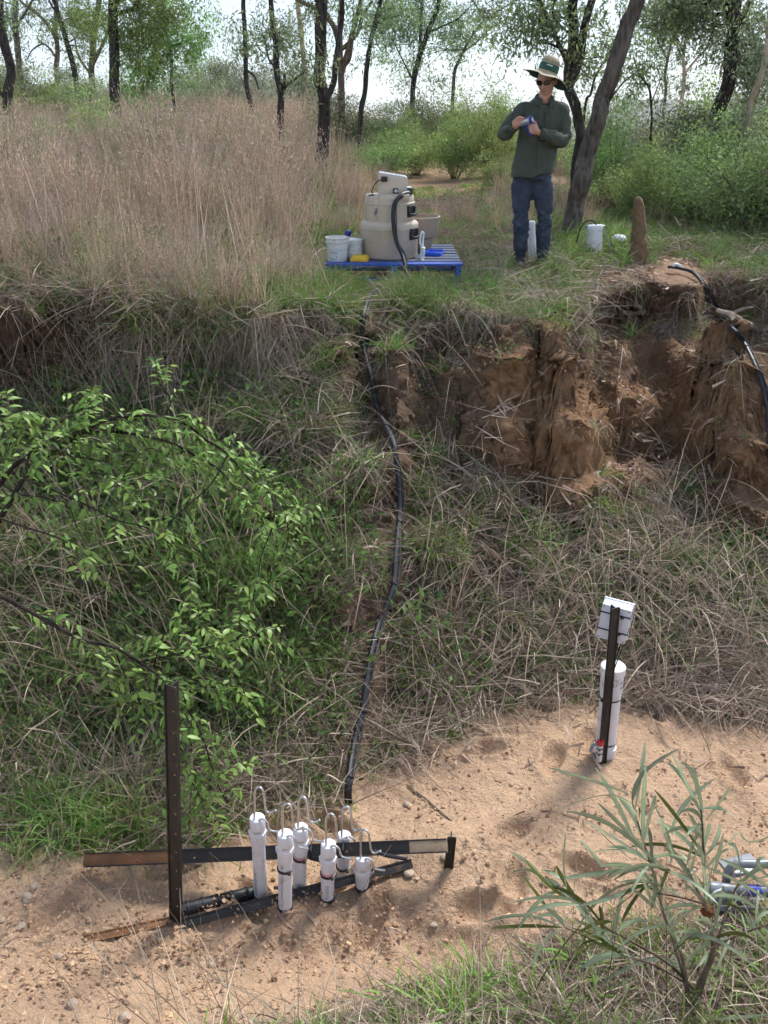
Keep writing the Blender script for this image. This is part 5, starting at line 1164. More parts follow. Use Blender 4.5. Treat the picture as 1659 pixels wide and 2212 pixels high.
def long_shrub():
    q = .3717; cv = lambda x, y: (1042.3+q*x, 1590.9+q*y)
    b0 = at(1503, 2205); d0 = b0.y + .02; b0.y = d0
    root = empty('long_leaved_shrub', b0, 'open grey-green shrub with long strap leaves at lower right', 'shrub')
    stem_paths = []
    stems = [([(1235, 1680), (1240, 1500), (1330, 1290), (1340, 1180), (1310, 1040), (1290, 960), (1190, 820), (1040, 770), (960, 720)], 15, 3.5), ([(1295, 960), (1290, 850), (1285, 740), (1280, 560), (1270, 420)], 6, 3), ([(1200, 1600), (1190, 1450), (1150, 1250), (1060, 1050), (1010, 850), (920, 560), (870, 380)], 10, 2.5), ([(1240, 1480), (1080, 1320), (900, 1210), (700, 1100), (580, 1000), (470, 920), (360, 840)], 7, 2), ([(1160, 1420), (1000, 1330), (850, 1280), (700, 1210), (480, 1110)], 5, 2), ([(1260, 1500), (1360, 1210), (1430, 980), (1500, 830)], 9, 3), ([(1370, 1210), (1500, 1150), (1680, 1085)], 6, 3), ([(1295, 975), (1150, 935), (1010, 910)], 5, 3), ([(1200, 1600), (1170, 1400), (1080, 1100)], 9, 5)]
    for pts, w0, w1 in stems:
        P = [dep(*cv(x, y), d0 + random.uniform(-.05, .05)*(i > 1)) for i, (x, y) in enumerate(pts)]
        s_ = spline(P, 5); stem_paths.append(s_); k = axis_m(P[0])/FPX/2; g = Geo(); g.tube(s_, list(np.linspace(w0*k, w1*k, len(s_))), 8); g.build('stem', M_wood if w0 > 8 else M_bark_brown, root, sharp=80)
    extra = []
    for sp_ in stem_paths:
        n = len(sp_)
        for i in range(int(n*.35), n):
            if random.random() < .62:
                o = sp_[i]; ax = (sp_[min(i+1, n-1)]-sp_[i-1]).normalized(); d = (ax*.7 + Vector((random.gauss(0, .6), random.gauss(0, .6), random.gauss(.25, .5)))).normalized(); ln = random.uniform(.13, .25)
                extra.append((o, o + d*ln*.5 + Vector((0, 0, .012)), o + d*ln - Vector((0, 0, ln*random.uniform(.05, .35)))))
    g = Geo(); c = dep(*cv(1305, 1010), d0); bm = bmesh.new(); bmesh.ops.create_icosphere(bm, subdivisions=3, radius=.02)
    for v in bm.verts: v.co *= 1 + random.uniform(-.25, .35)
    me = bpy.data.meshes.new('gall'); bm.to_mesh(me); bm.free(); o = put('gall', me, mat('reddish_gall', (.16, .055, .02), .95, var=.5, scale=150), root); o.location = c-b0
    for ln in LONGL.split('|') + extra:
        dd = random.uniform(-.10, .10); tip = random.uniform(-.10, .06); mid = random.uniform(-.02, .02)
        if isinstance(ln, str):
            a = [float(x) for x in ln.split()]
            A, Mi, T = dep(*cv(a[0], a[1]), d0+dd*.4), dep(*cv(a[2], a[3]), d0+dd*.7+tip*.4+mid), dep(*cv(a[4], a[5]), d0+dd+tip)
        else: A, Mi, T = ln
        s_ = [A*(1-t)**2 + (Mi*2 - A*.5 - T*.5)*2*t*(1-t) + T*t*t for t in np.linspace(0, 1, 13)]
        L = sum((s_[i+1]-s_[i]).length for i in range(12)); hw0 = random.uniform(.0054, .0074)
        nrm = Vector((random.gauss(0, .5), -1, random.gauss(.5, .4))).normalized(); V = []; F = []
        for i, p in enumerate(s_):
            t = i/12; tg = (s_[min(i+1, 12)]-s_[max(i-1, 0)]).normalized(); sd = tg.cross(nrm).normalized(); n_ = sd.cross(tg); tw = .5*math.sin(t*2.2+dd*30); sd = sd*math.cos(tw) + n_*math.sin(tw)
            hw = hw0*min(1, .35+t*2.2)*(1 if t < .7 else max(.18, 1-((t-.7)/.3)**2*.85)); k = .3*hw
            V += [p - sd*hw + n_*k - b0, p - b0, p + sd*hw + n_*k - b0]
        for i in range(12): b = 3*i; F += [(b, b+3, b+4, b+1), (b+1, b+4, b+5, b+2)]
        pal = ((.21, .27, .17), (.33, .40, .26)); c = cols(1, *pal, .15)
        if random.random() < .18: c = cols(1, (.06, .075, .02), (.10, .12, .03))
        if random.random() < .12: c = cols(1, (.17, .20, .13), (.22, .25, .16))
        Cc = np.tile(c, (len(V), 1)); Cc[1::3] *= 1.3
        put('leaf', mesh_np('leaf', np.array([tuple(v) for v in V]), np.array(F), Cc), M_leaf_glossy, root)
long_shrub()
# ------------------------------------------------------------------ the person
def remesh(name, geo, voxel, smooth=6, extra=None):
    me = geo.mesh(name); o = bpy.data.objects.new(name, me); COL.objects.link(o)
    m = o.modifiers.new('r', 'REMESH'); m.mode = 'VOXEL'; m.voxel_size = voxel
    s_ = o.modifiers.new('s', 'SMOOTH'); s_.iterations = smooth; s_.factor = .5
    dg = bpy.context.evaluated_depsgraph_get(); r = bpy.data.meshes.new_from_object(o.evaluated_get(dg)); bpy.data.objects.remove(o); bpy.data.meshes.remove(me)
    r.name = name; r.polygons.foreach_set('use_smooth', [True]*len(r.polygons)); return r
def shape_np(me, fn):
    v = np.empty(len(me.vertices)*3, np.float32); me.vertices.foreach_get('co', v); v = v.reshape(-1, 3).astype(float)
    n = np.empty(len(me.vertices)*3, np.float32); me.vertices.foreach_get('normal', n); n = n.reshape(-1, 3).astype(float)
    me.vertices.foreach_set('co', fn(v, n).astype(np.float32).ravel()); me.update(); return me
def loft(g, secs, n=20, cap=True):
    """secs: (centre, rx, ry, yaw) horizontal rings, superelliptic"""
    vs = []; fs = []
    for c, rx, ry, yw in secs:
        for k in range(n):
            q = 2*math.pi*k/n; cx, sy = math.cos(q), math.sin(q)
            x = rx*math.copysign(abs(cx)**.85, cx); y = ry*math.copysign(abs(sy)**.85, sy)
            vs.append(Vector(c) + Vector((x*math.cos(yw)-y*math.sin(yw), x*math.sin(yw)+y*math.cos(yw), 0)))
    m = len(secs)
    for i in range(m-1):
        for k in range(n): fs.append((i*n+k, i*n+(k+1) % n, (i+1)*n+(k+1) % n, (i+1)*n+k))
    if cap: fs += [tuple(range(n-1, -1, -1)), tuple((m-1)*n+k for k in range(n))]
    g.add(vs, fs)
M_skin = mat('skin', (.50, .27, .19), .5, var=.10, scale=60, dirt=(.42, .17, .12), dirt_amt=.25, dirt_scale=14)
M_shirt = mat('dark_green_cotton', (.047, .057, .038), .8, var=.12, scale=60, bump=.0)
M_jeans = mat('blue_denim', (.030, .040, .066), .9, var=.35, scale=45, bump=.15, dirt=(.075, .095, .14), dirt_amt=.35, dirt_scale=7)
M_strawhat = mat('woven_straw', (.46, .38, .25), .85, var=.35, scale=90, bump=.8)
M_hatband = mat('bottle_green_band', (.012, .075, .045), .7, var=.15)
M_hatunder = mat('green_brim_lining', (.012, .036, .026), .8)
M_boot = mat('brown_boot', (.05, .035, .025), .7, var=.3)
M_lens = mat('dark_lens', (.008, .008, .01), .08)
M_hair = mat('short_brown_hair', (.06, .04, .028), .8, var=.4, scale=150)
M_silver = mat('silver_grey_housing', (.42, .44, .52), .3, .6)

PB = dep(1143, 588, 8.2); PB.z = gz(PB.x, 8.2)
person = empty('person', PB, 'person in straw hat, dark green shirt and jeans holding a meter near the rim', 'person')
PS = 1.0
def L(x, y, z): return PB + Vector((x, y, z))          # local: x right in the picture, y away, z up
# ---- trousers
g = Geo()
loft(g, [(L(-.025, .02, .94), .155, .105, .1), (L(-.025, .02, .90), .164, .112, .1), (L(-.022, .02, .84), .172, .122, .1), (L(-.02, .015, .78), .180, .128, .1)])
def limb_chain(g, pts, n=14):
    P = [Vector(p[0]) for p in pts]; s_ = spline(P, 6); R = []
    for i in range(len(pts)-1):
        for k in range(6): t = k/6; R.append(pts[i][1]*(1-t)+pts[i+1][1]*t)
    R.append(pts[-1][1]); g.tube(s_, R, n)
LEG_R = [(L(-.108, .02, .84), .100), (L(-.112, .015, .72), .098), (L(-.108, .005, .56), .088), (L(-.100, -.005, .44), .080), (L(-.095, .015, .30), .074), (L(-.088, .03, .16), .068), (L(-.086, .03, .06), .072), (L(-.086, .03, .03), .070)]
LEG_L = [(L(.060, .02, .84), .098), (L(.072, .005, .72), .098), (L(.090, -.015, .57), .090), (L(.100, -.02, .45), .083), (L(.112, .01, .30), .072), (L(.122, .03, .16), .068), (L(.126, .03, .06), .070), (L(.126, .03, .03), .068)]
for c in (LEG_R, LEG_L): limb_chain(g, c)
def denim(v, n):
    q = v-np.array(PB); z = q[:, 2]; f = fbm(q[:, 0]*4, q[:, 1]*4, z*16 + q[:, 0]*9, 3); k = .35 + .9*np.exp(-((z-.44)/.09)**2) + 1.3*np.exp(-((z-.09)/.08)**2) + .6*np.exp(-((z-.80)/.06)**2)
    f2 = np.abs(fbm(q[:, 0]*7+3, q[:, 1]*7, z*26 - q[:, 0]*14, 2)); return v + n*(.026*f*k - .030*f2*k)[:, None]
trousers = put('jeans', shape_np(remesh('jeans', g, .0085, 5), denim), M_jeans, person)
for v in trousers.data.vertices: v.co -= PB
# ---- body: head, neck, forearms and hands in one skin; the shirt over it
HC = L(.035, -.035, 1.575)                            # centre of the head
hd_f = Vector((-.42, -.86, -.38)).normalized()        # where the face points
hd_r = hd_f.cross(Vector((0, 0, 1))).normalized()*-1; hd_r = Vector((0, 0, 1)).cross(hd_f).normalized() ; hd_u = hd_f.cross(hd_r).normalized()
if hd_u.z < 0: hd_u = -hd_u
hd_r = hd_u.cross(hd_f)*-1                            # points to the picture's right when facing us
HM = Matrix((hd_r, -hd_f, hd_u)).transposed()         # local x right, y back, z up
def H(x, y, z): return HC + HM @ Vector((x, y, z))
bm = bmesh.new(); bmesh.ops.create_uvsphere(bm, u_segments=40, v_segments=28, radius=1)
hv = np.array([tuple(v.co) for v in bm.verts]); hf = [tuple(v.index for v in f.verts) for f in bm.faces]; bm.free()
x, y, z = hv.T
w = .074*(1 - .22*np.clip(-z, 0, 1)**1.5); dd = .096*(1 - .05*np.clip(-z, 0, 1)); X = x*w; Yh = y*dd; Zh = z*.112
front = np.clip(-y, 0, 1)
Zh = np.where(z < -.55, Zh - .008*front, Zh); Yh = Yh - .014*front*np.exp(-((z+.82)/.2)**2)*np.exp(-(x/.45)**2)            # chin
Yh = Yh - .022*np.exp(-((z+.16)/.16)**2)*np.exp(-(x/.16)**2)*(front > .5)                                                # nose
Yh = Yh - .010*np.exp(-((z-.05)/.14)**2)*np.exp(-(x/.11)**2)*(front > .5)
Yh = Yh + .012*np.exp(-((z-.12)/.13)**2)*np.exp(-((np.abs(x)-.42)/.2)**2)*(front > .3)                                   # eye sockets
Yh = Yh - .006*np.exp(-((z+.50)/.07)**2)*np.exp(-(x/.28)**2)*(front > .5) + .005*np.exp(-((z+.43)/.03)**2)*np.exp(-(x/.3)**2)*(front > .5)  # lips
Yh = np.where((y > 0) & (z < -.3), Yh*(1+.5*(z+.3)), Yh)
g = Geo(); g.add([HC + HM @ Vector((a, b, c)) for a, b, c in zip(X, Yh, Zh)], hf)
for sx in (-1, 1):                                    # ears
    bm = bmesh.new(); bmesh.ops.create_uvsphere(bm, u_segments=12, v_segments=10, radius=1); g.add([H(sx*(.074+v.co.x*.010+.006), .012+v.co.y*.018, -.008+v.co.z*.032) for v in bm.verts], [tuple(v.index for v in f.verts) for f in bm.faces]); bm.free()
limb_chain(g, [(H(0, .012, -.06), .055), (L(.035, .0, 1.45), .055), (L(.035, .025, 1.38), .065), (L(.03, .03, 1.30), .08)], 18)
loft(g, [(L(.02, .03, 1.33), .13, .065, .12), (L(.0, .03, 1.2), .145, .09, .12), (L(-.01, .03, 1.0), .13, .085, .1), (L(-.02, .02, .90), .13, .09, .1)])
SH_R, EL_R, WR_R = L(-.150, .00, 1.385), L(-.305, -.05, 1.165), L(-.245, -.255, 1.215)
SH_L, EL_L, WR_L = L(.205, .02, 1.375), L(.215, -.035, 1.12), L(-.035, -.215, 1.165)
SR_, SL_ = L(-.142, .0, 1.335), L(.19, .02, 1.33)
limb_chain(g, [(SR_, .040), (L(-.225, -.02, 1.265), .034), (EL_R, .026), (L(-.275, -.15, 1.185), .030), (WR_R, .026)]); limb_chain(g, [(SL_, .042), (L(.218, .0, 1.24), .036), (EL_L, .028), (L(.135, -.125, 1.115), .032), (WR_L, .026)])
# hands: palm, four curled fingers, thumb
AXD = (L(-.105, -.33, 1.262) - L(-.215, -.27, 1.235)).normalized()   # axis of the meter
MC = L(-.160, -.30, 1.250)
def hand(g, wrist, palm_c, fdir, curl, side, thumb):
    """palm slab then fingers bending from fdir towards curl"""
    fdir = Vector(fdir).normalized(); side = Vector(side); side = (side - fdir*side.dot(fdir)).normalized(); curl = Vector(curl); curl = (curl - fdir*curl.dot(fdir)).normalized()
    limb_chain(g, [(wrist, .026), (palm_c - fdir*.02, .030), (palm_c + fdir*.012, .028)], 12)
    for k in range(4):
        o = palm_c + fdir*.012 + side*(-.030+.020*k)
        limb_chain(g, [(palm_c - fdir*.025 + side*(-.020+.0135*k), .013), (o, .0125)], 10)
    for k, ln in enumerate((.92, 1.05, 1.0, .80)):
        o = palm_c + fdir*.016 + side*(-.031+.0208*k); s_ = ln*.036
        a = o + fdir*s_ + curl*s_*.25; b = a + fdir*s_*.10 + curl*s_*.85; c = b - fdir*s_*.55 + curl*s_*.30
        limb_chain(g, [(o - fdir*.02, .0110), (o, .0112), (a, .0102), (b, .0092), (c, .0078)], 9)
    t0 = palm_c - fdir*.025 + side*.026*thumb; t1 = t0 + side*thumb*.020 + fdir*.022 + curl*.018; t2 = t1 + fdir*.026 + curl*.018 - side*thumb*.004; t3 = t2 + fdir*.018 + curl*.010 - side*thumb*.010
    limb_chain(g, [(t0, .014), (t1, .0130), (t2, .0112), (t3, .0085)], 10)
hand(g, WR_R, L(-.232, -.288, 1.238), (.42, -.42, .55), (.55, .55, -.25), (.25, .55, -.75), -1)
hand(g, WR_L, L(-.085, -.262, 1.190), (-.75, -.25, .40), (-.05, .75, .45), (.35, .30, .85), 1)
body = put('body', remesh('body', g, .0052, 3), M_skin, person)
for v in body.data.vertices: v.co -= PB
g = Geo(); g.tube([H(-.022, -.0915, -.052), H(-.008, -.0985, -.050), H(.008, -.0985, -.050), H(.022, -.0915, -.052)], .0026, 6); g.build('mouth', mat('lips', (.36, .15, .12), .5), body, org=PB)
# ---- shirt
g = Geo()
loft(g, [(L(.035, .03, 1.452), .066, .058, .12), (L(.034, .03, 1.432), .100, .070, .12), (L(.032, .03, 1.408), .148, .084, .12), (L(.028, .03, 1.375), .188, .104, .12), (L(.025, .025, 1.33), .205, .122, .12), (L(.018, .02, 1.24), .200, .130, .12), (L(.006, .02, 1.12), .185, .130, .12), (L(-.008, .02, 1.0), .184, .138, .1), (L(-.02, .02, .90), .196, .148, .1), (L(-.024, .02, .845), .203, .154, .1), (L(-.024, .02, .815), .205, .156, .1)], 28)
limb_chain(g, [(L(-.08, .015, 1.350), .066), (L(-.142, .0, 1.345), .070), (L(-.225, -.02, 1.265), .064), (EL_R, .060), (L(-.275, -.15, 1.185), .054), (L(-.252, -.232, 1.208), .041), (L(-.248, -.243, 1.212), .040)], 16)
limb_chain(g, [(L(.13, .025, 1.350), .068), (L(.192, .02, 1.342), .073), (L(.218, .0, 1.24), .069), (EL_L, .066), (L(.135, -.125, 1.115), .060), (L(.02, -.20, 1.150), .044), (L(-.012, -.212, 1.158), .042)], 16)
def cloth(v, n):
    q = v-np.array(PB); x_, y_, z_ = q.T
    arm = np.clip(np.maximum(-x_-.17, x_-.15)*12, 0, 1); el = np.exp(-((z_-1.14)/.07)**2)*arm
    f = fbm(x_*7, y_*7, z_*11 + x_*6, 3); f2 = np.abs(fbm(x_*13 - z_*12, y_*12, z_*12 + x_*6, 2)); low = np.exp(-((z_-.95)/.10)**2)
    f = f*.8 + .9*fbm(x_*3.2 + z_*2, y_*3, z_*4.5 - x_*3, 2)
    h = .011*f - .020*np.clip(.35-np.abs(fbm(x_*9 + z_*5, y_*8, z_*6 - x_*9, 2)), 0, 1) + (.018*el + .006*low)*(.5-f2*1.6) + .010*low*fbm(x_*5 + 9, y_*3, z_*9 - x_*10, 2)
    neck = np.exp(-((x_-.034)/.045)**2)*sstep(1.385, 1.45, z_)*(y_ < .03); v = v - np.stack([0*neck, 0*neck, .055*neck], 1)
    hem = .010*np.sin(x_*22)*(z_ < .85); r = v + n*h[:, None]; r[:, 2] += hem + np.where(z_ < .86, .12*(x_-.0)*1.0, 0); return r
sm = shape_np(remesh('shirt', g, .0068, 4), cloth); shirt = put('shirt', sm, M_shirt, person)
for v in shirt.data.vertices: v.co -= PB
SBV = BVHTree.FromPolygons([v.co + PB for v in sm.vertices], [tuple(p.vertices) for p in sm.polygons])
def on_shirt(x, z, off=.003):
    h = SBV.ray_cast(L(x, -.6, z), Vector((0, 1, 0))); return (h[0] + h[1]*off) if h[0] else L(x, -.1, z)
def patch(name, x0, x1, z0, z1, nx=8, nz=5, off=.005, point=0, thick=.003, skew=0):
    g = Geo(); vs = []; fs = []
    for k, o in enumerate((off, off-thick)):
        for j in range(nz+1):
            for i in range(nx+1):
                u = i/nx; w = j/nz; x = x0+(x1-x0)*u; z = z0+(z1-z0)*w - (point*(1-abs(2*u-1))*(1-w) if point else 0) + skew*(u-.5); vs.append(on_shirt(x, z, o))
    a = (nx+1)*(nz+1)
    for j in range(nz):
        for i in range(nx):
            b = j*(nx+1)+i; fs.append((b, b+1, b+nx+2, b+nx+1)); fs.append((a+b, a+b+nx+1, a+b+nx+2, a+b+1))
    e = [i for i in range(nx+1)] + [j*(nx+1)+nx for j in range(1, nz+1)] + [nz*(nx+1)+i for i in range(nx-1, -1, -1)] + [j*(nx+1) for j in range(nz-1, 0, -1)]
    for i in range(len(e)): p, q = e[i], e[(i+1) % len(e)]; fs.append((p, a+p, a+q, q))
    g.add(vs, fs); return g.build(name, M_shirt, person, sharp=60)
patch('pocket_flap', .030, .135, 1.268, 1.318, point=.016, off=.012, skew=-.014); patch('pocket', .038, .130, 1.175, 1.262, off=.006, skew=-.008)
patch('pocket_flap', -.135, -.055, 1.285, 1.328, point=.014, off=.012, skew=.004); patch('pocket', -.130, -.060, 1.20, 1.28, off=.006)
patch('placket', -.018, .012, .88, 1.385, 3, 30, off=.008)
# collar
def collar(sx):
    g = Geo(); c = L(.034, .016, 1.462); V = []; n = 12
    for i in range(n+1):
        q = math.pi*(.5 + sx*(-1)*i/n*.88); r = .066 + .0004*i; x, y = math.cos(q)*r, math.sin(q)*r*1.05
        fall = .020 + .042*(i/n)**2; inn = c + Vector((x, y - .020*(i/n), .030 - .062*(i/n)**1.8)); out = c + Vector((x*(1.30+.35*(i/n)**3), y*1.30 - .030*(i/n), .014 - .058*(i/n)**1.6 - fall*.75)); V += [inn, (inn+out)/2 + Vector((0, 0, .010)), out]
    F_ = []
    for i in range(n): b = 3*i; F_ += [(b, b+1, b+4, b+3), (b+1, b+2, b+5, b+4)]
    m = len(V); th = Vector((0, .0, -.004)); V2 = [v+th for v in V]; g.add(V+V2, F_ + [tuple(m+i for i in reversed(f)) for f in F_] + [(3*i+2, m+3*i+2, m+3*i+5, 3*i+5) for i in range(n)] + [(3*n, 3*n+1, m+3*n+1, m+3*n), (3*n+1, 3*n+2, m+3*n+2, m+3*n+1)])
    return g.build('collar', M_shirt, person, sharp=60)
collar(1); collar(-1)
for A_, B_, r in ((L(-.256, -.225, 1.206), L(-.247, -.250, 1.214), .0445), (L(.012, -.203, 1.152), L(-.018, -.214, 1.160), .047)):
    g = Geo(); a_ = (B_-A_); g.lathe([(r*.9, -.002), (r, .0), (r, a_.length*.6), (r*.98, a_.length), (r*.8, a_.length+.001)], A_, a_, 22, False); g.build('cuff', M_shirt, person)
for z in (1.36, 1.29, 1.22, 1.14, 1.06, .98):
    g = Geo(); g.lathe([(.0055, 0), (.0055, .002)], on_shirt(-.003, z, .006), (0, -1, .1), 10); g.build('button', M_ink, person)
# boots
for bx_, yaw in ((-.086, .25), (.128, -.12)):
    g = Geo(); f_ = Vector((-math.sin(yaw), -math.cos(yaw), 0)); c = L(bx_, .03, 0)
    limb_chain(g, [(c + Vector((0, 0, .12)), .046), (c + Vector((0, 0, .05)), .046), (c + f_*.06 + Vector((0, 0, .042)), .042), (c + f_*.14 + Vector((0, 0, .034)), .036), (c + f_*.17 + Vector((0, 0, .030)), .026)], 12)
    b = put('boot', remesh('boot', g, .007, 3), M_boot, person)
    for v in b.data.vertices: v.co -= PB; v.co.z = max(v.co.z, 0.0)
    g = Geo(); g.box(c + f_*.06 + Vector((0, 0, .006)), (.08, .21, .012), Matrix.Rotation(yaw*-1 if False else math.atan2(f_.x, -f_.y), 3, 'Z')); s_ = g.build('sole', M_rubber, b, .004, org=PB)
g = Geo(); loft(g, [(L(-.024, .02, .872), .176, .126, .1), (L(-.024, .02, .90), .174, .124, .1)], 28); g.build('belt', M_rubber, person)
# belt clip with keys at the hip
g = Geo(); c = L(.135, -.065, .862); g.box(c, (.018, .012, .05)); g.tube([c, c+Vector((.004, -.008, -.05)), c+Vector((-.004, -.008, -.085))], .004, 6); g.build('key_clip', M_galv, person)
# ---- hair, sunglasses, hat
g = Geo(); vs = [HC + HM @ Vector((a*1.035, b*1.035, c*1.03)) for a, b, c in zip(X, Yh, Zh)]; keep = [f for f in hf if all((Zh[i] > -.02 and Yh[i] > -.025) or (Zh[i] > -.06 and Yh[i] > .03) for i in f)]
g.add(vs, keep); g.build('hair', M_hair, person)
g = Geo()
for sx in (-1, 1):
    vs = []; n = 18
    for k in range(n):
        q = 2*math.pi*k/n; a = math.cos(q); b = math.sin(q); px_ = sx*.035 + .029*math.copysign(abs(a)**.6, a); pz = .014 + .0205*math.copysign(abs(b)**.7, b); cv_ = -.1015 + .9*px_*px_*6
        vs.append(H(px_, cv_, pz)); 
    for k in range(n): vs.append(vs[k] + HM @ Vector((0, .006, 0)))
    g.add(vs, [tuple(range(n)), tuple(range(2*n-1, n-1, -1))] + [(k, n+k, n+(k+1) % n, (k+1) % n) for k in range(n)])
sg = g.build('sunglasses', M_lens, person)
g = Geo(); g.tube([H(-.010, -.104, .020), H(0, -.108, .022), H(.010, -.104, .020)], .0035, 6)
for sx in (-1, 1): g.tube([H(sx*.062, -.082, .024), H(sx*.078, -.05, .024), H(sx*.080, .0, .014), H(sx*.079, .018, .004)], .0042, 6)
g.build('frame', M_black, sg)
hat_roll = Matrix.Rotation(rad(17), 3, 'Y')
HU = (hat_roll @ (Matrix.Rotation(rad(4), 3, 'X') @ Vector((0, 0, 1)))).normalized(); hu_x = Vector((1, 0, 0)); hu_x = (hu_x-HU*hu_x.dot(HU)).normalized(); hu_y = HU.cross(hu_x)
HO = H(.0, .008, .056) + Vector((.006, 0, .0))
def hp_(x, y, z): return HO + hu_x*x + hu_y*y + HU*z
def brim(name, off, material, thick, parent):
    g = Geo(); n = 48; m = 8; vs = []
    for s_ in (0, 1):
        for j in range(m+1):
            t = j/m; 
            for k in range(n):
                q = 2*math.pi*k/n; r = .083 + .128*t; dz = -.048*t**1.4 - .016*t*t*math.cos(q)*abs(math.cos(q)) - .010*t*t*math.sin(q*2+.6) + .012*t*t*(math.cos(q) < -.5) + .004*math.sin(q*5+1)*t + .022*t*max(0, -math.sin(q))
                vs.append(hp_(math.cos(q)*r*.98, math.sin(q)*r*1.06, dz + off - s_*thick))
    a = (m+1)*n; fs = []
    for j in range(m):
        for k in range(n): b = j*n+k; c = j*n+(k+1) % n; fs += [(b, c, c+n, b+n), (a+b, a+b+n, a+c+n, a+c)]
    for k in range(n): c = (k+1) % n; fs += [(m*n+k, m*n+c, a+m*n+c, a+m*n+k), (k, a+k, a+c, c)]
    return g.add(vs, fs).build(name, material, parent, sharp=60)
hat = empty('hat', HO-PB, None, None); hat.parent = person
def crown_g(prof, n=40):
    g = Geo(); vs = []; fs = []; m = len(prof)
    for r, h in prof:
        for k in range(n): q = 2*math.pi*k/n; vs.append(hp_(math.cos(q)*r*.97, math.sin(q)*r*1.12, h + .004*math.sin(q*2)*(h > .09)))
    for i in range(m-1):
        for k in range(n): fs.append((i*n+k, i*n+(k+1) % n, (i+1)*n+(k+1) % n, (i+1)*n+k))
    fs.append(tuple((m-1)*n+k for k in range(n))); return g.add(vs, fs)
crown_g([(.086, -.002), (.0855, .03), (.082, .07), (.078, .10), (.072, .118), (.060, .130), (.03, .136), (.004, .137)]).build('hat_crown', M_strawhat, hat)
brim('brim', .0, M_strawhat, .004, hat); brim('brim_lining', -.0045, M_hatunder, .003, hat)
crown_g([(.0875, .020), (.0895, .024), (.0870, .048), (.0895, .052), (.0865, .076), (.0845, .078)], 40)
g = crown_g([(.0868, .020), (.0905, .023), (.0890, .046), (.0875, .048), (.0895, .052), (.0868, .074), (.083, .076)]); g.f = g.f[:-1]; g.build('hat_band', M_hatband, hat)
# open weave holes above the band
g = Geo(); 
for j, zz in enumerate((.082, .090, .098)):
    for k in range(44):
        q = 2*math.pi*(k+.5*(j % 2))/44; r = .0822 - .07*(zz-.07) + .0012; c = hp_(math.cos(q)*r*.97, math.sin(q)*r*1.12, zz); nrm = hu_x*math.cos(q)+hu_y*math.sin(q); sd = HU.cross(nrm); g.add([c-sd*.0032, c-HU*.0036, c+sd*.0032, c+HU*.0036], [(0, 1, 2, 3)])
o = g.build('weave_holes', M_hatunder, hat); o['kind'] = 'stuff'
# white tag on the band
g = Geo(); vs = []
for zz in (.056, .066):
    for k in range(7): q = math.radians(-118 + k*5.5); vs.append(hp_(math.cos(q)*.0908*.97, math.sin(q)*.0908*1.12, zz))
g.add(vs, [(k, k+1, k+8, k+7) for k in range(6)]); tg_ = g.build('band_tag', M_white, hat)
v_, f_ = text_verts('SURFIN'); g = Geo(); vs = []
for a, b, c in v_: q = math.radians(-117) + a*.0075/.0915; vs.append(hp_(math.cos(q)*.0915*.97, math.sin(q)*.0915*1.12, .0572 + b*.009))
g.add(vs, f_).build('lettering', M_hatband, tg_)
# ---- the meter in the hands: its own thing
mt = empty('handheld_meter', MC, 'silver and dark blue handheld meter with round white end, held by person', 'meter')
A_ = L(-.225, -.262, 1.232); B_ = L(-.118, -.318, 1.262); ax = (B_-A_).normalized(); ln = (B_-A_).length
g = Geo(); g.lathe([(.026, 0), (.028, .004), (.028, ln-.012)], A_, ax, 26); g.build('barrel', M_silver, mt)
g = Geo(); g.lathe([(.028, ln-.014), (.033, ln-.010), (.033, ln+.006), (.029, ln+.010), (.02, ln+.0105)], A_, ax, 26); g.build('end_ring', M_bluecap, mt)
g = Geo(); g.lathe([(.0185, ln+.0108), (.0175, ln+.014), (.007, ln+.0145), (.006, ln+.018), (.001, ln+.0185)], A_, ax, 24); g.build('end_face', M_white, mt)
for q0, q1, mm, nm in ((2.0, 2.7, M_bluecap, 'blue_stripe'), (1.2, 1.9, M_label_blue, 'blue_print'), (2.9, 3.2, M_white, 'white_stripe')):
    g = Geo(); u = Vector((0, 0, 1)); u = (u-ax*u.dot(ax)).normalized(); w_ = ax.cross(u); vs = []
    for h in (.03, ln-.02):
        for k in range(6): q = q0+(q1-q0)*k/5 - 1.7; vs.append(A_ + ax*h + (u*math.cos(q)+w_*math.sin(q))*.0286)
    g.add(vs, [(k, k+1, k+7, k+6) for k in range(5)]); g.build(nm, mm, mt)
g = Geo(); p = A_ + ax*ln*.62; g.tube(spline([p, p + Vector((.012, .01, -.045)), p + Vector((.030, .02, -.085)), p + Vector((.045, .025, -.110))], 5), .013, 12); g.build('grip', M_bluecap, mt)
# ------------------------------------------------------------------ grasses, herbs, straw and litter
SF_c = V_ground[F_ground].mean(1)
_e1 = V_ground[F_ground[:, 2]] - V_ground[F_ground[:, 0]]; _e2 = V_ground[F_ground[:, 3]] - V_ground[F_ground[:, 1]]
_n = np.cross(_e1, _e2); SF_area = np.linalg.norm(_n, axis=1)/2; SF_n = _n/np.maximum(np.linalg.norm(_n, axis=1, keepdims=True), 1e-9)
FPXX, FPY = proj(SF_c); FT = t_[F_ground].mean(1); FD = SF_c[:, 1]
FIN = ((FPXX > -160) & (FPXX < 1820) & (FPY > 100) & (FPY < 2420) & (SF_c[:, 1] > 1.2))
FPLAT = sstep(.97, 1.03, FT); FBANK = sstep(.0, .08, FT)*(1-FPLAT); FBED = 1-sstep(-.04, .05, FT)
FN = fbm(SF_c[:, 0]*1.3, SF_c[:, 1]*1.3, SF_c[:, 2]*1.3, 3); FN2 = fbm(SF_c[:, 0]*4+50, SF_c[:, 1]*4, SF_c[:, 2]*4, 3)
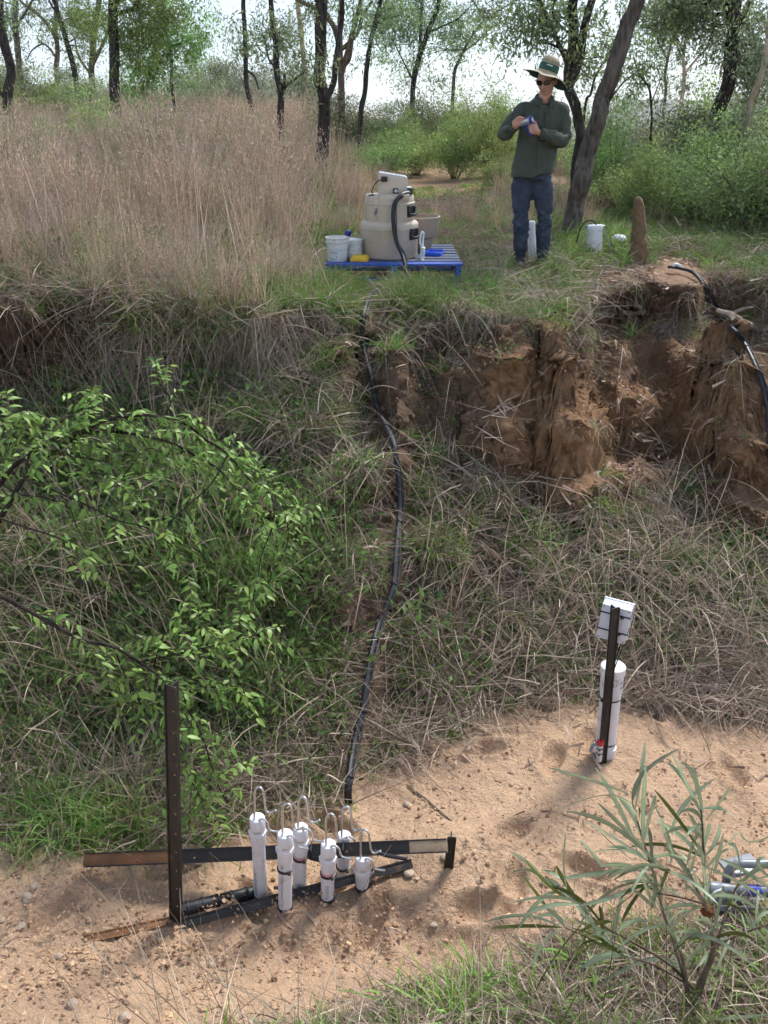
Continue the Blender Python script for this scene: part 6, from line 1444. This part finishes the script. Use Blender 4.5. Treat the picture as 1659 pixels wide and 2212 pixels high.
def sp(cx, cy, rx, ry, p=2): return np.exp(-np.abs((FPXX-cx)/rx)**p - np.abs((FPY-cy)/ry)**p)
def sample(n, dens):
    w = np.clip(dens, 0, None)*SF_area*FIN*CLEAR; w = w/w.sum()
    f = rng.choice(len(w), n, p=w); q = V_ground[F_ground[f]]; u = rng.random((n, 1)); v = rng.random((n, 1))
    P = q[:, 0]*(1-u)*(1-v) + q[:, 1]*u*(1-v) + q[:, 2]*u*v + q[:, 3]*(1-u)*v
    return P, SF_n[f], f
def euler(N, spin):
    N = unit(N); a = np.cross(np.tile([0, 1.0, 0], (len(N), 1)), N); X = unit(a); Y = np.cross(N, X)
    c, s = np.cos(spin)[:, None], np.sin(spin)[:, None]; X2 = X*c + Y*s; Y2 = np.cross(N, X2)
    return np.stack([np.arctan2(Y2[:, 2], N[:, 2]), np.arcsin(np.clip(-X2[:, 2], -1, 1)), np.arctan2(X2[:, 1], X2[:, 0])], 1)
def scatter(name, protos, P, N, S, up=.5, label=None):
    """one object; geometry nodes set a random one of the small meshes on every point"""
    n = len(P); N = unit(N*(1-up) + np.array([0, 0, 1.0])*up + rng.normal(0, .10, (n, 3)))
    me = bpy.data.meshes.new(name); me.vertices.add(n); me.vertices.foreach_set('co', np.asarray(P, np.float32).ravel())
    for nm, ty, dat in (('rot', 'FLOAT_VECTOR', euler(N, rng.uniform(0, 6.283, n))), ('scl', 'FLOAT', S), ('idx', 'INT', rng.integers(0, len(protos), n))):
        a = me.attributes.new(nm, ty, 'POINT'); a.data.foreach_set('vector' if ty == 'FLOAT_VECTOR' else 'value', np.asarray(dat, np.int32 if ty == 'INT' else np.float32).ravel())
    me.update(); o = put(name, me); tag(o, kind='stuff')
    ng = bpy.data.node_groups.new(name, 'GeometryNodeTree'); ng.interface.new_socket('Geometry', in_out='INPUT', socket_type='NodeSocketGeometry'); ng.interface.new_socket('Geometry', in_out='OUTPUT', socket_type='NodeSocketGeometry')
    k = ng.nodes; l = ng.links; gi = k.new('NodeGroupInput'); go = k.new('NodeGroupOutput'); iop = k.new('GeometryNodeInstanceOnPoints'); jn = k.new('GeometryNodeJoinGeometry')
    for pr in protos:
        oi = k.new('GeometryNodeObjectInfo'); oi.inputs['Object'].default_value = pr; oi.inputs['As Instance'].default_value = True; l.new(oi.outputs['Geometry'], jn.inputs['Geometry'])
    def na(nm, ty):
        q = k.new('GeometryNodeInputNamedAttribute'); q.data_type = ty; q.inputs['Name'].default_value = nm; return q.outputs['Attribute']
    er = k.new('FunctionNodeEulerToRotation'); l.new(na('rot', 'FLOAT_VECTOR'), er.inputs['Euler'])
    iop.inputs['Pick Instance'].default_value = True
    l.new(gi.outputs[0], iop.inputs['Points']); l.new(jn.outputs[0], iop.inputs['Instance']); l.new(na('idx', 'INT'), iop.inputs['Instance Index'])
    l.new(er.outputs[0], iop.inputs['Rotation']); l.new(na('scl', 'FLOAT'), iop.inputs['Scale']); l.new(iop.outputs[0], go.inputs[0])
    md = o.modifiers.new('scatter', 'NODES'); md.node_group = ng; return o
def proto(name, parts, m):
    V, F, C = merge(parts); me = mesh_np(name, V, F, C, False); me.materials.append(m); return bpy.data.objects.new(name, me)
def disc(n, r): a = rng.uniform(0, 6.283, n); q = r*np.sqrt(rng.random(n)); return np.stack([q*np.cos(a), q*np.sin(a), np.zeros(n)], 1)
def lean(n, s, up=1.0): d = rng.normal(0, s, (n, 3)); d[:, 2] = np.abs(rng.normal(up, .2, n)); return d
# colours of the plants themselves
STRAW = ((.30, .21, .13), (.54, .41, .28)); PINKSTRAW = ((.31, .205, .14), (.52, .375, .275)); GREYSTRAW = ((.27, .20, .15), (.53, .425, .335)); GR = ((.10, .18, .04), (.21, .32, .075)); GRB = ((.14, .25, .045), (.26, .40, .08)); HERB = ((.085, .15, .045), (.19, .28, .085)); DEAD = ((.27, .17, .12), (.52, .38, .30))
def tall_dry(n, h0, h1, w, q=0):
    k1, k2 = (((.42, .28, .20), (.67, .49, .375)), ((.30, .225, .175), (.53, .42, .335)), ((.20, .23, .09), (.42, .40, .21)))[q]
    L = rng.uniform(h0, h1, n); P = disc(n, .10); D = lean(n, .22)
    a = ribbons(P, D, L, w*rng.uniform(.7, 1.2, n), rng.uniform(.05, .35, n), cols(n, k1, k2), 4)
    # feathery heads on the upper third
    m = n*3; i = rng.integers(0, n, m); t = rng.uniform(.62, 1.0, m)[:, None]; Du = unit(D)[i]; dr = rng.uniform(.05, .2, m)[:, None]
    Q = P[i] + Du*L[i][:, None]*t + np.array([0, 0, -1.0])*dr*L[i][:, None]*t*t + rng.normal(0, .012, (m, 3))
    b = leaf_quads(Q, Du + rng.normal(0, .6, (m, 3)), rng.uniform(.02, .05, m), w*1.1, cols(m, k1, k2)*1.1)
    k = n//2; c = ribbons(disc(k, .12), lean(k, .5), rng.uniform(.2, .5, k), w, rng.uniform(.3, .8, k), cols(k, *STRAW), 3)
    return [a, b, c]
PT_dry = [proto('dry_tussock', tall_dry(26, .5, 1.05, .0068, q), M_straw) for q in (0, 0, 1, 1, 2)]
PT_dryfar = [proto('dry_tussock', tall_dry(26, .6, 1.1, .011, q), M_straw) for q in (0, 0, 1, 2)]
def green_tuft(n, h0, h1, w, pal, dr=(.3, .9), sp_=.5, r=.06, dead=.15):
    k = int(n*dead); L = rng.uniform(h0, h1, n); a = ribbons(disc(n, r), lean(n, sp_), L, w*rng.uniform(.6, 1.2, n), rng.uniform(*dr, n), cols(n, *pal), 4, c_tip=cols(n, *pal)*1.15)
    out = [a]
    if k: out.append(ribbons(disc(k, r), lean(k, sp_), rng.uniform(h0, h1*1.2, k), w*.8, rng.uniform(*dr, k), cols(k, *STRAW), 4))
    return out
PT_green = [proto('green_tuft', green_tuft(34, .16, .42, .0065, GR), M_grass) for _ in range(5)]
PT_turf = [proto('turf', green_tuft(40, .04, .13, .0045, GRB, (.2, .7), .6, .09, .2), M_grass) for _ in range(4)]
PT_broad = [proto('broad_grass', green_tuft(16, .14, .38, .013, GRB, (.2, .8), .55, .05, .1), M_grass) for _ in range(4)]
def herb(n, h, lsz):
    L = []; st = 7; a = ribbons(disc(st, .03), lean(st, .6, .7), rng.uniform(h*.5, h, st), .003, .2, cols(st, (.10, .11, .05), (.16, .13, .07)), 3)
    P = disc(n, h*.75); P[:, 2] = rng.uniform(.1, 1, n)*h*(1-.4*np.linalg.norm(P[:, :2], axis=1)/(h*.75)); D = P*.6 + rng.normal(0, .06, (n, 3)); D[:, 2] += .01
    b = leaf_cloud(P, D, lsz*rng.uniform(.6, 1.3, n), lsz*rng.uniform(.35, .55, n), cols(n, *HERB)); c = (b[0], b[1], b[2]); return [a, c]
PT_herb = [proto('herb', herb(34, .16, .034), M_leaf) for _ in range(4)]
PT_herbl = [proto('herb', herb(30, .26, .055), M_leaf_glossy) for _ in range(4)]
PT_herbs = [proto('herb', herb(30, .07, .018), M_leaf) for _ in range(3)]
def mat_straw(n, r, l0, l1, w, pal, lift=.10):
    P = disc(n, r); P[:, 2] = rng.uniform(0, lift, n); D = rng.normal(size=(n, 3)); D[:, 2] *= .28
    return [ribbons(P, D, rng.uniform(l0, l1, n), w*rng.uniform(.6, 1.3, n), rng.uniform(-.1, .4, n), cols(n, *pal, .2), 3, wav=.06)]
PT_mat = [proto('straw_mat', mat_straw(20, .15, .12, .45, .0058, GREYSTRAW), M_straw) for _ in range(5)]
PT_matfine = [proto('straw_mat', mat_straw(34, .12, .06, .24, .0042, ((.17, .12, .092), (.38, .29, .235)), .06), M_straw) for _ in range(4)]
def hang(n, l0, l1, pal, w=.004):
    D = lean(n, .6, .55); return [ribbons(disc(n, .08), D, rng.uniform(l0, l1, n), w*rng.uniform(.6, 1.3, n), rng.uniform(.9, 1.7, n), cols(n, *pal, .18), 5)]
PT_hang = [proto('hanging_grass', hang(36, .2, .55, GREYSTRAW) + (hang(14, .2, .5, GR, .005) if i % 2 else []), M_straw) for i in range(5)]
def litter(n, r):
    P = disc(n, r); P[:, 2] = rng.uniform(.002, .02, n); D = rng.normal(size=(n, 3)); D[:, 2] *= .22; up = np.tile([0, 0, 1.0], (n, 1)) + rng.normal(0, .4, (n, 3))
    a = ribbons(P, D, rng.uniform(.06, .14, n), rng.uniform(.011, .021, n), rng.uniform(-.3, .5, n), cols(n, *DEAD, .15), 4, side=up); return [a]
PT_litter = [proto('fallen_leaves', litter(6, .14), M_litter) for _ in range(5)]
def clods(n, r, s0, s1, pal):
    out = []
    for k in range(n):
        bm = bmesh.new(); bmesh.ops.create_icosphere(bm, subdivisions=1, radius=1); v = np.array([tuple(x.co) for x in bm.verts]); f = np.array([[x.index for x in y.verts] for y in bm.faces]); bm.free()
        v = v*rng.uniform(.65, 1.3, (len(v), 1))*np.array([1, rng.uniform(.6, 1), rng.uniform(.45, .8)]); s = s0*(s1/s0)**(rng.random()**1.6); p = disc(1, r)[0]
        out.append((v*s + p + [0, 0, s*.15], f, np.repeat(cols(1, *pal, .1), len(v), 0)))
    return out
mat_clod = leafmat('sand_clod', 0, .95, .01, .25)
PT_clodb = [proto('clods', clods(14, .11, .003, .016, ((.15, .09, .055), (.27, .165, .10))), mat_clod) for _ in range(4)]
PT_clod = [proto('clods', clods(16, .11, .0020, .012, ((.34, .21, .125), (.48, .32, .21))), mat_clod) for _ in range(6)]

def seg_dist(pts):                                    # picture distance of every ground face from a line
    best = np.full(len(FPXX), 1e9)
    for (x0, y0), (x1, y1) in zip(pts[:-1], pts[1:]):
        dx, dy = x1-x0, y1-y0; u = np.clip(((FPXX-x0)*dx + (FPY-y0)*dy)/(dx*dx+dy*dy), 0, 1)
        best = np.minimum(best, np.hypot(FPXX-x0-u*dx, FPY-y0-u*dy))
    return best
STEEP = 1 - .95*sstep(.74, .50, SF_n[:, 2])*FBANK
CLEAR = STEEP*sstep(20, 56, seg_dist(down)) * sstep(18, 50, seg_dist([(1440, 586), (1495, 600), (1548, 680), (1600, 750), (1643, 850), (1656, 1000), (1665, 1080)]))
PALCLR = 1 - ((SF_c[:, 0] > PLX0-.05) & (SF_c[:, 0] < PLX1+.05) & (FD > PLY0-.12) & (FD < PLY0+1.2))
CLEAR = CLEAR*(1-.8*sp(1150, 588, 60, 22))*(1-.8*sp(1300, 562, 50, 14))*PALCLR*sstep(14, 40, seg_dist([(1302, 1640), (1320, 1500)]))
leftdry = 1-sstep(560, 830, FPXX + .35*(FPY-350) + 150*FN)
leftdry = np.clip(leftdry + .55*sp(800, 270, 200, 40)*(FN > -.1), 0, 1)
clearing = np.clip(sp(960, 440, 190, 110, 3) + sp(1000, 370, 140, 40, 3) + sp(1080, 560, 130, 40, 3) + sp(840, 560, 170, 45, 4)*.9, 0, 1)
rightside = sstep(1090, 1180, FPXX)
# tall dry grass on the hill
d_ = FPLAT*leftdry*(1-clearing*.96)*sstep(7.2, 9.2, FD + 1.0*FN + 1.2*sstep(420, 150, FPXX))
d_ = d_*(FD < 32)
hp = np.clip(.5 + 2.2*FN + 1.2*FN2, .04, 2)
P, N, f = sample(2100, d_*(FD < 15)*hp*(1-.55*sp(680, 480, 120, 120))); scatter('dry_grass', PT_dry, P, N, rng.uniform(.35, 1.3, len(P))*(1+.8*FN[f])*np.clip(.55 + (P[:, 1]-7)*.12, .5, 1.0), .8)
P, N, f = sample(1300, d_*(FD < 15)*np.clip(.5-1.6*FN, .03, 1.5)); scatter('green_grass', PT_green, P, N, rng.uniform(.7, 1.4, len(P)), .7)
P, N, f = sample(750, FPLAT*leftdry*(FD > 6)*sstep(10, 8, FD)*np.clip(.5+1.5*FN2, .05, 2)); scatter('green_grass', PT_green, P, N, rng.uniform(.6, 1.4, len(P)), .7)
P, N, f = sample(500, FPLAT*leftdry*(FD > 6)*sstep(9.5, 7.5, FD)); scatter('dry_grass', PT_dry, P, N, rng.uniform(.3, .75, len(P)), .7)
P, N, f = sample(900, d_*(FD < 17)*np.clip(.4-1.6*FN2, .03, 1.5)); scatter('herbs', PT_herb, P, N, rng.uniform(1.2, 2.6, len(P)), .7)
P, N, f = sample(2700, d_*(FD > 12)*hp); scatter('dry_grass', PT_dryfar, P, N, rng.uniform(.55, 1.15, len(P))*(1+.4*FN[f]), .9)
P, N, f = sample(1500, FPLAT*(1-leftdry)*(FD > 10.5)*(FD < 26)*(.25+.75*(FN > 0))*(1-clearing)*(1-.85*rightside)); scatter('dry_grass', PT_dryfar, P, N, rng.uniform(.25, .6, len(P)), .9)
# green grass round the pallet, on the rim, over the clearing
d_ = FPLAT*(FD < 12)*(sp(760, 480, 170, 110, 3)*1.0 + .8*sp(760, 640, 330, 60, 4) + sp(420, 640, 260, 60, 3)*.8 + .9*sp(1270, 540, 110, 25) + .9*sp(1330, 530, 60, 30) + .5*sp(1120, 605, 110, 30) + .16 + .35*sp(1560, 560, 80, 30))*(1-.9*sp(1410, 600, 190, 28, 4))*(1-.9*sp(1000, 375, 100, 25))
P, N, f = sample(2900, d_*(.35+np.clip(.6+FN2*1.6, 0, 2))); scatter('green_grass', PT_green, P, N, rng.uniform(.45, 1.0, len(P)), .7)
P, N, f = sample(700, sp(770, 655, 200, 30, 2)*FPLAT); scatter('green_grass', PT_green, P, N, rng.uniform(.7, 1.25, len(P)), .55)
P, N, f = sample(90, (sp(1255, 545, 45, 20) + sp(1320, 545, 40, 20) + .4*sp(1560, 610, 30, 14))*FPLAT); scatter('green_grass', PT_broad, P, N, rng.uniform(.8, 1.3, len(P)), .7)
P, N, f = sample(4200, FPLAT*(FD < 16)*(.45+clearing*.12+sp(760, 480, 200, 110)+.4*sp(1400, 560, 260, 40))*np.clip(.5+1.5*FN2, .04, 1.6)*(1-.8*sp(1000, 375, 90, 22))); scatter('turf', PT_turf, P, N, rng.uniform(.5, 1.3, len(P)), .7)
P, N, f = sample(2300, FPLAT*(FD < 15)*(.3+.7*rightside+.15*clearing+.6*sp(1100, 600, 140, 40))*(1-.9*sp(1390, 605, 160, 24, 4))*np.clip(.6+FN, .1, 1.5)); scatter('herbs', PT_herb, P, N, rng.uniform(.5, 1.1, len(P)), .7)
P, N, f = sample(2600, FPLAT*(FD < 14)*(.25+1.1*sp(980, 440, 200, 130, 3)+1.2*sp(1420, 590, 260, 45, 3)+.8*sp(1050, 560, 120, 50))*(1-leftdry*.8)); scatter('leaf_litter', PT_litter, P, N, rng.uniform(.7, 1.25, len(P)), .1)
P, N, f = sample(3000, FPLAT*(FD < 14)*(.5+clearing)); scatter('dry_straw', PT_matfine, P, N, rng.uniform(.7, 1.3, len(P)), .2)
P, N, f = sample(800, FPLAT*(FD < 9.5)*(.15+sp(350, 640, 400, 60, 3)+.5*sp(900, 640, 200, 40))*(1-.95*sp(1410, 600, 190, 34, 4))); scatter('dry_straw', PT_mat, P, N, rng.uniform(.7, 1.5, len(P)), .2)
# the bank
bare = np.clip(1.15*(sp(1190, 990, 100, 75, 3)*1.0 + sp(1540, 760, 80, 130, 3) + sp(1615, 960, 75, 170, 3) + sp(1370, 655, 130, 45, 3)*.95 + .8*sp(110, 720, 200, 70, 3) + sp(1120, 840, 60, 80)*.8 + .75*sp(1430, 870, 90, 120) + .5*sp(860, 830, 60, 90) + .5*sp(730, 800, 50, 60) + .55*sp(560, 1000, 60, 60) + .5*sp(330, 1640, 110, 60) + .35*sp(1060, 740, 40, 50) + 1.2*sp(1400, 650, 150, 75, 4) + .7*sp(1150, 850, 130, 150, 3) + .6*sp(1240, 960, 50, 110) + .4*sp(1640, 640, 60, 60) + .35*sp(950, 900, 60, 60) + (.75+.5*sstep(900, 1200, FPXX))*np.clip(FN*1.8-.12, 0, 1) + .9*sp(1260, 850, 430, 210, 4)*np.clip(.9+1.2*FN2, .2, 1.3) + .5*sp(1480, 900, 200, 170, 4) + .4*sp(1620, 1000, 80, 250, 4) + .8*sp(400, 760, 260, 70, 3) + .3*sp(500, 700, 300, 70, 3)), 0, 1)
bk = FBANK*(1-.985*bare)
leftgreen = np.clip(sp(250, 1250, 420, 380, 3) + .6*sp(480, 1350, 250, 250), 0, 1)
P, N, f = sample(2300, bk*np.clip(.55+1.5*FN2+.6*FN, .04, 2)); scatter('dry_straw', PT_matfine, P, N, rng.uniform(.7, 1.5, len(P)), .12)
P, N, f = sample(1250, bk*np.clip(.6+1.6*FN2, .06, 2)*(.55+.8*sstep(900, 1150, FPXX)+.5*sp(300, 900, 350, 200))); scatter('dry_straw', PT_mat, P, N, rng.uniform(.6, 1.35, len(P)), .12)
P, N, f = sample(3300, bk*(.22+1.2*leftgreen)*np.clip(.6+1.6*FN2, .05, 2)); scatter('herbs', PT_herb, P, N, rng.uniform(.5, 1.25, len(P)), .45)
P, N, f = sample(3600, bk*(.4+1.1*sp(1250, 1250, 450, 260)+.6*sp(850, 1000, 200, 250))*np.clip(.5+1.8*FN2, .03, 2)); scatter('herbs', PT_herbs, P, N, rng.uniform(.7, 1.5, len(P)), .4)
P, N, f = sample(2900, bk*(.25+.5*leftgreen+1.2*sp(870, 770, 130, 60)+.8*sp(800, 1050, 200, 200)+.6*sp(560, 780, 160, 100)+.8*sp(1080, 1440, 120, 60)+.5*sp(1300, 800, 100, 80)+1.8*sp(1450, 1250, 280, 190)+1.3*sp(1150, 1250, 250, 190)+.8*sp(900, 1150, 150, 200))*np.clip(.2+2.4*FN2, .02, 2)); scatter('turf', PT_turf, P, N, rng.uniform(.7, 1.8, len(P)), .5)
P, N, f = sample(900, bk*(.15+.8*leftgreen*.6+1.0*sp(620, 830, 130, 90)+.9*sp(470, 1330, 110, 110)+.6*sp(300, 760, 150, 50)+1.2*sp(180, 1780, 200, 60)+.6*sp(60, 1650, 100, 120))); scatter('green_grass', PT_green, P, N, rng.uniform(.5, 1.2, len(P)), .45)
P, N, f = sample(130, sp(470, 1320, 90, 80)+.8*sp(220, 1790, 150, 40)+.4*sp(1620, 1240, 50, 40)); scatter('green_grass', PT_green, P, N, rng.uniform(.9, 1.5, len(P)), .7)
P, N, f = sample(900, bk*(1.0*sp(180, 1000, 220, 120, 3)+.8*sp(420, 1150, 170, 200)+.35*leftgreen+.5*sp(430, 1460, 130, 120))*np.clip(.7+1.2*FN, .1, 2)); scatter('herbs', PT_herbl, P, N, rng.uniform(.6, 1.25, len(P)), .5)
# dry grass hanging over the rim and down the scarp
rimd = np.exp(-((FT-1.0)/.025)**2)*(1-.97*sp(1400, 605, 150, 60, 4))*(1-.9*sstep(330, 180, FPXX))*np.clip(.5+2*FN, .05, 2)
P, N, f = sample(420, rimd*(FPXX > -150)); scatter('hanging_grass', PT_hang, P + np.array([0, -.03, .01]), N, rng.uniform(.5, 1.1, len(P)), .6)
P, N, f = sample(760, bk*np.clip(.7+1.3*FN2, .2, 2)*(.10+.5*sstep(950, 1150, FPXX)*sstep(1500, 1200, FPY)+1.2*sp(1170, 720, 120, 40)+1.3*sp(1250, 800, 50, 100)+1.2*sp(640, 800, 130, 90)+.25*sp(350, 720, 160, 50)+.9*sp(1320, 950, 70, 90)+.7*sp(1000, 730, 60, 40))); scatter('hanging_grass', PT_hang, P, N, rng.uniform(.5, 1.25, len(P)), .4)
P, N, f = sample(2100, bk*(.4+.9*sstep(900, 1100, FPXX)) + .4*FBANK*sp(1430, 900, 150, 150) + .12*FBED*sp(1300, 1500, 450, 60)); scatter('leaf_litter', PT_litter, P, N, rng.uniform(.6, 1.15, len(P)), .08)
# the sand: clods, pebbles, a few leaves
P, N, f = sample(1300, FBED*(FD < 5)*(.25+np.clip(.6+FN*1.6, 0, 2))*(1+2.2*sp(250, 2050, 350, 120)+3*sp(560, 1975, 330, 70)) ); scatter('clods', PT_clod, P, N, rng.uniform(.5, 1.25, len(P)), .0)
P, N, f = sample(1600, FBANK*bare); scatter('clods', PT_clodb, P, N, rng.uniform(.6, 1.4, len(P)), .0)
P, N, f = sample(60, FBED*(FD < 5)); scatter('leaf_litter', PT_litter, P, N, rng.uniform(.5, .9, len(P)), .0)
# toe of the bank and the far right of the bed: straw lying over the sand
toe = np.exp(-((FT-.0)/.045)**2)
P, N, f = sample(700, toe*(.7+.9*sstep(1250, 1500, FPXX))*(1-.5*sp(750, 1720, 60, 40))); scatter('dry_straw', PT_mat, P, N, rng.uniform(.6, 1.2, len(P)), .1)
P, N, f = sample(260, toe*(.5+sp(1100, 1450, 150, 40)+sp(450, 1740, 200, 40))); scatter('turf', PT_turf, P, N, rng.uniform(.7, 1.7, len(P)), .6)
# foreground, lower right
fg = sstep(0, 110, FPY - np.interp(FPXX, [300, 480, 900, 1100, 1300, 1659, 1900], [2300, 2235, 2130, 2030, 1990, 1960, 1950]) + 40*FN2)*(SF_c[:, 1] < 2.6)
P, N, f = sample(540, fg); scatter('dry_straw', PT_mat, P, N, rng.uniform(.5, .95, len(P)), .15)
P, N, f = sample(380, fg); scatter('dry_straw', PT_matfine, P, N, rng.uniform(.5, 1.0, len(P)), .15)
P, N, f = sample(330, fg*np.clip(.5+FN2*1.5, .1, 2)); scatter('herbs', PT_herbs, P, N, rng.uniform(.7, 1.3, len(P)), .4)
P, N, f = sample(200, fg*(.5+sp(900, 2150, 160, 60))); scatter('green_grass', PT_broad, P, N, rng.uniform(.4, .95, len(P)), .6)
P, N, f = sample(150, fg*(.4+sp(620, 2200, 130, 40)+sp(900, 2150, 160, 60))); scatter('green_grass', PT_green, P, N, rng.uniform(.3, .6, len(P)), .6)
P, N, f = sample(40, fg); scatter('leaf_litter', PT_litter, P, N, rng.uniform(.5, .8, len(P)), .1)

# single long stems, each bent its own way
def stems(n, dens, l0, l1, w, dvec, spread, droop, pal, name, k=6):
    P, N, f = sample(n, dens); D = np.array(dvec) + rng.normal(0, spread, (n, 3)); D = unit(D)*.9 + N*.25
    V, F, C = ribbons(P - N*.01, D, rng.uniform(l0, l1, n), w*rng.uniform(.7, 1.3, n), rng.uniform(*droop, n), cols(n, *pal, .18), k, side=np.array([0, -1.0, .35]) + rng.normal(0, .35, (n, 3)), wav=.04)
    # side spikelets
    tag(put(name, mesh_np(name, V, F, C, False), M_straw), kind='stuff')
PALE = ((.38, .295, .215), (.66, .55, .42))
stems(760, bk*(sstep(950, 1150, FPXX)*.9+.15), .5, 1.25, .0062, (-.35, -.25, .75), .42, (.2, .9), PALE, 'dry_stems')
stems(420, bk*(sp(1450, 1350, 260, 160)+.1), .4, 1.0, .0056, (-.2, -.5, .5), .5, (.3, 1.0), PALE, 'dry_stems')
stems(420, bk*(sp(280, 1350, 350, 300, 3)+.1), .5, 1.2, .0052, (-.25, -.15, .9), .30, (.05, .5), PALE, 'dry_stems')
stems(260, bk*sp(200, 850, 260, 160, 3) + .3*FPLAT*sp(200, 640, 250, 30), .4, 1.0, .005, (.0, -.2, .9), .38, (.05, .4), ((.30, .22, .16), (.48, .38, .29)), 'dry_stems')
stems(420, FPLAT*leftdry*(FD < 13)*(FD > 6.6), .6, 1.25, .008, (0, -.05, 1), .22, (.05, .4), ((.42, .31, .23), (.66, .53, .41)), 'dry_stems')
stems(90, sp(250, 2000, 330, 110)+.5*sp(900, 2050, 250, 60), .15, .5, .0030, (.3, -.2, .12), .6, (.1, .4), PALE, 'dry_stems')
stems(120, sp(60, 1780, 120, 60) + .5*sp(250, 1780, 120, 40), .4, 1.0, .0036, (.6, -.4, .45), .35, (.2, .8), PALE, 'dry_stems')
stems(120, fg + .05*sp(500, 2150, 200, 60), .25, .75, .0036, (-.15, .05, .9), .40, (.05, .5), PALE, 'dry_stems')
stems(44, sp(400, 2200, 200, 50), .40, .85, .0036, (-.45, .12, .85), .30, (.05, .5), PALE, 'dry_stems')
stems(40, fg*sstep(1100, 1300, FPXX), .4, .9, .0022, (0, .1, 1), .12, (.0, .12), ((.06, .045, .035), (.13, .10, .08)), 'dark_stems')
stems(240, bk*(sp(1250, 1450, 400, 80)+.3), .15, .5, .006, (.1, -.6, .15), .6, (.3, .7), ((.42, .31, .19), (.6, .46, .3)), 'dry_stems', 3)
